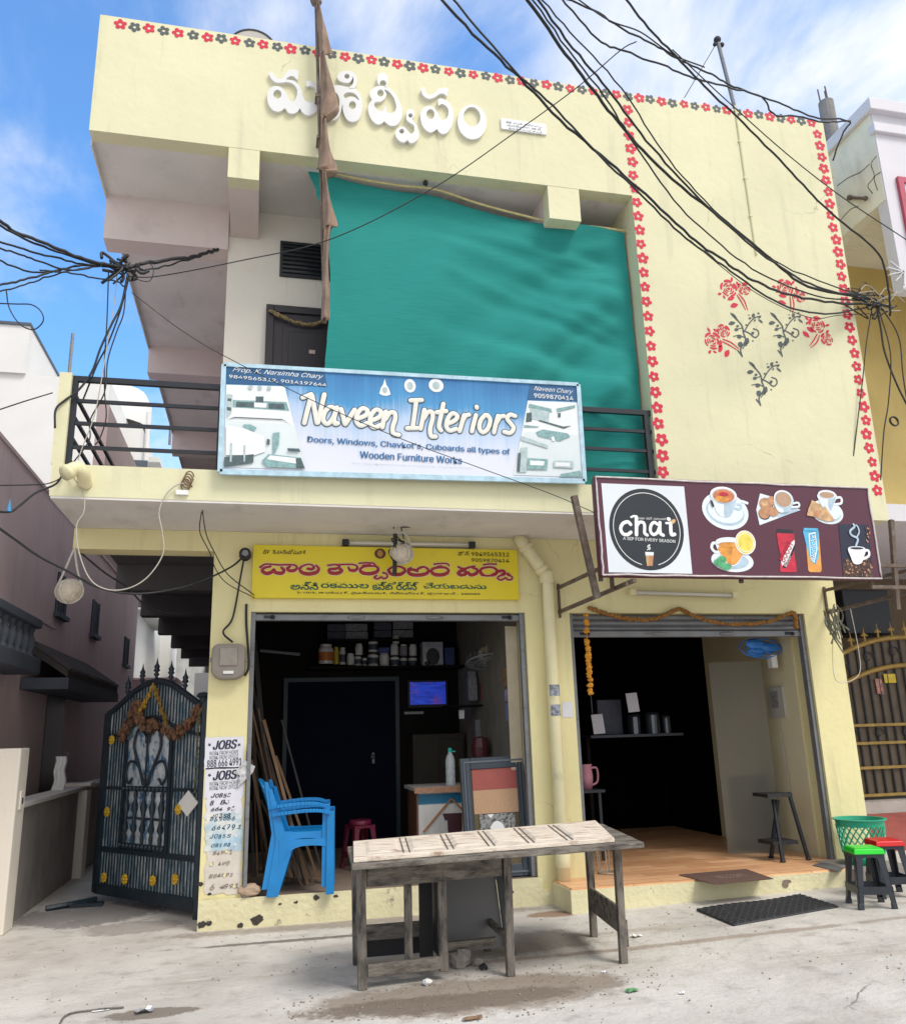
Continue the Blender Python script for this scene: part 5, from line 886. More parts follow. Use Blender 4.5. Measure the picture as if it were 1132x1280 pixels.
for dx in (-.015, .015): w = MB(); w.box((A[0] if dx < 0 else B[0])-.014, (A[0] if dx < 0 else B[0])+.014, -.10, -.04, A[2]-.16, A[2]-.12); build(w, 'hinge', M['box_grey'], mb_)
w = MB(); w.tube(catmull([aY(291, 803, -.05), aY(279, 790, -.06), aY(291, 772, -.03), aY(301, 720, -.06), aY(306, 693, -.05)], 6), .010, 6); w.tube(catmull([aY(306, 845, -.05), aY(311, 830, -.05), aY(308, 780, -.02), aY(308, 755, -.02)], 6), .013, 6); one(w, 'meter_cable', M['cable'], 'black cables running between meter box and wire reel on the pillar', 'cable')
sp_ = thing('wire_reel', 'black cable reel fixed at the left end of the yellow board', 'reel', aY(307, 693, -.06)); A = aY(306.5, 693, -.06)
w = MB(); w.lathe([(.001, -.06), (.05, -.06), (.055, -.05), (.04, -.03), (.04, .03), (.055, .05), (.001, .058)], (A[0], -.06, A[2]), 16, axis=1); build(w, 'drum', M['cable'], sp_, smooth=True); w = MB(); w.lathe([(.001, -.068), (.03, -.068), (.03, -.06)], (A[0], -.06, A[2]), 12, axis=1); build(w, 'hub', M['grey_metal'], sp_)
# job posters on the pillar
M['paper'] = mat('poster_paper', (.66, .66, .72), .7, .06, 6); M['paper2'] = mat('torn_blue_paper', (.36, .52, .62), .8, .25, 6, stain=((.72, .70, .64), 4, .42, .6, (1, 1, 1))); M['ink'] = mat('poster_ink', (.02, .022, .05), .7); M['blue_ink'] = mat('faded_blue_ink', (.05, .14, .22), .8, .5, 40); M['faded_brown'] = mat('faded_brown_ink', (.30, .25, .21), .85, .5, 40)
def jagged(x0, x1, z0, z1, amp):
    o = []
    for (xa, za), (xb, zb2) in (((x0, z0), (x1, z0)), ((x1, z0), (x1, z1)), ((x1, z1), (x0, z1)), ((x0, z1), (x0, z0))):
        for k in range(8): t = k/8; o.append((xa+(xb-xa)*t+random.uniform(-amp, amp), za+(zb2-za)*t+random.uniform(-amp, amp)))
    return o
for (ya_, yb__, lab) in ((922, 960, 'white jobs poster, the upper clean one on the left pillar'), (960, 996, 'white jobs poster half covered by a paper kite on the left pillar')):
    A, B = aY(257, ya_, -.004), aY(304, yb__, -.004); po = thing('job_poster', lab, 'poster', A)
    w = MB(); w.poly(jagged(A[0], min(B[0], -.105), B[2], A[2], .003), -.004); build(w, 'sheet', M['paper'], po)
    line(po, M['ink'], 'JOBS', 267, ya_+3.5, 296, ya_+14, -.006, bold=.06, shear=.3, rot=.035); line(po, M['ink'], '888 666 4991', 259.5, ya_+27.5, 302, ya_+35, -.006, bold=.018, rot=.04) if ya_ < 950 else None
    line(po, M['grey_paint'], 'WORK FROM HOME', 262, ya_+17, 298, ya_+20.5, -.006, rot=.03); line(po, M['grey_paint'], 'WORK FROM OFFICE', 262, ya_+22.5, 298, ya_+26, -.006, rot=.03)
    for px in (262, 299): w = MB(); p = aY(px, ya_+9, -.006); w.poly([(p[0]+(.018 if k % 2 else .008)*math.cos(k*math.pi/5+.3), p[2]+(.018 if k % 2 else .008)*math.sin(k*math.pi/5+.3)) for k in range(10)], -.006); build(w, 'star', M['ink'], po)
random.seed(5)
for (y0_, y1_, m_, lab) in ((990, 1024, 'paper', 'torn white poster scrap with smudged black letters'), (1018, 1062, 'paper2', 'weathered pale blue poster scrap below the torn white one'), (1058, 1116, 'plinth', 'bleached flaking poster scrap low on the left pillar')):
    A, B = aY(255, y0_, -.005), aY(302, y1_, -.005); po = thing('poster_scrap', lab, 'poster', A); w = MB(); w.poly(jagged(A[0]+.02, min(B[0], -.108), B[2], A[2], .014), -.006 if m_ == 'paper2' else -.0045); build(w, 'sheet', M['paper2'] if m_ == 'paper2' else M['paper'] if m_ == 'paper' else mat('bleached_paper', (.62, .57, .50), .85, .12, 9), po)
    for r_ in range(4):      # fragments of the same print, torn through
        zc = A[2]+(B[2]-A[2])*(.14+.235*r_); hh_ = random.uniform(.028, .042); xx = A[0]+.05+random.uniform(-.01, .03)
        for ch in random.choice(('JOB5S', '888666', 'JOBS8', '664991', 'OBS88', '884991')).replace(' ', ''):
            if random.random() < .92:
                w = MB(); cw = hh_*random.uniform(.7, 1.1); text_on(w, ch, xx, xx+cw, zc-hh_*random.uniform(.35, .6), zc+hh_*random.uniform(.3, .6), -.0075, bold=.06, shear=.3, rot=random.uniform(-.1, .2)); build(w, 'smudged_letter', {'paper': M['ink'], 'paper2': M['blue_ink'], 'plinth': M['faded_brown']}[m_], po)
            xx += max(hh_*1.05, .034)
        w = MB(); xq = random.uniform(A[0]+.06, B[0]-.05); w.poly([(xq+random.uniform(.008, .022)*math.cos(t), zc+random.uniform(-.01, .01)+random.uniform(.006, .016)*math.sin(t)) for t in np.linspace(0, 5.6, 8)], -.0095); build(w, 'torn_patch', M['paint2'] if m_ == 'plinth' else M['paper'], po)
w = MB(); pts_ = [aY(*p, -.03) for p in ((306, 950), (319, 958), (316, 966), (297, 984), (300, 970), (294, 965))]; w.add(pts_+[p+(0, .004, 0) for p in pts_], [(0, 1, 2, 3, 4, 5), (11, 10, 9, 8, 7, 6)]); kt = one(w, 'paper_kite', mat('kite_print', (.55, .55, .56), .7, .5, 22), 'crumpled diamond of printed paper stuck beside the jobs posters', 'paper')
for px, py, sz, m_ in ((709, 887, (.055, .075), None),): p = aY(px, py, -.003); w = MB(); w.poly([(p[0]-sz[0], p[2]-sz[1]), (p[0]+sz[0], p[2]-sz[1]), (p[0]+sz[0], p[2]+sz[1]), (p[0]-sz[0], p[2]+sz[1])], -.004); one(w, 'payment_sticker', M['paper'], 'white paper sticker on the pilaster left of the tea shop opening', 'sticker')
# ------------------------------------------------------------------ overhead cables
def cable(pts, Y0, Y1, r, label, m='cable', group='overhead cables', n=6, sag=0):
    P_ = [aY(px, py, Y0+(Y1-Y0)*i/(len(pts)-1)) for i, (px, py) in enumerate(pts)]
    w = MB(); c_ = catmull(P_, n)
    if sag: c_ = [p+np.array((random.uniform(-sag, sag), random.uniform(-sag, sag), random.uniform(-sag, sag))) for p in c_]
    w.tube(c_, r*(.72 if Y0 > -1.5 else .85), 6); return one(w, 'cable', M[m], label, 'cable', group, smooth=True)
random.seed(21)
cable(((540, -12), (600, 52), (650, 98), (700, 150), (760, 202), (815, 252), (870, 302), (905, 326), (940, 350), (985, 368), (1040, 378), (1088, 381)), -3.0, -1.1, .014, 'leftmost thick black cable sagging from the top edge across the wing wall', sag=.008)
cable(((556, -12), (640, 85), (690, 132), (740, 185), (800, 243), (850, 292), (890, 322), (925, 348), (975, 380), (1030, 392), (1086, 384)), -3.0, -1.08, .011, 'black cable twisting beside the leftmost thick one on the wing wall', sag=.006)
cable(((650, -12), (700, 57), (740, 112), (780, 162), (830, 215), (900, 272), (960, 322), (1010, 358), (1087, 374)), -3.2, -1.1, .016, 'thickest black cable of the middle bundle over the flower border', sag=.007)
cable(((664, -12), (715, 60), (760, 112), (800, 166), (850, 224), (920, 292), (975, 334), (1030, 362), (1087, 370)), -3.2, -1.15, .012, 'upper black cable of the middle bundle over the flower border', sag=.007)
cable(((657, -12), (710, 62), (762, 132), (796, 185), (842, 250), (893, 300), (950, 342), (1020, 370), (1086, 377)), -3.25, -1.06, .009, 'thin black cable under the middle bundle crossing the right rose', sag=.006)
cable(((668, -12), (722, 50), (776, 110), (820, 178), (870, 240), (930, 296), (990, 338), (1086, 372)), -3.3, -1.2, .008, 'thin upper strand of the middle bundle above the roses', sag=.008)
cable(((775, -10), (810, 35), (845, 71), (880, 108), (920, 146), (973, 199), (1016, 245), (1047, 274), (1097, 317), (1110, 362), (1112, 395)), -2.6, -1.15, .013, 'black cable running diagonally down to the right wall corner', sag=.004)
cable(((840, 62), (876, 96), (907, 125), (980, 190), (1050, 245), (1131, 299), (1160, 320)), -2.4, -1.3, .007, 'thin black wire passing before the crimson window frame')
cable(((685, -10), (740, 12), (780, 37), (817, 56), (851, 76), (889, 93), (917, 109), (951, 121), (966, 143), (991, 145), (1029, 152), (1062, 151)), -2.6, -1.2, .011, 'wavy black cable along the top right sky, higher of two', sag=.006)
cable(((700, -4), (745, 48), (780, 64), (827, 81), (867, 98), (901, 106), (942, 118), (979, 131), (1016, 146), (1060, 151), (1052, 168), (1040, 200)), -2.6, -1.15, .011, 'wavy black cable along the top right sky, lower of two', sag=.006)
cable(((715, -6), (760, 25), (800, 40), (840, 68), (880, 84)), -2.6, -2.2, .008, 'short black cable crossing the sky above the wing')
cable(((795, 52), (775, 63), (720, 110), (640, 168), (540, 236), (416, 298), (300, 326), (200, 345), (165, 346)), -2.5, -1.0, .006, 'long thin wire crossing the green shade cloth to the left junction')
cable(((862, 300), (891, 325), (938, 362), (982, 386), (1018, 398), (1048, 394), (1086, 392)), -1.5, -1.06, .005, 'thin sagging wire under the right red rose')
A = aY(1088, 376, -1.1)
w = MB(); random.seed(31)
for k in range(16):
    p = A+(random.uniform(-.25, .12), random.uniform(-.05, .1), random.uniform(-.08, .1)); w.tube(catmull([p, p+(random.uniform(-.1, .2), random.uniform(-.1, .1), random.uniform(-.1, .1)), p+(random.uniform(-.1, .25), 0, random.uniform(-.25, .15)), p+(random.uniform(-.1, .3), 0, random.uniform(-.1, .1))], 5), random.choice((.005, .007, .009)), 5)
one(w, 'cable_tangle', M['cable'], 'tangled knot of black cables at the right edge of the wing wall', 'cables')
w = MB()
for k in range(6):
    p = A+(random.uniform(-.3, .2), -.02, random.uniform(-.1, .1)); w.tube(catmull([p, p+(.12, 0, random.uniform(-.1, .1)), p+(.3, 0, random.uniform(-.12, .12))], 5), .005, 5)
one(w, 'pale_wire_tangle', M['white_cable'], 'pale loose wires looped through the black cable knot at right', 'wires')
for pts, r, lab in ((((1094, 380), (1100, 410), (1105, 440), (1120, 480), (1140, 520)), .014, 'thick black cable dropping from the right knot past the ochre wall'), (((1090, 380), (1082, 430), (1078, 470), (1072, 520), (1066, 570)), .008, 'thin black cable hanging straight down beside the wing edge'), (((1096, 382), (1112, 440), (1110, 500), (1104, 540), (1100, 600)), .009, 'black cable with a small coil hanging before the ochre wall'), (((1098, 380), (1122, 420), (1128, 470), (1136, 520)), .010, 'black cable curving out at the right picture edge')):
    cable(pts, -1.1, -1.0, r, lab, group='cables hanging by the right wall')
w = MB(); p = aY(1116, 527, -1.0); w.tube([p+(.05*math.cos(t), -.01*t/6, .05*math.sin(t)) for t in np.linspace(0, 12, 30)], .008, 5); one(w, 'cable_coil', M['cable'], 'small coil of black cable in front of the ochre wall', 'cable')
cable(((1085, 385), (1105, 372), (1125, 365), (1140, 350)), -1.1, -1.2, .008, 'pale wire rising to the right from the cable knot', m='white_cable', group='pale wires')
w = MB(); p = aY(1128, 340, -1.3)
for k in range(5): t = 2.4+k*.55; w.beam(p, p+(.2*math.cos(t), 0, .16*math.sin(t)), .03, .012)
one(w, 'foil_star', mat('foil', (.6, .6, .62), .35, .3, 20), 'ragged silvery star ornament hanging at the right edge', 'ornament')
# left junction
LJ = [(((-12, 268), (20, 290), (60, 306), (100, 322), (135, 331), (160, 336)), .016, 'thickest cable entering from the left edge to the junction'), (((-12, 274), (30, 298), (70, 314), (120, 330), (165, 340)), .011, 'second cable hugging the thickest one at the left edge'), (((-12, 298), (30, 312), (70, 322), (110, 331), (155, 334)), .010, 'upper sagging cable left of the junction'),
      (((-12, 306), (25, 318), (55, 328), (90, 338), (130, 332), (160, 333)), .009, 'cable dipping then rising to the left junction'), (((-12, 320), (30, 338), (60, 340), (90, 334), (130, 330)), .009, 'cable crossing the dipping one left of the junction'), (((-12, 360), (20, 352), (50, 344), (80, 336), (110, 331), (160, 332)), .011, 'black cable rising from the left edge to the junction'), (((-12, 367), (25, 358), (60, 346), (90, 338), (120, 332)), .008, 'lowest black cable at the left edge rising to the junction'), (((50, 338), (90, 342), (120, 348), (145, 352), (158, 360)), .008, 'short cable bending down just before the left junction')]
for pts, r, lab in LJ: cable(pts, -1.8, -.9, r, lab, group='cables at the left junction', sag=.006)
cable(((8, 362), (12, 385), (25, 405), (42, 412), (54, 402), (52, 390), (40, 381), (20, 380), (-10, 379)), -1.6, -1.6, .006, 'thin loop of wire against the sky at left', group='cables at the left junction')
cable(((150, 336), (180, 330), (205, 327), (235, 322), (258, 316), (273, 312)), -.95, -.05, .024, 'thick taped cable bundle running to the upper wall corner', group='cables at the left junction', sag=.012)
cable(((158, 338), (190, 336), (215, 330), (245, 322), (270, 313)), -.95, -.05, .012, 'loose cable under the taped bundle to the wall corner', group='cables at the left junction', sag=.008)
cable(((160, 345), (185, 352), (192, 340), (188, 330), (172, 330)), -.95, -.9, .006, 'small loop of wire right of the left junction', group='cables at the left junction')
A = aY(160, 334, -.93); w = MB(); random.seed(41)
for k in range(18):
    p = A+(random.uniform(-.22, .1), random.uniform(-.06, .06), random.uniform(-.05, .05)); w.tube(catmull([p, p+(random.uniform(0, .12), random.uniform(-.05, .05), random.uniform(-.1, .08)), p+(random.uniform(-.05, .2), random.uniform(-.05, .05), random.uniform(-.16, .06))], 5), random.choice((.008, .011, .014)), 6)
one(w, 'cable_junction', M['cable'], 'knotted black cable junction hanging left of the balcony', 'cables')
for pts, y0, y1, r, lab in ((((160, 342), (152, 380), (140, 405), (126, 435), (115, 465), (98, 488), (82, 500), (70, 512), (69, 535)), -.93, -1.05, .013, 'bundle of black cables falling from the junction over the balcony post'), (((162, 345), (150, 390), (135, 430), (122, 455), (110, 485), (104, 500)), -.93, -.9, .010, 'second cable falling from the junction to the top rail'),
                          (((136, 338), (134, 400), (131, 450), (131, 490), (133, 522), (125, 548), (119, 556)), -.93, -.98, .008, 'cable dropping straight past the balcony rails'), (((158, 350), (155, 390), (146, 415), (135, 450), (131, 490), (113, 525), (112, 550), (92, 578)), -.93, -1.0, .008, 'cable snaking through the rails to the spout'), (((147, 338), (143, 380), (136, 420), (128, 470), (118, 520), (103, 560), (98, 575)), -.93, -1.03, .006, 'pale wire hanging through the balcony rails')):
    cable(pts, y0, y1, r, lab, m='white_cable' if 'pale' in lab else 'cable', group='cables dropping from the junction')
cable(((165, 366), (230, 415), (290, 450), (400, 505), (500, 548), (600, 585), (690, 618), (745, 642)), -.98, -1.5, .005, 'thin wire running across the blue banner to the tea board post')
cable(((-12, 516), (30, 502), (66, 491)), -2, -1.05, .006, 'thin wire from the left edge to the balcony post', group='wires left of the balcony')
cable(((-12, 607), (40, 606), (62, 604), (80, 596)), -2, -1.02, .006, 'thin wire from the left edge to the balcony corner', group='wires left of the balcony')
cable(((-12, 638), (12, 640), (25, 632), (45, 616), (70, 605), (80, 590)), -2, -1.02, .010, 'black wire with a blue tie leading to the drain spout', group='wires left of the balcony')
A = aY(12, 634, -1.95); w = MB(); w.lathe([(.018, -.03), (.012, .0), (.001, .06)], A, 8); one(w, 'blue_tie', mat('blue_tie', (.03, .2, .4), .5), 'small blue plastic tie on the wire at the left edge', 'cable tie')
for pts, y0, y1, r, lab, m_ in ((((88, 592), (104, 615), (105, 640), (96, 657), (99, 690), (113, 724), (135, 737), (162, 735), (186, 720), (204, 692), (203, 665), (199, 640), (208, 618), (222, 606), (236, 604)), -1.04, -1.04, .0075, 'pale cable hanging in a big loop under the balcony edge', 'white_cable'), (((238, 606), (250, 620), (254, 645), (258, 668), (268, 690), (285, 718), (318, 744)), -1.03, -.1, .007, 'dark wire falling from the balcony edge to the yellow board', 'cable'), (((252, 640), (250, 665), (262, 690), (270, 712), (285, 730), (318, 747)), -1.02, -.1, .006, 'second wire falling beside it to the yellow board corner', 'cable'), (((-12, 652), (20, 675), (50, 696), (85, 714), (120, 733), (160, 742), (205, 739), (250, 727), (290, 708), (306, 693)), -1.6, -.1, .011, 'black cable sagging from the left edge to the cable reel', 'cable'), (((100, 690), (130, 715), (160, 735), (180, 755), (205, 765), (240, 766), (270, 760)), .2, 1.0, .012, 'black cable drooping under the passage ceiling', 'cable')):
    cable(pts, y0, y1, r, lab, m=m_, group='wires under the balcony')
w = MB(); A = aY(232, 606, -1.02)
for k in range(4): w.tube([A+(.035*math.cos(t)+.01*k, -.01*k, .05*math.sin(t)+.02*k) for t in np.linspace(0, 6, 14)], .006, 5)
one(w, 'wire_knot', M['wood_brown'], 'small brown wire knot tied on the balcony edge', 'wire')
w = MB(); A = aY(228, 616, YO-.01); w.box(A[0]-.05, A[0]+.05, YO-.03, YO, A[2]-.02, A[2]+.02); one(w, 'junction_clip', M['white_plastic'], 'tiny pale clip fixed below the wire knot on the balcony edge', 'clip')
# wires and dry flowers at the right pillar bracket
w = MB(); random.seed(51); A = aY(1040, 770, -.3)
for k in range(14):
    p = A+(random.uniform(-.08, .05), random.uniform(-.1, .1), random.uniform(-.05, .12)); w.tube(catmull([p, p+(random.uniform(-.05, .08), 0, -.12), p+(random.uniform(-.06, .14), 0, random.uniform(-.35, -.2))], 4), random.uniform(.005, .010), 5)
one(w, 'wire_bunch', mat('frayed_wire', (.20, .20, .15), .8, .6, 20), 'bunch of frayed wires hanging on the right pillar', 'wires')
w = MB(); w.tube(catmull([aY(*p, -.25) for p in ((1042, 770), (1040, 820), (1044, 850), (1060, 852), (1074, 840), (1072, 810), (1062, 760))], 6), .004, 5); one(w, 'thin_wire_loop', M['rope'], 'thin wire loop dangling beside the right pillar', 'wire')
# ------------------------------------------------------------------ marigold garlands
M['marigold'] = mat('marigold', (.62, .27, .02), .8, .4, 40); M['dry_marigold'] = mat('dry_marigold', (.30, .14, .03), .85, .5, 40); M['dry_leaf'] = mat('dry_leaf', (.17, .085, .045), .9, .8, 25)
def beads(pts, r, y, name, m, label, cat='garland', gaps=0, step=.036):
    P_ = catmull([aY(*p, y) for p in pts], 10); w = MB(); acc = 0; last = P_[0]; w.tube(P_, .004, 4)
    for p in P_[1:]:
        d = np.linalg.norm(p-last); n = max(1, int(d/step))
        for k in range(n):
            if random.random() >= gaps: w.ball(last+(p-last)*(k+.5)/n+np.array((random.uniform(-.006, .006), random.uniform(-.006, .006), random.uniform(-.006, .006))), r*random.uniform(.8, 1.15), 7, 4, (1, 1, .72), .25)
        last = p
    return one(w, name, m, label, cat)
random.seed(61)
beads(((735, 759), (760, 768), (790, 774), (820, 773), (848, 760)), .028, -.03, 'garland', M['dry_marigold'], 'marigold garland swag on the left half of the tea shop shutter')
beads(((848, 760), (870, 771), (900, 779), (935, 780), (965, 776), (990, 766), (994, 785)), .028, -.03, 'garland', M['dry_marigold'], 'marigold garland swag on the right half of the tea shop shutter')
beads(((733, 768), (733, 790), (734, 810), (736, 835), (738, 868)), .030, -.05, 'garland', M['marigold'], 'orange marigold strand hanging down at the left of the tea shop opening', gaps=.4)
w = MB(); w.tube([aY(738, 868, -.05), aY(740, 892, -.05)], .005, 5); one(w, 'garland_string', M['cable'], 'bare string end below the hanging marigold strand', 'string')
beads(((338, 388), (355, 397), (375, 404), (395, 405), (412, 398)), .022, -.10, 'garland', mat('shell_garland', (.30, .22, .10), .8, .4, 40), 'dry bead garland over the dark upper door')
# ------------------------------------------------------------------ blue gate leaf standing open
ga, gb = np.array((-.50, .52)), np.array((-1.576, 1.865)); GL = np.linalg.norm(gb-ga); gang = math.atan2(gb[1]-ga[1], gb[0]-ga[0])
bg_ = thing('gate', 'dark blue arched iron gate leaf standing open in the alley', 'gate', (ga[0], ga[1], 0))
def G(x, z, o=0):    # along the leaf from the hinge; o = towards the camera side
    c, s = math.cos(gang), math.sin(gang); return np.array((ga[0]+x*c-o*s, ga[1]+x*s+o*c, z))
FR = 1
M['gate_blue'] = mat('gate_dark_blue', (.018, .032, .045), .45, .25, 8, .1, 30, .2); M['gate_sheet'] = mat('gate_sheet_flaking', (.17, .30, .38), .55, .4, 6, .15, 30, stain=((.62, .68, .70), 9, .44, .60, (1.5, 1.5, .6))); M['gate_pale'] = mat('gate_pale_panel', (.52, .58, .62), .6, .3, 8, .1, 30, stain=((.03, .14, .28), 11, .50, .60, (1, 1, .7)))
zarc = lambda x: 1.86+.29*math.cos((x/GL-.5)*math.pi)**1.3 if 0 < x < GL else 1.86
def gp_poly(pts, o, th): return [G(x, z, o) for x, z in pts], [G(x, z, o-th) for x, z in pts]
xs2 = np.linspace(.03, GL-.03, 20)
w = MB(); F_, B_ = gp_poly([(.03, .12), (GL-.03, .12)]+[(x, zarc(x)) for x in xs2[::-1]], -.01, .008); n = len(F_); w.add(F_+B_, [tuple(range(n)), tuple(range(2*n-1, n-1, -1))]+[(i, (i+1) % n, n+(i+1) % n, n+i) for i in range(n)]); build(w, 'sheet', M['gate_sheet'], bg_)
w = MB(); up = G(0, 0, 1)-G(0, 0, 0)
w.beam(G(0, .08), G(0, zarc(0)), .06, .05, up=up); w.beam(G(GL, .08), G(GL, zarc(GL)), .09, .05, up=up); w.beam(G(0, .12), G(GL, .12), .05, .10); w.beam(G(0, .50), G(GL, .50), .03, .05); w.beam(G(.0, 1.10), G(.45, 1.10), .03, .03); w.beam(G(GL-.42, 1.10), G(GL, 1.10), .03, .03)
w.tube([G(x, zarc(x), .0) for x in np.linspace(0, GL, 24)], .032, 8); build(w, 'frame', M['gate_blue'], bg_)
w = MB(); w.tube(catmull([G(.0, 1.60, .02), G(.35, 1.66, .02), G(GL/2, 1.80, .02), G(GL-.35, 1.66, .02), G(GL, 1.60, .02)], 6), .018, 6); build(w, 'inner_arch', M['gate_blue'], bg_)
px0_, px1_ = .50, GL-.42
w = MB(); F_, B_ = gp_poly([(px0_, .58), (px1_, .58), (px1_, 1.56), ((px0_+px1_)/2, 1.74), (px0_, 1.56)], .006, .01); w.add(F_+B_, [tuple(range(5)), (9, 8, 7, 6, 5)]+[(i, (i+1) % 5, 5+(i+1) % 5, 5+i) for i in range(5)]); build(w, 'pale_panel', M['gate_pale'], bg_)
for k in range(int((GL-.1)/.052)):
    x = .05+k*.052; lo = .15
    if px0_ < x < px1_:
        w = MB(); w.tube([G(x, .16, .006), G(x, .48, .006)], .0075, 6); build(w, 'bar', M['gate_blue'], bg_); w = MB(); w.tube([G(x, 1.74, .006), G(x, zarc(x), .006)], .0075, 6)
    else: w = MB(); w.tube([G(x, .16, .006), G(x, zarc(x), .006)], .0075, 6)
    build(w, 'bar', M['gate_blue'], bg_)
for x in (px0_, px1_): w = MB(); w.beam(G(x, .52, .02), G(x, 1.58, .02), .05, .02, up=up); build(w, 'stile', M['gate_blue'], bg_)
for z in (.56, 1.10): 
    w = MB(); w.beam(G(px0_, z, .022), G(px1_, z, .022), .025, .05)
    for k in range(12): w.ball(G(px0_+(px1_-px0_)*(k+.5)/12, z, .04), .024, 6, 4)
    build(w, 'band', M['gate_blue'], bg_)
for k in range(5):
    x = px0_+(px1_-px0_)*(k+.6)/5.2; w = MB(); cpt = G(x, 0, .03)
    w.lathe([(.012, .58), (.02, .64), (.012, .68), (.034, .72), (.014, .80), (.024, .82), (.014, .84), (.036, .93), (.012, 1.0), (.02, 1.04), (.012, 1.08)], (cpt[0], cpt[1], 0), 8); build(w, 'baluster', M['gate_blue'], bg_, smooth=True)
w = MB(); w.beam(G(px0_, .82, .025), G(px1_, .82, .025), .015, .02); build(w, 'cross_rail', M['gate_blue'], bg_)
xm = (px0_+px1_)/2
for sgn in (-1, 1):
    w = MB(); w.tube(catmull([G(xm, 1.12, .03), G(xm+sgn*.12, 1.30, .03), G(xm+sgn*.24, 1.52, .03), G(xm+sgn*.17, 1.68, .03), G(xm+sgn*.04, 1.62, .03), G(xm+sgn*.02, 1.54, .03)], 6), .014, 6)
    w.tube(catmull([G(xm+sgn*.04, 1.14, .03), G(xm+sgn*.14, 1.32, .03), G(xm+sgn*.30, 1.36, .03), G(xm+sgn*.36, 1.24, .03), G(xm+sgn*.30, 1.15, .03), G(xm+sgn*.24, 1.20, .03)], 6), .013, 6); build(w, 'scroll', M['gate_blue'], bg_, smooth=True)
w = MB(); w.tube([G(xm, 1.10, .03), G(xm, 1.70, .03)], .011, 6); build(w, 'centre_rod', M['gate_blue'], bg_)
M['yellow_flower'] = mat('yellow_rosette', (.62, .38, .02), .5, .3, 30)
for px, py in ((219, 1099), (191, 1101), (156, 1099), (130, 1097), (223, 1012), (134, 1015), (140, 925)):
    d = ray(px, py); nrm = up; t = ((G(0, 0, .05)-CAM)@nrm)/(d@nrm); c = CAM+d*t
    w = MB(); w.ball(c, .022, 8, 5)
    ux = (G(1, 0)-G(0, 0))
    for k in range(8): a_ = k*math.pi/4; w.ball(c+ux*.034*math.cos(a_)+np.array((0, 0, .034*math.sin(a_))), .017, 6, 4)
    build(w, 'gold_rosette', M['yellow_flower'], bg_, smooth=True)
for x in (.35, .60, .86, 1.12, 1.38):
    c = G(x, zarc(x)); w = MB(); w.lathe([(.014, 0), (.014, .05), (.03, .07), (.014, .09), (.034, .11), (.022, .13), (.03, .15), (.012, .18), (.001, .24)], c, 8); build(w, 'spear_finial', M['gate_blue'], bg_, smooth=True)
c = G(.14, .985, .05); w = MB(); w.add([c+(G(a_, 0)-G(0, 0))+np.array((0, 0, b_)) for a_, b_ in ((-.16, .01), (.0, -.115), (.16, -.01), (.0, .115))], [(0, 1, 2, 3)]); o = build(w, 'name_plate', M['white_plastic'], bg_); m_ = o.modifiers.new('thick', 'SOLIDIFY'); m_.thickness = .012
random.seed(71)
def gate_garland(pts, m, label, r, jit):
    w = MB(); P_ = catmull([G(*p, .05) for p in pts], 9)
    for p in P_: 
        for k_ in range(3 if r > .03 else 1):
            q_ = p+np.array((random.uniform(-jit, jit), random.uniform(-jit, jit), random.uniform(-jit, jit)))*(1.6 if r > .03 else 1)
            w.ball(q_, r*random.uniform(.4, .9), 6, 4, (1, .7, 1.3) if random.random() < .5 else (.5, .6, 1.5), .4)
    return one(w, 'gate_garland', m, label, 'garland', 'garlands on the blue gate')
gate_garland(((GL*.48, 2.12), (GL*.54, 1.98), (GL*.58, 1.9), (GL*.63, 1.82)), mat('fading_marigold', (.45, .26, .025), .85, .6, 40), 'yellow marigold garland falling left from the gate peak', .024, .015)
gate_garland(((GL*.47, 2.10), (GL*.42, 1.96), (GL*.36, 1.82), (GL*.32, 1.70)), mat('old_marigold', (.24, .15, .03), .85, .5, 30), 'yellow brown garland falling right from the gate peak', .028, .012)
gate_garland(((GL*.78, 1.62), (GL*.72, 1.72), (GL*.66, 1.84), (GL*.64, 1.92), (GL*.60, 1.80), (GL*.52, 1.72), (GL*.42, 1.70)), M['dry_leaf'], 'dried brown leaf garland on the left of the gate top', .034, .028)
gate_garland(((GL*.34, 1.66), (GL*.24, 1.62), (GL*.14, 1.68), (GL*.05, 1.80), (GL*.02, 1.86)), M['dry_leaf'], 'dried brown leaf garland on the right of the gate top', .032, .022)
gate_garland(((.02, 1.84), (.03, 1.6), (.025, 1.35), (.03, 1.10)), mat('dull_beads', (.12, .12, .07), .8, .4, 40), 'dull bead string hanging along the hinge edge of the gate', .018, .006)
w = MB(); w.beam((-.50, .50, 0), (-.50, .50, 1.95), .05, .05); w.lathe([(.001, 2.0), (.05, 1.99), (.07, 1.96), (.04, 1.94), (.03, 1.90)], (-.52, .50, 0), 10); one(w, 'hinge_post', M['gate_blue'], 'dark iron hinge post of the blue gate by the left pillar', 'post')
w = MB(); w.tube(catmull([(-1.55, 1.75, .03), (-1.75, 1.55, .03), (-1.95, 1.45, .02)], 5), .03, 6); w.box(-1.75, -1.45, 1.5, 1.62, .004, .03); one(w, 'gate_bolt', M['gate_blue'], 'dark iron drop bolt lying at the foot of the blue gate', 'bolt')
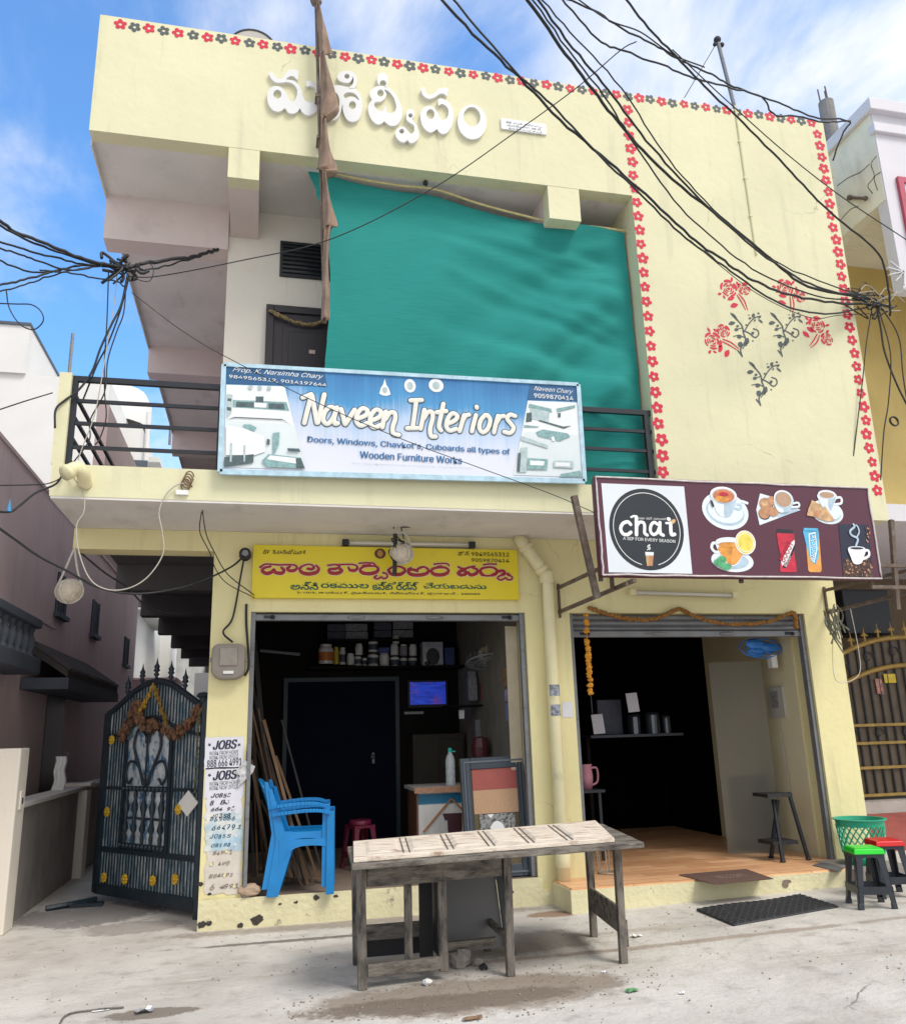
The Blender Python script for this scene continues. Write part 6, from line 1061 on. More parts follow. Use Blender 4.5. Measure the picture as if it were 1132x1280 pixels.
# ------------------------------------------------------------------ old timber table before the shops
zt_ = .80
dBL, dFL, dFR, dBR = [aZ(*p, zt_) for p in ((434, 1058), (440, 1080), (803, 1052), (757, 1029))]
tb = thing('work_table', 'old weathered timber table topped with a peeling panelled door', 'table', ((dBL+dFR)/2*np.array((1, 1, 0))))
ux = (dFR-dFL)/np.linalg.norm(dFR-dFL); uy2 = np.cross((0, 0, 1), ux)
def T_(u, v, z): a_ = dFL*(1-u)+dFR*u; b_ = dBL*(1-u)+dBR*u; p = a_*(1-v)+b_*v; return np.array((p[0], p[1], z))
w = MB(); w.hexa([T_(0, -.02, zt_-.035), T_(1.0, -.03, zt_-.035), T_(.985, 1, zt_-.035), T_(0, 1, zt_-.035)], [T_(0, -.02, zt_), T_(1.0, -.03, zt_), T_(.985, 1, zt_), T_(0, 1, zt_)]); tt = build(w, 'tabletop', M['wood_grey_x'], tb, bevel=.006)
w = MB(); w.hexa([T_(.005, .03, zt_+.002), T_(.90, .05, zt_+.002), T_(.955, 1, zt_+.002), T_(.02, 1.02, zt_+.002)], [T_(.005, .03, zt_+.03), T_(.90, .05, zt_+.03), T_(.955, 1, zt_+.03), T_(.02, 1.02, zt_+.03)]); door_t = build(w, 'door_panel', M['wood_pale'], tb, bevel=.004)
ed = [.03, .175, .32, .46, .60, .74, .875]
for k in range(6):     # raised fields between shallow grooves
    a_, b_ = ed[k]+.018, ed[k+1]-.018; w = MB(); w.hexa([T_(a_, .16, zt_+.031), T_(b_, .16, zt_+.031), T_(b_+.01, .88, zt_+.031), T_(a_+.01, .88, zt_+.031)], [T_(a_+.012, .22, zt_+.040), T_(b_-.012, .22, zt_+.040), T_(b_-.004, .82, zt_+.040), T_(a_+.02, .82, zt_+.040)]); build(w, 'raised_field', M['wood_pale'], door_t)
    if k:
        for d in (-.010, .010): w = MB(); w.beam(T_(ed[k]+d, .10, zt_+.0325), T_(ed[k]+d+.012, .92, zt_+.0325), .008, .004); build(w, 'groove', M['wood_grey'], door_t)
def leg(px0, py0, px1, py1, base, wd, nm='leg'):
    b = aZ(px1, py1, 0); b = np.array((b[0], b[1], 0)); d = ray(px0, py0); t = (b[1]-CAM[1])/d[1]; tp = CAM+d*t; tp[2] = zt_-.036; tp[0] = b[0]+(tp[0]-b[0])*.6
    w = MB(); w.beam(b, tp, wd, wd*.9, up=(0, 1, 0)); return b, build(w, nm, M['wood_grey'], tb, bevel=.005)
LF, _ = leg(449, 1085, 453, 1237, 0, .058); LB, _ = leg(442, 1075, 446, 1206, 0, .055); MF, _ = leg(634, 1075, 638, 1220, 0, .055); RF, _ = leg(772, 1062, 779, 1204, 0, .052); RB, _ = leg(737, 1064, 742, 1171, 0, .052)
MB_ = np.array((MF[0]+.02, LB[1]+.06, 0)); w = MB(); w.beam(MB_, MB_+(0, 0, zt_-.036), .05, .05, up=(0, 1, 0)); build(w, 'leg', M['wood_grey'], tb, bevel=.005)
IN = aZ(545, 1212, 0); IN = np.array((IN[0], LF[1]+.05, 0)); IN2 = IN+(-.30, -.0, 0)
w = MB(); w.beam(IN+(0, 0, .05), IN+(0, 0, zt_-.2), .055, .05, up=(0, 1, 0)); build(w, 'post', M['wood_grey'], tb, bevel=.005)
w = MB(); w.beam(IN2+(.07, .0, .09), IN2+(.07, 0, zt_-.2), .05, .04, up=(0, 1, 0)); build(w, 'post', M['wood_grey'], tb, bevel=.004)
z_a = zt_-.12
w = MB(); w.beam(LF+(.03, .01, z_a), IN+(-.0, -.03, z_a), .03, .165); w.beam(IN+(0.0, -.03, z_a), MF+(-.03, .01, z_a+.01), .028, .155); build(w, 'apron', M['wood_grey_x'], tb, bevel=.004)
w = MB(); w.beam(LF+(.03, .0, .105), IN+(.03, 0, .105), .04, .075); build(w, 'bottom_rail', M['wood_grey_x'], tb, bevel=.004)
w = MB(); w.beam(IN+(.03, .24, .14), MF+(0, .34, .14), .035, .05); w.beam(MF+(0, .0, .22), MB_+(0, 0, .22), .03, .04); build(w, 'stretcher', M['wood_grey_x'], tb)
w = MB(); w.beam(LF+(0, .03, .16), LB+(0, 0, .16), .03, .06); w.beam(LF+(0, .03, z_a), LB+(0, 0, z_a), .03, .14); w.beam(LB+(.02, 0, z_a), MB_+(0, 0, z_a), .03, .14); w.beam(LB+(.02, 0, .20), IN+(-.02, LB[1]-IN[1], .20), .03, .10); build(w, 'side_rail', M['wood_grey_x'], tb)
w = MB(); w.beam(RF+(0, .02, .27), RB+(0, 0, .27), .02, .17); w.beam(RF+(.03, -.0, .10), RF+(.03, 0, .27), .03, .02, up=(0, 1, 0)); build(w, 'side_brace', M['wood_grey_x'], tb)
w = MB(); w.hexa([IN+(-.0, .02, .10), IN+(.0, .44, .10), IN+(.0, .44, .62), IN+(0, .02, .62)], [IN+(.02, .02, .10), IN+(.02, .44, .10), IN+(.02, .44, .62), IN+(.02, .02, .62)]); build(w, 'partition', M['black_rubber'], tb)
w = MB(); w.beam(LB+(.03, .02, .12), IN+(-.04, LB[1]-IN[1]+.02, .12), .03, .16); build(w, 'back_board', M['black_rubber'], tb); w = MB(); w.beam(LB+(.03, .02, .66), IN+(-.10, LB[1]-IN[1]+.02, .63), .02, .07); build(w, 'back_board', M['black_rubber'], tb)
w = MB(); w.beam(IN+(-.06, .28, .05), IN+(-.06, .28, zt_-.14), .09, .03, up=(0, 1, 0)); build(w, 'inner_post', M['black_rubber'], tb)
# grey board leaning under the table
A = IN+(.05, .50, .0); bd = thing('board', 'grey laminate board with a black edge leaning under the old table', 'board', A)
w = MB(); w.hexa([A+(.0, -.06, .05), A+(.50, -.02, .05), A+(.47, .10, .66), A+(.0, .06, .66)], [A+(.0, -.04, .05), A+(.50, .0, .05), A+(.47, .12, .66), A+(.0, .08, .66)]); build(w, 'face', mat('grey_laminate', (.15, .145, .145), .6, .08, 4, stain=((.03, .03, .03), 12, .70, .74, (1, 1, 1))), bd)
w = MB(); w.hexa([A+(.505, -.06, .0), A+(.575, -.06, .0), A+(.545, .08, .70), A+(.475, .08, .70)], [A+(.505, -.03, .0), A+(.575, -.03, .0), A+(.545, .12, .70), A+(.475, .12, .70)]); build(w, 'edge_strip', M['black_metal'], bd)
# rubble and litter
def stone(c, r, label, m, sc=(1, .9, .7)):
    w = MB(); w.ball(c, r, 9, 6, sc, .22); return one(w, 'stone', m, label, 'stone')
random.seed(81); M['stone'] = mat('stone_grey', (.26, .235, .21), .95, .25, 14, .5, 30)
p = aZ(575, 1209, 0); stone((p[0], p[1], .05), .075, 'fist sized grey stone under the old table', M['stone'], (1, .8, 1)); p = aZ(596, 1207, 0); stone((p[0], p[1], .02), .04, 'small flat stone beside the larger one under the table', M['stone']); p = aZ(534, 1232, 0); stone((p[0], p[1], .02), .03, 'pale pebble on the dirt before the table', M['white_far'])
p = aZ(604, 1212, 0); stone((p[0], p[1], .015), .03, 'dark lump beside the stones under the table', M['black_rubber'])
random.seed(91); w = MB()
for k in range(230):
    a_ = random.random()*6.28; r_ = math.sqrt(random.random()); x = 1.35+1.25*r_*math.cos(a_); y = -2.45+.55*r_*math.sin(a_); w.ball((x, y, .003), random.uniform(.003, .009), 5, 3, (1, 1, .7), .3)
for k in range(260): x = random.uniform(-2, 4.5); y = random.uniform(-3.3, -.3); w.ball((x, y, gz(x)+.002), random.uniform(.003, .009), 5, 3, (1, 1, .7), .3)
tag(build(w, 'grit', mat('grit', (.30, .25, .20), .95, .5, 30)), kind='stuff')
def litter(px, py, sx, sy, rot, m, label, name='litter', h=.03):
    p = aZ(px, py, 0); z = gz(p[0]); w = MB(); n = 5; vs = []
    for j in range(n):
        for i in range(n):
            x, y = (i/(n-1)-.5)*sx*.7, (j/(n-1)-.5)*sy*.7; vs.append((p[0]+x*math.cos(rot)-y*math.sin(rot), p[1]+x*math.sin(rot)+y*math.cos(rot), z+.004+random.uniform(0, h*.5)))
    w.add(vs, [(j*n+i, j*n+i+1, (j+1)*n+i+1, (j+1)*n+i) for j in range(n-1) for i in range(n-1)]); return one(w, name, m, label, 'litter')
litter(126, 1264, .14, .05, .1, M['white'], 'flat white paper strip lying on the concrete at lower left', 'paper_strip', .008); litter(180, 1266, .14, .10, .3, mat('foil_wrapper', (.45, .48, .52), .3, .3, 20, metal=.5), 'crumpled silvery wrapper at lower left', 'wrapper', .05); litter(795, 1172, .12, .09, .4, M['white'], 'torn white paper beside the right table legs', 'paper_scrap', .04); litter(790, 1240, .12, .06, .2, mat('green_scrap', (.10, .26, .10), .7, .5, 30), 'green scrap of litter at lower right', 'leaf_scrap', .03); litter(852, 1242, .08, .05, 1, M['white'], 'small white scrap at lower right', 'paper_scrap', .02); litter(590, 1275, .16, .06, .2, M['wood_brown'], 'brown scrap of wood at the bottom edge', 'wood_scrap', .04); litter(755, 1216, .05, .03, .6, M['paper'], 'small pale scrap right of the dirt patch', 'paper_scrap', .02)
w = MB(); w.tube(catmull([aZ(*p, .01) for p in ((72, 1285), (85, 1268), (120, 1262), (155, 1259))], 6), .006, 5); one(w, 'cord', M['wood_grey'], 'thin dark cord curving on the concrete at lower left', 'cord')
# ------------------------------------------------------------------ mats
def mat_thing(pix, z, th, name, m, label, nu=1, nv=1, wave=0):
    a_, b_, c_, d_ = [aZ(*p, z) for p in pix]; w = MB(); N_ = 16; top = []; 
    for j in range(N_+1):
        for i in range(N_+1):
            u, v = i/N_, j/N_; p = (a_*(1-u)+b_*u)*(1-v)+(d_*(1-u)+c_*u)*v; top.append((p[0], p[1], (gz(p[0]) if z < .1 else z)+th+wave*(math.sin(u*7)*.5+.5)*v))
    K = (N_+1)**2; w.add(top+[(x, y, z_-th) for x, y, z_ in top], [(j*(N_+1)+i, j*(N_+1)+i+1, (j+1)*(N_+1)+i+1, (j+1)*(N_+1)+i) for j in range(N_) for i in range(N_)])
    rim = [i for i in range(N_)]+[N_+(N_+1)*j for j in range(N_)]+[(N_+1)*N_+N_-i for i in range(N_)]+[(N_+1)*(N_-j) for j in range(N_)]
    w.f += [(rim[k], rim[(k+1) % len(rim)], K+rim[(k+1) % len(rim)], K+rim[k]) for k in range(len(rim))]; w.m += [0]*len(rim)
    return w, (a_, b_, c_, d_)
w, (a_, b_, c_, d_) = mat_thing(((916, 1158), (1048, 1138), (1000, 1124), (870, 1139)), .02, .012, 'x', None, '', wave=.012)
mt = thing('door_mat', 'large black woven rubber mat on the concrete before the tea shop step', 'mat', (a_+c_)/2); build(w, 'base', M['black_rubber'], mt, smooth=True)
w = MB()
for j in range(13):
    for i in range(30):
        u, v = (i+.5)/30, (j+.5)/13; p = (a_*(1-u)+b_*u)*(1-v)+(d_*(1-u)+c_*u)*v; z = gz(p[0])+.014+.012*(math.sin(u*7)*.5+.5)*v; e1 = (b_-a_)/np.linalg.norm(b_-a_); e2 = (d_-a_)/np.linalg.norm(d_-a_); sg_ = 1 if (i+j) % 2 else -1
        q = e1*.017+e2*.012*sg_; pp = np.array((p[0], p[1], z)); w.beam(pp-q, pp+q, .010, .010)
build(w, 'woven_ribs', mat('rubber_worn', (.05, .05, .053), .6, .3, 20), mt)
w, (a_, b_, c_, d_) = mat_thing(((892, 1106), (966, 1099), (932, 1087), (848, 1094)), .206, .007, 'x', None, '')
mt = thing('welcome_mat', 'brown welcome mat on the tiled tea shop floor', 'mat', (a_+c_)/2); build(w, 'pile', mat('brown_mat', (.12, .065, .05), .95, .2, 30, .4, 90), mt)
me_ = text_mesh('WELCOME'); co = np.array([v.co[:2] for v in me_.vertices]); lo, hi = co.min(0), co.max(0); uv = (co-lo)/(hi-lo); w = MB(); vs = []
for u, v in uv: u, v = .3+.45*u, .36+.26*v; p = (a_*(1-u)+b_*u)*(1-v)+(d_*(1-u)+c_*u)*v; vs.append((p[0], p[1], .2155))
w.add(vs, [tuple(p.vertices) for p in me_.polygons]); build(w, 'lettering', mat('mat_letter', (.32, .24, .18), .9, .3, 30), mt)
w, (a_, b_, c_, d_) = mat_thing(((1047, 1090), (1062, 1080), (1046, 1074), (1015, 1082)), .206, .006, 'x', None, ''); one(w, 'small_mat', mat('grey_mat', (.12, .115, .11), .9, .3, 20, .3, 60), 'small grey cloth mat by the right jamb of the tea shop', 'mat')
# ------------------------------------------------------------------ plastic stools
def stool(name, label, seat_m, leg_m, loc, rot, h=.45, a=.155, b=.115, round_top=False):
    t = thing(name, label, 'stool', (0, 0, 0)); w = MB()
    if round_top:
        w.lathe([(.001, h), (b*.9, h), (b, h-.012), (b*1.03, h-.045), (b*.97, h-.05), (b*.9, h-.02), (.001, h-.02)], (0, 0, 0), 24)
    else:
        n = 4; w.hexa([(-b-.012, -b-.012, h-.05), (b+.012, -b-.012, h-.05), (b+.012, b+.012, h-.05), (-b-.012, b+.012, h-.05)], [(-b-.004, -b-.004, h-.008), (b+.004, -b-.004, h-.008), (b+.004, b+.004, h-.008), (-b-.004, b+.004, h-.008)]); w.hexa([(-b-.004, -b-.004, h-.0079), (b+.004, -b-.004, h-.0079), (b+.004, b+.004, h-.0079), (-b-.004, b+.004, h-.0079)], [(-b+.015, -b+.015, h), (b-.015, -b+.015, h), (b-.015, b-.015, h), (-b+.015, b-.015, h)])
    build(w, 'seat', seat_m, t, bevel=.006, smooth=round_top)
    for sx, sy in ((-1, -1), (1, -1), (1, 1), (-1, 1)):
        w = MB(); lw = .052
        def sect(z, half, wd, ll=.012):
            o = np.array((sx*half, sy*half)); return o
        for ax in (0, 1):       # an angle section: one tapering blade per side
            hi_, lo_ = b, a; wd0, wd1 = .060, .040; q = []
            for z, hf, wd in ((0, lo_, wd1), (h-.05, hi_, wd0)):
                c0 = np.array((sx*hf, sy*hf, z)); d = np.array((-sx*wd, 0, 0)) if ax == 0 else np.array((0, -sy*wd, 0)); th = np.array((0, -sy*.010, 0)) if ax == 0 else np.array((-sx*.010, 0, 0))
                q.append([c0, c0+d, c0+d+th, c0+th])
            w.hexa(q[0], q[1])
        w.hexa([(sx*(a+.004)-.02*(sx > 0)-.0, sy*(a+.004), 0), (sx*(a+.004)-sx*.045, sy*(a+.004), 0), (sx*(a+.004)-sx*.045, sy*(a-.04), 0), (sx*(a+.004), sy*(a-.04), 0)], [(sx*(a-.002), sy*(a-.002), .045), (sx*(a-.002)-sx*.04, sy*(a-.002), .045), (sx*(a-.002)-sx*.04, sy*(a-.04), .045), (sx*(a-.002), sy*(a-.04), .045)])
        build(w, 'leg', leg_m, t, bevel=.003)
    for k in range(4):
        c, s_ = math.cos(k*math.pi/2), math.sin(k*math.pi/2); rt = lambda p: (p[0]*c-p[1]*s_, p[0]*s_+p[1]*c, p[2])
        w = MB(); zz_, hf = h*.30, b+(a-b)*.70; w.hexa([rt(p) for p in ((-hf, -hf, zz_-.03), (hf, -hf, zz_-.03), (hf, -hf+.010, zz_-.03), (-hf, -hf+.010, zz_-.03))], [rt(p) for p in ((-hf, -hf, zz_+.03), (hf, -hf, zz_+.03), (hf, -hf+.010, zz_+.03), (-hf, -hf+.010, zz_+.03))]); build(w, 'stretcher', leg_m, t)
        w = MB(); hf = b+.003
        n = 10; arch = []
        for i in range(n+1): x = -hf+2*hf*i/n; arch.append((x, -hf, h-.075-.055*(abs(2*i/n-1))**3))
        vs = [rt((x, y, h-.05)) for x, y, z in arch]+[rt((x, y, z)) for x, y, z in arch]+[rt((x, y+.010, h-.05)) for x, y, z in arch]+[rt((x, y+.010, z)) for x, y, z in arch]; m1 = n+1
        w.add(vs, [(i, i+1, m1+i+1, m1+i) for i in range(n)]+[(2*m1+i, 2*m1+i+1, 3*m1+i+1, 3*m1+i) for i in range(n)]+[(m1+i, m1+i+1, 3*m1+i+1, 3*m1+i) for i in range(n)]); build(w, 'apron', leg_m, t)
    t.location = loc; t.rotation_euler = (0, 0, rot); return t
M['stool_black'] = mat('black_plastic', (.022, .028, .038), .4, .2, 12, stain=((.12, .12, .13), 9, .66, .8, (1, 1, .5)))
stool('plastic_stool', 'black plastic stool with a bright green seat', mat('green_plastic', (.02, .62, .03), .35, .06, 8), M['stool_black'], (5.07, -1.30, gz(5.07)), -.30, .47)
stool('plastic_stool', 'black plastic stool with a red seat at the right edge', mat('red_plastic', (.62, .012, .012), .35, .06, 8), M['stool_black'], (5.50, -1.02, gz(5.5)), -.25, .47)
stool('plastic_stool', 'maroon plastic stool inside the carpenter shop behind the chairs', mat('maroon_plastic', (.16, .015, .045), .35, .1, 8), mat('maroon_plastic_leg', (.15, .014, .04), .4, .1, 8), (1.06, 1.25, .236), .35, .47, round_top=True)
# ------------------------------------------------------------------ green lattice basket and its block
A = aZ(1083, 1083, .06); bk = thing('basket', 'green plastic lattice waste basket behind the stools', 'basket', (*aZ(1081, 1079, .215)[:2], .215)); bq = aZ(1081, 1079, .215); cx_, cy_ = bq[0], bq[1]
M['green_basket'] = mat('basket_green', (.02, .36, .21), .4, .08, 8); H0, H1, r0, r1 = .215, .63, .175, .225
w = MB(); seg, rows = 44, 9; 
def brad(z): return r0+(r1-r0)*(z-H0)/(H1-H0)
def bpt(k, z, o=0): a_ = 2*math.pi*k/seg; r_ = brad(z)+o; return (cx_+r_*math.cos(a_), cy_+r_*math.sin(a_), z)
for d in (-1, 1):
    for k in range(0, seg, 2): w.tube([bpt(k+d*3*t/8*2, H0+.10+(H1-.06-H0-.10)*t/8, .002*d) for t in range(9)], .006, 5)
build(w, 'lattice', M['green_basket'], bk)
w = MB(); w.lathe([(.001, H0), (r0, H0), (brad(H0+.11), H0+.11), (brad(H0+.11)-.008, H0+.11), (r0-.01, H0+.012), (.001, H0+.012)], (cx_, cy_, 0), 32); build(w, 'bowl', M['green_basket'], bk, smooth=True)
w = MB(); w.lathe([(brad(H1-.07), H1-.07), (r1, H1-.012), (r1+.022, H1-.010), (r1+.022, H1), (r1-.006, H1), (brad(H1-.07)-.008, H1-.07), (brad(H1-.07), H1-.07)], (cx_, cy_, 0), 40); build(w, 'rim', M['green_basket'], bk, smooth=False)
w = MB(); w.box(cx_-.32, cx_+.32, cy_-.30, min(cy_+.34, -.01), 0, .213); one(w, 'paving_block', M['stone'], 'grey concrete block under the green basket', 'slab', bevel=.006)
# ------------------------------------------------------------------ stacked blue chairs
M['blue_plastic'] = mat('blue_plastic', (.004, .20, .52), .35, .12, 6)
def chair(label):
    t = thing('plastic_chair', label, 'chair', (0, 0, 0), 'stack of blue chairs'); m = M['blue_plastic']; hw = .24     # faces +X
    w = MB(); vs = []; n = 8
    for j in range(n+1):
        for i in range(n+1): x = -.20+.42*i/n; y = -hw+.03+(2*hw-.06)*j/n; vs.append((x, y, .43+.02*i/n-.02*math.sin(math.pi*j/n)-(.025*max(0, i/n-.85)*6)))
    w.add(vs, [(j*(n+1)+i, j*(n+1)+i+1, (j+1)*(n+1)+i+1, (j+1)*(n+1)+i) for j in range(n) for i in range(n)]); o = build(w, 'seat', m, t, smooth=True); s_ = o.modifiers.new('thick', 'SOLIDIFY'); s_.thickness = .014
    w = MB(); vs = []
    for j in range(n+1):
        v = j/n
        for i in range(n+1): y = (-hw+.02+(2*hw-.04)*i/n)*(1-.12*v); vs.append((-.20-.17*v-.05*math.sin(math.pi*i/n), y, .43+.47*v-.05*v*(2*i/n-1)**2))
    w.add(vs, [(j*(n+1)+i, j*(n+1)+i+1, (j+1)*(n+1)+i+1, (j+1)*(n+1)+i) for j in range(n) for i in range(n)]); o = build(w, 'backrest', m, t, smooth=True); s_ = o.modifiers.new('thick', 'SOLIDIFY'); s_.thickness = .014
    for sy in (-1, 1):
        y = sy*hw; up_ = (0, 1, 0)
        w = MB(); pth = catmull([(-.30, y*.95, .66), (-.20, y*1.06, .675), (-.02, y*1.10, .69), (.12, y*1.10, .685), (.20, y*1.08, .66)], 5)
        for p, q in zip(pth, pth[1:]): w.beam(p, q, .058, .030)
        build(w, 'armrest', m, t, bevel=.004)
        w = MB(); w.hexa([(.235, y*1.12-.006, .0), (.165, y*1.12-.006, .0), (.165, y*1.12+.006, .0), (.235, y*1.12+.006, .0)], [(.23, y*1.08-.006, .68), (.17, y*1.08-.006, .68), (.17, y*1.08+.006, .68), (.23, y*1.08+.006, .68)])
        w.hexa([(.235, y*1.12, .0), (.235, y*1.12-sy*.055, .0), (.223, y*1.12-sy*.055, .0), (.223, y*1.12, 0)], [(.23, y*1.08, .68), (.23, y*1.08-sy*.05, .66), (.218, y*1.08-sy*.05, .66), (.218, y*1.08, .68)]); build(w, 'leg', m, t, bevel=.003)
        w = MB(); w.hexa([(-.34, y*1.1-.006, 0), (-.24, y*1.1-.006, 0), (-.24, y*1.1+.006, 0), (-.34, y*1.1+.006, 0)], [(-.27, y-.006, .46), (-.10, y-.006, .46), (-.10, y+.006, .46), (-.27, y+.006, .46)])
        w.hexa([(-.34, y*1.1, 0), (-.34, y*1.1-sy*.05, 0), (-.328, y*1.1-sy*.05, 0), (-.328, y*1.1, 0)], [(-.27, y, .46), (-.27, y-sy*.05, .46), (-.258, y-sy*.05, .46), (-.258, y, .46)]); build(w, 'leg', m, t, bevel=.003)
        w = MB(); n2 = 10; A1 = [(-.24+.46*i/n2, y*1.03, .455) for i in range(n2+1)]; B1 = [(-.24+.46*i/n2, y*1.05, .40-.17*(abs(i/n2-.55)/.55)**3*(1 if i < n2*.55 else .4)) for i in range(n2+1)]
        w.add(A1+B1, [(i, i+1, n2+2+i, n2+1+i) for i in range(n2)]); o = build(w, 'side_skirt', m, t); s_ = o.modifiers.new('thick', 'SOLIDIFY'); s_.thickness = .012; s_.offset = 0
        w = MB(); w.hexa([(-.27, y-.006, .44), (-.17, y-.006, .44), (-.17, y+.006, .44), (-.27, y+.006, .44)], [(-.345, y*.94-.006, .88), (-.315, y*.94-.006, .88), (-.315, y*.94+.006, .88), (-.345, y*.94+.006, .88)]); build(w, 'back_post', m, t, bevel=.003)
    return t
c0 = chair('lower blue plastic chair of the stacked pair in the carpenter shop'); c0.location = (.47, .16, .236); c0.rotation_euler = (0, 0, -.10)
dup(c0, (.43, .18, .236+.06), -.09, 'upper blue plastic chair of the stacked pair')
# ------------------------------------------------------------------ timber lengths leaning at the left of the shop
random.seed(101); sticks = [((322, 1092), (314, 862), .02), ((330, 1090), (316, 905), .03), ((345, 1092), (318, 800), .05), ((360, 1098), (314, 880), .02), ((372, 1100), (316, 920), .02), ((385, 1106), (330, 900), .03), ((392, 1100), (330, 980), .02), ((398, 1100), (345, 945), .025), ((380, 1112), (326, 1000), .02), ((318, 1096), (313, 1000), .03), ((404, 1096), (352, 900), .02), ((340, 1100), (314, 950), .03)]+[((344+k*6, 1090+k*2), (313+k*3.4, 838+k*16), .018) for k in range(9)]
wm_ = [mat('timber_light', (.22, .125, .065), .7, .25, 6, .1, 40, stretch=(5, 5, .5)), mat('timber_mid', (.10, .062, .04), .7, .25, 6), mat('timber_dark', (.035, .028, .026), .7, .3, 6)]
desc = ['dark batten standing nearest the left shutter channel', 'brown batten second from the shutter channel', 'tall dark board leaning against the left shop wall', 'pale brown lath leaning behind the blue chairs', 'thin brown lath crossing under the chair arms', 'long orange brown lath leaning right of the tall dark board', 'short pale lath seen through the chair legs', 'pale lath with its top showing above the chairs', 'low brown lath sliding out under the chairs', 'grey steel strip upright at the left opening edge', 'thin dark lath furthest right in the leaning timber', 'mid brown lath low behind the chair back']+['thin dark lath %s in the row behind' % q for q in ('rising highest', 'just under the highest one', 'third down from the highest one', 'with a pale edge fourth down', 'fifth down and nearly black', 'sixth down and brown', 'seventh down in deep shade', 'eighth down by the chair back', 'lowest of the thin row')]
for i, ((bx_, by_), (tx_, ty_), wd) in enumerate(sticks):
    Yb = .10+.08*i; b = aZ(bx_, by_, .237); b = np.array((b[0], b[1], .237)); tp = aX(tx_, ty_, -.06) if aX(tx_, ty_, -.06)[1] > .1 and aX(tx_, ty_, -.06)[1] < 2.9 else aY(tx_, ty_, max(.3, b[1]+.25))
    w = MB(); w.beam(b, tp, wd*.95, wd*.7, up=(0, 1, 0)); one(w, 'timber_lath', wm_[(0, 1, 2, 0, 1, 0, 0, 0, 1, 2, 2, 1, 2, 1, 2, 0, 2, 1, 2, 2, 1)[i]], desc[i], 'timber', 'timber leaning in the carpenter shop')
w = MB(); A = aY(312, 1112, .0); w.ball((A[0]-.0, -.0, .29), .09, 10, 6, (1.2, .7, .6), .12); one(w, 'clay_lump', mat('sandy_lump', (.42, .31, .22), .9, .2, 12, .4, 30), 'sandy lump resting on the plinth beside the left pillar', 'lump')
w = MB(); A = aY(312, 935, -.05); w.beam((A[0], -.03, .24), (A[0]+.0, -.03, aY(312, 930, -.03)[2]), .03, .03, up=(0, 1, 0)); one(w, 'steel_strip', M['grey_metal'], 'upright grey steel bar at the plinth beside the jobs posters', 'bar')
# ------------------------------------------------------------------ counter, sample door, bottle
ct_ = thing('counter', 'white laminate counter with blue band and brown diagonal strip in the carpenter shop', 'counter', (1.75, .85, .236)); yk = .70
A, B = aY(520, 992, yk), aY(580, 1060, yk); xk0, xk1, zk = A[0], 2.30, 1.0
w = MB(); w.box(xk0+.02, xk1, yk, yk+.5, .236, zk); build(w, 'carcass', mat('white_laminate', (.56, .55, .52), .45, .1, 5, stretch=(5, 5, .6)), ct_)
w = MB(); w.box(xk0-.0, xk0+.018, yk-.01, yk+.5, .236, zk); build(w, 'side_panel', mat('brown_laminate', (.13, .05, .03), .5, .2, 6), ct_)
w = MB(); w.box(xk0-.03, xk1, yk-.06, yk+.55, zk+.001, zk+.035); build(w, 'countertop', mat('top_laminate', (.50, .46, .43), .4, .1, 6), ct_)
w = MB(); w.box(xk0-.03, xk1, yk-.075, yk-.061, zk-.02, zk+.035); build(w, 'edge_strip', mat('edge_brown', (.36, .19, .12), .6, .3, 30), ct_)
w = MB(); w.box(xk0+.019, xk1, yk-.006, yk, zk-.13, zk-.035); build(w, 'blue_band', mat('band_blue', (.005, .14, .26), .45, .1), ct_)
for p, q in (((529, 1040), (564, 998)), ((564, 998), (585, 1020))): w = MB(); w.beam(aY(*p, yk-.008), aY(*q, yk-.008), .014, .03, up=(0, 1, 0)); build(w, 'diagonal_strip', mat('strip_brown', (.36, .14, .045), .5, .2, 20), ct_)
w = MB(); pl_ = [aY(*p, yk-.006) for p in ((553, 1017), (577, 1016), (577, 1041), (560, 1042), (559, 1025), (556, 1026))]; w.poly([(p[0], p[2]) for p in pl_], yk-.008, .006); build(w, 'letter_motif', mat('motif_maroon', (.07, .02, .03), .5), ct_)
bt = thing('water_bottle', 'clear plastic water bottle with green cap on the counter', 'bottle', (*aY(563, 972, .8)[:2], zk+.036)); A = aY(563, 973, .80); A = np.array((A[0], .80, zk+.036)); Hh = (aY(563, 926, .8)-aY(563, 973, .8))[2]; s_ = Hh/.30
w = MB(); w.lathe([(.001, 0), (.036*s_, 0), (.040*s_, .01*s_), (.040*s_, .06*s_), (.036*s_, .068*s_), (.040*s_, .078*s_), (.040*s_, .12*s_), (.036*s_, .128*s_), (.040*s_, .14*s_), (.040*s_, .19*s_), (.034*s_, .225*s_), (.018*s_, .25*s_), (.014*s_, .26*s_), (.014*s_, .275*s_)], A, 16); build(w, 'body', mat('clear_plastic', (.75, .82, .84), .08, .05, 8, alpha=.42), bt, smooth=True)
w = MB(); w.lathe([(.017*s_, .262*s_), (.017*s_, .295*s_), (.001, .298*s_)], A, 12); w.box(A[0], A[0]+.045*s_, A[1]-.006, A[1]+.006, A[2]+.262*s_, A[2]+.272*s_); build(w, 'cap', mat('cap_green', (.01, .34, .27), .4), bt)
sd_ = thing('sample_door', 'blue grey framed sample door panel leaning by the right jamb of the carpenter shop', 'door panel', aY(620, 1100, .1))
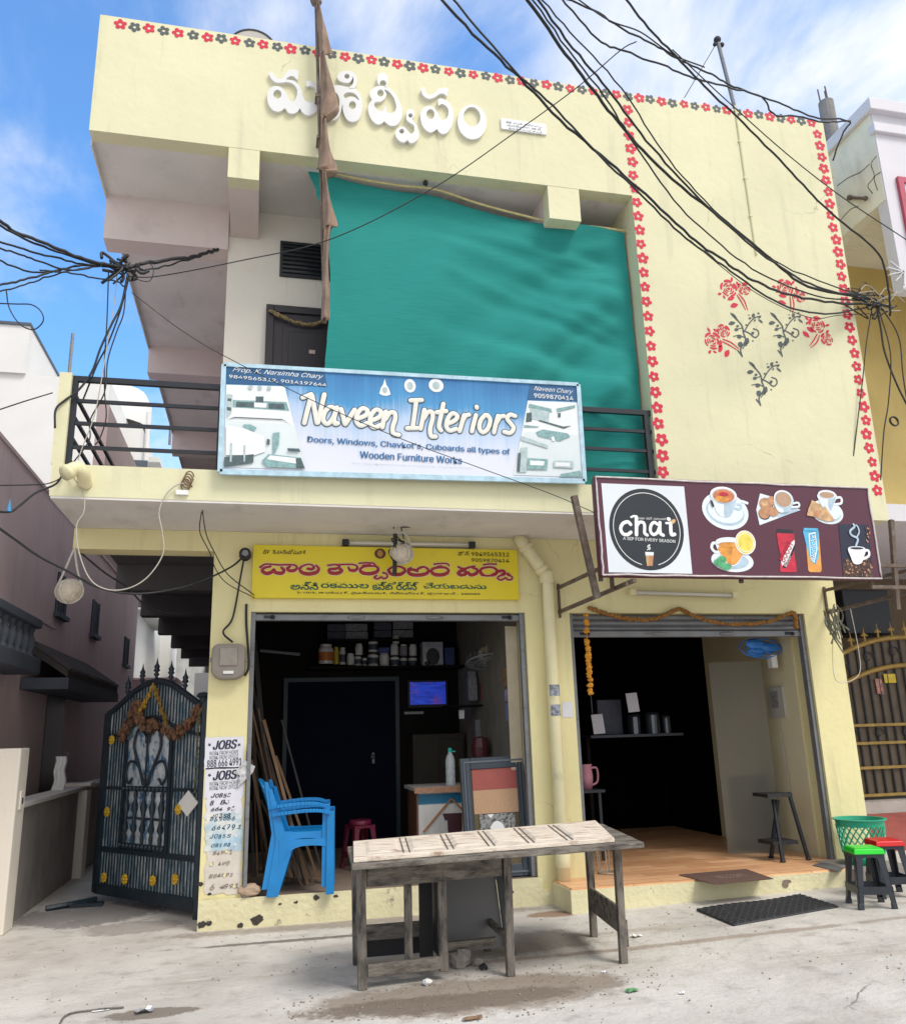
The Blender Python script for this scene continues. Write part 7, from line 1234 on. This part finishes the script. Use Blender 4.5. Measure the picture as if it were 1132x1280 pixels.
# corners of the leaning panel: foot at Y=.10, head at Y=.34
fL, fR, tL, tR = aY(584, 1106, .10), aY(666, 1101, .10), aY(574, 949, .32), aY(655, 944, .32); fL[2] = fR[2] = .24
def S_(u, v, o=0): p = (fL*(1-u)+fR*u)*(1-v)+(tL*(1-u)+tR*u)*v; return p+np.array((0, -o, o*.2))
def slab_(u0, u1, v0, v1, o0, o1): return MB().hexa([S_(u0, v0, o0), S_(u1, v0, o0), S_(u1, v1, o0), S_(u0, v1, o0)], [S_(u0, v0, o1), S_(u1, v0, o1), S_(u1, v1, o1), S_(u0, v1, o1)])
M['frame_blue'] = mat('frame_blue_grey', (.030, .045, .065), .45, .2, 8)
build(slab_(0, 1, 0, 1, -.03, 0), 'back_board', mat('sample_olive', (.12, .085, .03), .6, .2, 10, stretch=(12, 12, .6)), sd_)
for u0, u1, v0, v1 in ((0, .15, 0, 1), (.85, 1, 0, 1), (.15, .85, .90, 1), (.15, .85, 0, .10)): build(slab_(u0, u1, v0, v1, .001, .022), 'frame_member', M['frame_blue'], sd_, bevel=.006)
for u0, u1, v0, v1 in ((.045, .06, .03, .97), (.94, .955, .03, .97), (.06, .94, .955, .97), (.06, .94, .03, .045), (.095, .105, .06, .94), (.895, .905, .06, .94)): build(slab_(u0, u1, v0, v1, .0225, .030), 'bead', mat('bead_grey', (.11, .13, .16), .4, .2, 20) if 'bead_grey' not in bpy.data.materials else bpy.data.materials['bead_grey'], sd_)
build(slab_(.17, .86, .72, .90, .001, .008), 'red_sample', mat('sample_red', (.36, .075, .06), .5, .08, 10), sd_); build(slab_(.17, .86, .52, .719, .001, .008), 'beige_sample', mat('sample_beige', (.50, .30, .17), .5, .12, 10, stretch=(14, 14, .5)), sd_)
vo = mat('sample_speckle', (.30, .30, .29), .6, .1, 10, stain=((.05, .05, .05), 45, .50, .54, (1, 1, 1))); build(slab_(.24, .78, .36, .515, .009, .016), 'speckled_sample', vo, sd_); build(slab_(.16, .85, .10, .514, .001, .006), 'brown_sample', mat('sample_brown', (.10, .07, .025), .5, .2, 10, stretch=(14, 14, .5)), sd_)
w = MB(); pts_ = [S_(.50+.10*math.cos(t)*(1-.35*math.sin(t)), .40+.045*math.sin(t)+.01, .0175) for t in np.linspace(0, 2*math.pi, 18)[:-1]]; w.add(pts_, [tuple(range(17))]); build(w, 'leaf_motif', M['white'], sd_)
w = MB(); pts_ = [S_(.36, .512, .0175), S_(.46, .512, .0175), S_(.41, .478, .0175)]; w.add(pts_, [(0, 1, 2)]); build(w, 'leaf_motif', M['white'], sd_)
# little things standing behind the sample door on the counter
for px, py, r_, h_, m_, lab in ((623, 946, .03, .06, 'white_plastic', 'small white tub on the counter behind the sample door'), (640, 944, .032, .07, 'frame_blue', 'small blue tub on the counter right of the white one'), (602, 945, .055, .035, 'pipe', 'low cream dish on the counter behind the sample door')):
    p = aY(px, py, .95); w = MB(); w.lathe([(.001, 0), (r_, 0), (r_*1.05, h_*.7), (r_*.7, h_*.8), (r_*.7, h_), (.001, h_)], (p[0], .95, zk+.036), 14); one(w, 'tub', M[m_] if m_ != 'frame_blue' else mat('tub_cyan', (.08, .42, .52), .4), lab, 'tub', smooth=False)
# ------------------------------------------------------------------ back of the carpenter shop
yk3 = 2.98
A, B = aY(355, 848, yk3), aY(500, 1040, yk3)
idr = thing('inner_door', 'dark blue inner door with a teal frame at the back of the carpenter shop', 'door', ((A[0]+B[0])/2, yk3, .236))
w = MB(); w.box(A[0]+.05, B[0]-.05, yk3-.03, yk3+.01, .24, A[2]-.05); build(w, 'leaf', mat('inner_door_blue', (.006, .008, .018), .85, .15, 5, spec=.08), idr)
w = MB(); w.box(A[0], A[0]+.05, yk3-.05, yk3+.01, .24, A[2]); w.box(B[0]-.05, B[0], yk3-.05, yk3+.01, .24, A[2]); w.box(A[0]+.05, B[0]-.05, yk3-.05, yk3+.01, A[2]-.05, A[2]); build(w, 'frame', mat('teal_frame', (.010, .028, .034), .5, .2), idr)
p = aY(466, 946, yk3-.04); w = MB(); w.ball((p[0], yk3-.06, p[2]), .03, 8, 5); w.box(p[0]-.01, p[0]+.02, yk3-.05, yk3-.03, p[2]-.08, p[2]+.05); build(w, 'handle', M['grey_metal'], idr)
A, B = aY(512, 853, 2.9), aY(557, 880, 2.9); tv = thing('television', 'small television showing a blue picture on the back wall', 'television', A)
w = MB(); w.box(A[0]-.03, B[0]+.03, 2.9, 2.97, B[2]-.04, A[2]+.03); build(w, 'case', M['black_rubber'], tv, bevel=.006)
w = MB(); w.box(A[0], B[0], 2.893, 2.899, B[2], A[2]); build(w, 'screen', mat('tv_glow', (.02, .06, .60), .4, .5, 7, stretch=(1, 1, 5), emit=.35, stain=((.20, .05, .18), 5, .5, .7, (1, 1, 1))), tv)
# high shelf with its tubs and boxes
zs_ = aY(450, 834, 2.8)[2]; w = MB(); xs0, xs1 = aY(385, 834, 2.8)[0], aY(580, 834, 2.8)[0]; w.box(xs0, xs1, 2.62, 2.98, zs_-.03, zs_); one(w, 'wall_shelf', M['room_shade'], 'dark high shelf on the back wall of the carpenter shop', 'shelf')
zs2 = aY(450, 800, 2.8)[2]; w = MB(); w.box(aY(405, 800, 2.8)[0], aY(520, 800, 2.8)[0], 2.70, 2.98, zs2-.025, zs2); one(w, 'wall_shelf', M['room_shade'], 'short shelf above the high tub shelf on the back wall', 'shelf')
k1 = lambda x, y: (370+x/3.773, 740+y/3.773)
dk = mat('dark_cap', (.03, .03, .035), .4); lb = {'o': mat('label_orange', (.55, .16, .03), .5, .3, 30), 'b': mat('label_dark', (.05, .06, .09), .5, .5, 40)}
def jar(cx, base, hh, ww, col, cap, label, lab=None, y=2.78, z0=None):
    p = aY(*k1(cx, base), y); z = p[2] if z0 is None else z0; hz = abs((aY(*k1(cx, base-hh), y)-p)[2]); r_ = abs((aY(*k1(cx+ww/2, base), y)-aY(*k1(cx, base), y))[0])
    t = thing('jar', label, 'jar', (p[0], y, z), 'tubs on the high shelf'); w = MB(); w.lathe([(.001, 0), (r_, 0), (r_, hz*.78), (r_*.85, hz*.84), (.001, hz*.84)], (p[0], y, z), 14); build(w, 'body', col, t)
    w = MB(); w.lathe([(r_*.8, hz*.845), (r_*.8, hz), (.001, hz)], (p[0], y, z), 14); build(w, 'cap', cap, t)
    if lab: w = MB(); w.lathe([(r_*1.01, hz*.15), (r_*1.01, hz*.6)], (p[0], y, z), 14); build(w, 'paper_label', lb[lab], t)
    return z+hz
M['tub'] = mat('shelf_tub_white', (.66, .65, .62), .4, .08, 8); yel = mat('bottle_yellow', (.50, .40, .04), .4)
for a_ in ((140, 340, 92, 70, M['tub'], M['tub'], 'wide white tub with orange label at the left end of the high shelf', 'o'), (190, 342, 82, 26, yel, yel, 'slim yellow bottle next to the wide white tub', None), (219, 343, 80, 28, M['tub'], M['tub'], 'slim white bottle right of the yellow one', 'b'), (257, 345, 55, 36, M['tub'], M['tub'], 'short plain white tub after the slim bottles', None), (292, 347, 50, 32, M['tub'], dk, 'small dark capped tub below the leaning one', 'b'), (297, 297, 52, 36, M['tub'], M['tub'], 'leaning white tub stacked on the small dark capped one', None), (323, 348, 42, 24, M['tub'], dk, 'smallest tub on the high shelf', 'b'), (363, 350, 66, 50, M['tub'], dk, 'wide black capped tub in the middle of the high shelf', 'b'), (363, 283, 60, 44, M['tub'], M['tub'], 'tub stacked on the wide black capped one', 'b'), (416, 352, 68, 46, M['tub'], M['tub'], 'plain white bucket without a label on the high shelf', None), (465, 354, 56, 42, M['tub'], dk, 'black capped jar first of the three by the white box', 'b'), (464, 298, 52, 38, M['tub'], M['tub'], 'jar stacked second above the first of the three', None), (470, 244, 36, 32, M['tub'], M['tub'], 'topmost jar of the tallest stack on the high shelf', None), (507, 356, 52, 36, M['tub'], dk, 'black capped jar middle of the three by the white box', 'b'), (507, 300, 52, 36, mat('tub_grey', (.25, .25, .27), .5), M['tub'], 'grey jar stacked on the middle one of the three', None), (550, 357, 54, 40, M['tub'], dk, 'black capped jar nearest the white box', 'b'), (551, 300, 52, 36, M['tub'], M['tub'], 'plain jar stacked on the one nearest the white box', None)):
    jar(*a_)
def sbox(x0, y0_, x1, y1_, col, label, y=2.7, dep=.2, extra=None):
    A, B = aY(*k1(x0, y0_), y), aY(*k1(x1, y1_), y); t = thing('box', label, 'box', (A[0], y, B[2]), 'boxes in the carpenter shop'); w = MB(); w.box(A[0], B[0], y, y+dep, B[2], A[2]); build(w, 'carton', col, t)
    if extra: w = MB(); c = (A+B)/2; extra(w, A, B, y); build(w, 'print', dk, t)
M['carton_dark'] = mat('carton_dark', (.05, .055, .08), .6, .3, 20); M['carton_grey'] = mat('carton_grey', (.20, .20, .22), .6, .5, 40)
sbox(596, 236, 694, 358, mat('carton_white', (.42, .45, .50), .5, .3, 14), 'white carton with a dark machine picture on the high shelf', extra=lambda w, A, B, y: (w.ell((A[0]+B[0])/2, (A[2]+B[2])/2-.02, .09, .11, y-.002), w.ell(A[0]+.06, B[2]+.06, .04, .03, y-.002)))
sbox(700, 262, 748, 356, mat('carton_blue', (.03, .06, .20), .5, .3, 14), 'dark blue carton at the right end of the high shelf')
sbox(390, 262, 440, 288, mat('carton_blue2', (.03, .05, .22), .5, .3, 14), 'small blue packet lying on the plain white bucket', y=2.72, dep=.1)
for x0, y0_, x1, y1_, c_, l in ((148, 152, 232, 186, 'carton_dark', 'dark flat box, upper left of the upper shelf'), (148, 190, 232, 222, 'carton_dark', 'dark flat box, lower left of the upper shelf'), (234, 150, 336, 184, 'carton_grey', 'grey lettered box upper right of the dark flat boxes'), (236, 188, 338, 226, 'carton_grey', 'grey lettered box lower right of the dark flat boxes'), (368, 145, 450, 178, 'carton_dark', 'dark box on the upper shelf under the cream tub'), (368, 182, 450, 214, 'carton_dark', 'lowest dark box under the cream tub'), (458, 142, 552, 174, 'carton_grey', 'grey lettered box at the right of the upper shelf'), (458, 180, 552, 214, 'carton_grey', 'lower grey lettered box at the right of the upper shelf')): sbox(x0, y0_, x1, y1_, M[c_], l, y=2.78, dep=.18)
jar(405, 142, 50, 76, mat('tub_cream', (.50, .45, .36), .5), M['tub'], 'wide cream tub on top of the upper shelf boxes', None, y=2.82); jar(490, 138, 44, 62, M['tub'], dk, 'white tub on top of the grey lettered boxes', 'b', y=2.82)
# wall fan, corner shelf, papers on the right wall
M['fan_grey'] = mat('fan_grey', (.26, .27, .28), .4, .15, 10); A = aY(614, 824, 1.5); fn = thing('wall_fan', 'grey wall fan with a round cage at the upper right of the carpenter shop', 'fan', (2.5, 1.5, A[2])); c = np.array((A[0], 1.5, A[2]))
rt_ = Matrix.Rotation(math.radians(-14), 3, 'X')
w = MB()
for rr in (.30, .28, .21, .14): w.tube([c+np.array(rt_ @ Vector((rr*math.cos(t), rr*math.sin(t), -.03 if rr > .25 else -.05))) for t in np.linspace(0, 2*math.pi, 33)], .008, 5)
for k in range(20): t = k*math.pi/10; w.tube([c+np.array(rt_ @ Vector((.05*math.cos(t), .05*math.sin(t), -.06))), c+np.array(rt_ @ Vector((.30*math.cos(t), .30*math.sin(t), -.03))), c+np.array(rt_ @ Vector((.28*math.cos(t), .28*math.sin(t), .04)))], .004, 4)
build(w, 'cage', M['fan_grey'], fn)
for k in range(3):
    t = k*2.094; w = MB(); w.hexa([c+np.array((.04*math.cos(t-.4), .04*math.sin(t-.4), 0)), c+np.array((.26*math.cos(t-.35), .26*math.sin(t-.35), -.01)), c+np.array((.26*math.cos(t+.35), .26*math.sin(t+.35), .02)), c+np.array((.04*math.cos(t+.4), .04*math.sin(t+.4), .01))], [q+np.array((0, 0, .004)) for q in (c+np.array((.04*math.cos(t-.4), .04*math.sin(t-.4), 0)), c+np.array((.26*math.cos(t-.35), .26*math.sin(t-.35), -.01)), c+np.array((.26*math.cos(t+.35), .26*math.sin(t+.35), .02)), c+np.array((.04*math.cos(t+.4), .04*math.sin(t+.4), .01)))]); build(w, 'blade', M['fan_grey'], fn)
w = MB(); w.lathe([(.001, .02), (.075, .02), (.085, .10), (.07, .17), (.001, .18)], c, 14); build(w, 'motor', mat('motor_cream', (.42, .36, .27), .5, .1), fn, smooth=True)
w = MB(); w.tube(catmull([c+(.06, 0, .13), c+(.2, .02, .17), (2.50, 1.5, c[2]+.10), (2.55, 1.5, c[2]-.05)], 5), .035, 8); build(w, 'arm', mat('arm_cream', (.38, .32, .24), .5, .1), fn, smooth=True)
w = MB(); p0 = aY(575, 882, 1.9); zc_ = aY(610, 881, 1.9)[2]; w.box(2.14, 2.56, 1.75, 2.1, zc_-.02, zc_); one(w, 'corner_shelf', M['room_shade'], 'small dark shelf under the wall fan', 'shelf')
for i, (x0, y0_, x1, y1_, c_, l) in enumerate(((870, 430, 900, 505, mat('carton_red', (.22, .03, .03), .5), 'thin red box on the shelf under the fan'), (905, 415, 945, 510, M['carton_dark'], 'dark box beside the red one under the fan'), (945, 480, 998, 515, M['tub'], 'white box at the right end of the shelf under the fan'), (965, 436, 1002, 474, mat('carton_pale', (.45, .45, .46), .5, .3, 30), 'pale box stacked above the white one under the fan'), (815, 400, 860, 510, M['carton_grey'], 'tall grey box at the left end of the shelf under the fan'), (862, 440, 872, 508, M['sign_black'], 'black bottle beside the tall grey box under the fan'), (930, 452, 942, 508, M['white_plastic'], 'slim white bottle before the dark box under the fan'), (905, 385, 935, 412, M['carton_dark'], 'small dark box lying on top of the dark box under the fan'), (818, 372, 856, 399, M['carton_grey'], 'small grey box lying on top of the tall grey one'))):
    A, B = aY(*k1(x0, y0_), 1.8), aY(*k1(x1, y1_), 1.8); w = MB(); w.box(A[0], B[0], 1.80+.012*i, 1.93, max(B[2], zc_+.001) if i not in (3, 7, 8) else B[2], A[2]); one(w, 'box', c_, l, 'box', 'boxes in the carpenter shop')
for i, (z0_, z1_, y0_, c_, l) in enumerate(((2.02, 2.20, .45, mat('poster_orange', (.36, .18, .06), .6, .7, 18), 'orange picture card on the right inner wall of the carpenter shop'), (1.86, 1.98, .42, mat('card_lilac', (.42, .36, .58), .6, .4, 18), 'lilac card below the orange picture'), (1.66, 1.84, .40, mat('calendar_blue', (.20, .24, .46), .6, .2, 10), 'blue calendar sheet hanging lowest on the right inner wall'))):
    w = MB(); w.box(2.535-.004*i, 2.555-.004*i, y0_, y0_+.30, z0_, z1_); one(w, 'wall_card', c_, l, 'card')
w = MB(); w.box(2.44, 2.56, .285, .30, .24, 2.6); one(w, 'timber_strip', mat('pale_strip', (.50, .44, .33), .7, .1, 5), 'pale timber strip lining the right jamb of the carpenter shop', 'timber')
w = MB(); p0, p1 = aY(335, 800, 2.6), aY(372, 817, 2.6); w.tube([aY(325, 813, 2.9), aY(375, 818, 2.9)], .02, 8); one(w, 'wall_tube', M['fan_grey'], 'unlit tube lamp on the dark back wall at left', 'tube light')
w = MB(); p = aY(600, 934, 1.4); w.lathe([(.001, 0), (.09, 0), (.10, .1), (.08, .2), (.001, .22)], (p[0], 1.4, p[2]-.1), 16); one(w, 'mixer_jar', mat('maroon_dark', (.10, .02, .03), .4), 'dark maroon pot on the counter behind the sample door', 'pot')
w = MB(); p = aY(632, 925, 1.2); w.hexa([(p[0]-.1, 1.2, 1.04), (p[0]+.16, 1.2, 1.04), (p[0]+.2, 1.32, 1.42), (p[0]-.03, 1.32, 1.42)], [(p[0]-.1, 1.22, 1.04), (p[0]+.16, 1.22, 1.04), (p[0]+.2, 1.34, 1.42), (p[0]-.03, 1.34, 1.42)]); one(w, 'grey_tray', mat('tray_grey', (.10, .10, .12), .4, .2), 'dark grey tray leaning on the counter near the right wall', 'tray')
p = aY(505, 895, 2.9); cb = thing('cupboard', 'dark brown low cupboard right of the inner door in the carpenter shop', 'cupboard', (2.15, 2.7, .236)); w = MB(); w.box(1.86, 2.52, 2.55, 2.95, .236, 1.55); build(w, 'carcass', mat('cupboard_brown', (.035, .026, .018), .7, .2, 6), cb, bevel=.01)
for x in (1.89, 2.21): w = MB(); w.box(x, x+.29, 2.535, 2.549, .30, 1.48); build(w, 'door', bpy.data.materials['cupboard_brown'], cb, bevel=.006)
w = MB(); A, B = aY(505, 891, 2.95), aY(529, 893, 2.95); w.box(A[0], B[0], 2.93, 2.97, A[2]-.02, A[2]+.012); one(w, 'level', M['fan_grey'], 'pale short strip on the back wall under the television', 'strip')
for k, (px, py, cm, lb_) in enumerate(((597, 905, M['carton_grey'], 'grey tool hanging below the shelf under the fan'), (618, 912, M['carton_dark'], 'dark long tool hanging on the right wall'), (577, 893, M['white_plastic'], 'small white switch between television and right wall'))):
    p = aY(px, py, 1.9); w = MB(); w.box(p[0]-.03, p[0]+.03, 1.9, 1.94, p[2]-(.28 if k < 2 else .05), p[2]+.05); one(w, 'hanging_tool' if k < 2 else 'switch', cm, lb_, 'tool' if k < 2 else 'switch')
# ------------------------------------------------------------------ inside the tea shop
M['cream_in'] = bpy.data.materials['cream_inner_wall']
pa, pb = aZ(910, 1067, .206), aZ(979, 1066, .206); pn = thing('partition', 'frosted glass partition inside the tea shop before an added dark cabinet', 'partition', pa)
w = MB(); w.hexa([(pa[0], pa[1], .206), (pb[0], pb[1], .206), (pb[0], pb[1]+.012, .206), (pa[0], pa[1]+.012, .206)], [(pa[0], pa[1], 2.25), (pb[0], pb[1], 2.25), (pb[0], pb[1]+.012, 2.25), (pa[0], pa[1]+.012, 2.25)]); build(w, 'sheet', mat('frosted_glass', (.62, .61, .55), .5, .03, 2, trans=.86), pn); bpy.data.materials['frosted_glass'].node_tree.nodes['Principled BSDF'].inputs['IOR'].default_value = 1.06
w = MB(); w.box(pa[0]+.30, pb[0]+.06, pa[1]+.06, pa[1]+.40, .207, .98); one(w, 'dark_filler', M['black_rubber'], 'added low dark cabinet blurred behind the frosted glass of the tea shop', 'filler', bevel=.01)  # added box, not seen itself; its black gives the glass a dark blur
cz_ = aY(785, 918, 1.7)[2]; tcn = thing('wall_counter', 'dark wall counter holding tins inside the tea shop', 'counter', aY(790, 918, 1.7)); xa, xb = aY(735, 918, 1.7)[0], aY(850, 918, 1.7)[0]
w = MB(); w.box(xa, xb, 1.62, 2.2, cz_-.03, cz_); build(w, 'board', M['carton_dark'], tcn)
w = MB(); w.box(xa+.05, xa+.09, 1.9, 2.2, .21, cz_-.03); build(w, 'support', M['room_shade'], tcn)
st = mat('steel_tin', (.10, .11, .13), .25, .2, 8, metal=.8)
for px, r_, h_, l in ((793, .075, .20, 'steel tin at the left of the tea shop counter'), (816, .09, .22, 'wide steel tin in the middle of the tea shop counter'), (833, .055, .18, 'slim tin at the right of the tea shop counter')): p = aY(px, 917, 1.78); w = MB(); w.lathe([(.001, 0), (r_, 0), (r_, h_), (r_*1.06, h_+.005), (r_*.9, h_+.03), (.001, h_+.04)], (p[0], 1.78, cz_+.001), 18); one(w, 'tin', st, l, 'tin', 'tins on the tea shop counter', smooth=False)
for px, py, sz, l in ((748, 905, .09, 'white printed card standing at the left end of the tea shop counter'), (791, 878, .09, 'white printed card tilted above the tea shop tins')):
    p = aY(px, py, 1.66); w = MB(); w.hexa([(p[0]-sz*.8, 1.65, p[2]-sz*1.3), (p[0]+sz*.8, 1.65, p[2]-sz*1.2), (p[0]+sz*.7, 1.68, p[2]+sz*1.3), (p[0]-sz*.9, 1.68, p[2]+sz*1.2)], [(p[0]-sz*.8, 1.66, p[2]-sz*1.3), (p[0]+sz*.8, 1.66, p[2]-sz*1.2), (p[0]+sz*.7, 1.69, p[2]+sz*1.3), (p[0]-sz*.9, 1.69, p[2]+sz*1.2)]); t = thing('counter_card', l, 'card', p, 'cards on the tea shop counter'); build(w, 'card', M['paper'], t)
p = aY(762, 890, 1.8); w = MB(); w.box(p[0]-.12, p[0]+.2, 1.9, 2.1, cz_+.001, cz_+.42); one(w, 'oven', M['carton_dark'], 'dark boxy appliance at the back of the tea shop counter', 'appliance', bevel=.01)
p = aY(731, 972, 1.0); jg = thing('jug', 'pink plastic jug at the left edge inside the tea shop', 'jug', p); w = MB(); w.lathe([(.001, -.12), (.07, -.12), (.085, .0), (.075, .12), (.085, .14), (.07, .13)], p, 16); build(w, 'body', mat('pink_plastic', (.46, .20, .26), .4, .1), jg, smooth=True)
w = MB(); w.tube(catmull([p+(.07, 0, .10), p+(.14, 0, .09), p+(.14, 0, -.04), p+(.08, 0, -.08)], 5), .012, 6); build(w, 'handle', bpy.data.materials['pink_plastic'], jg)
w = MB(); w.box(p[0]-.3, p[0]+.16, .85, 1.25, p[2]-.15, p[2]-.121); w.box(p[0]-.28, p[0]-.24, .9, 1.2, .206, p[2]-.15); w.box(p[0]+.10, p[0]+.13, .9, .93, .206, p[2]-.15); one(w, 'side_table', M['black_metal'], 'dark side table under the pink jug', 'table')
pr_ = aZ(760, 1092, .206); rk = thing('wire_rack', 'thin pale wire stand on the tiles at the left of the tea shop', 'rack', pr_)
w = MB()
for k in range(6): t = k*math.pi/3; w.tube([pr_+(.09*math.cos(t), .09*math.sin(t), 0), pr_+(.12*math.cos(t), .12*math.sin(t), .36)], .006, 5)
build(w, 'rods', mat('wire_pale', (.34, .31, .24), .5, .2), rk); w = MB()
for r_, z in ((.09, .01), (.12, .36)): w.tube([pr_+(r_*math.cos(t), r_*math.sin(t), z) for t in np.linspace(0, 2*math.pi, 25)], .008, 5)
build(w, 'rings', bpy.data.materials['wire_pale'], rk)
# black folding ladder stool in the niche on the right
q0_, q1_ = aZ(978, 1078, .206), aZ(1010, 1075, .206)
fl_ = thing('folding_stool', 'black folding step stool in the niche at the right of the tea shop', 'stool', q0_)
for nm, a0_, a1_ in (('leg', q0_+(0, 0, 0), aY(966, 1000, q0_[1]+.2)), ('leg', q1_, aY(985, 990, q1_[1]+.05)), ('leg', q0_+(.06, .3, 0), aY(966, 1000, q0_[1]+.25)+(.05, 0, 0))): w = MB(); w.tube([a0_, a1_], .022, 8); w.ball(a0_+(0, 0, .012), .032, 8, 4, (1, 1, .5)); build(w, nm, M['black_metal'], fl_)
for z in (.36, .82): w = MB(); w.box(q0_[0]-.05, q1_[0]-.08, .12, .40, z, z+.035); build(w, 'step', M['black_rubber'], fl_)
# switch board and blue fan on the right inner wall
p = aX(970, 878, 5.70); sw = thing('switch_board', 'pale switch board on the cream wall inside the tea shop', 'switch board', p)
w = MB(); w.box(5.69, 5.719, p[1]-.15, p[1]+.15, p[2]-.17, p[2]+.17); build(w, 'plate', mat('plate_grey', (.44, .43, .38), .5, .1), sw, bevel=.004); w = MB(); w.box(5.684, 5.689, p[1]-.06, p[1]+.08, p[2]-.06, p[2]+.12); build(w, 'socket', mat('plate_dark', (.26, .26, .25), .5, .5, 30), sw)
w = MB(); w.tube(catmull([(5.70, p[1], p[2]-.17), (5.70, p[1]-.02, p[2]-.5), (5.70, p[1]-.06, p[2]-1.1)], 5), .006, 5); one(w, 'switch_wire', M['white_cable'], 'thin wire running down from the tea shop switch board', 'wire')
p = aX(950, 810, 5.45); fn = thing('wall_fan', 'blue wall fan high on the cream wall of the tea shop', 'fan', p)
fb = mat('fan_blue', (.03, .20, .62), .35, .3, 14); w = MB()
for rr in (.26, .18): w.tube([p+(rr*math.cos(t), .03*math.sin(t), rr*.42*math.sin(t)) for t in np.linspace(0, 2*math.pi, 30)], .008, 5)
build(w, 'cage', fb, fn); w = MB()
for k in range(3): w.ball(p+(.12*math.cos(k*2.1), 0, .05*math.sin(k*2.1)), .12, 10, 5, (1, .2, .45))
build(w, 'blades', fb, fn); w = MB(); w.box(p[0]+.10, p[0]+.17, p[1]-.03, p[1]+.05, p[2]-.22, p[2]-.08); build(w, 'switch_box', M['white_plastic'], fn)
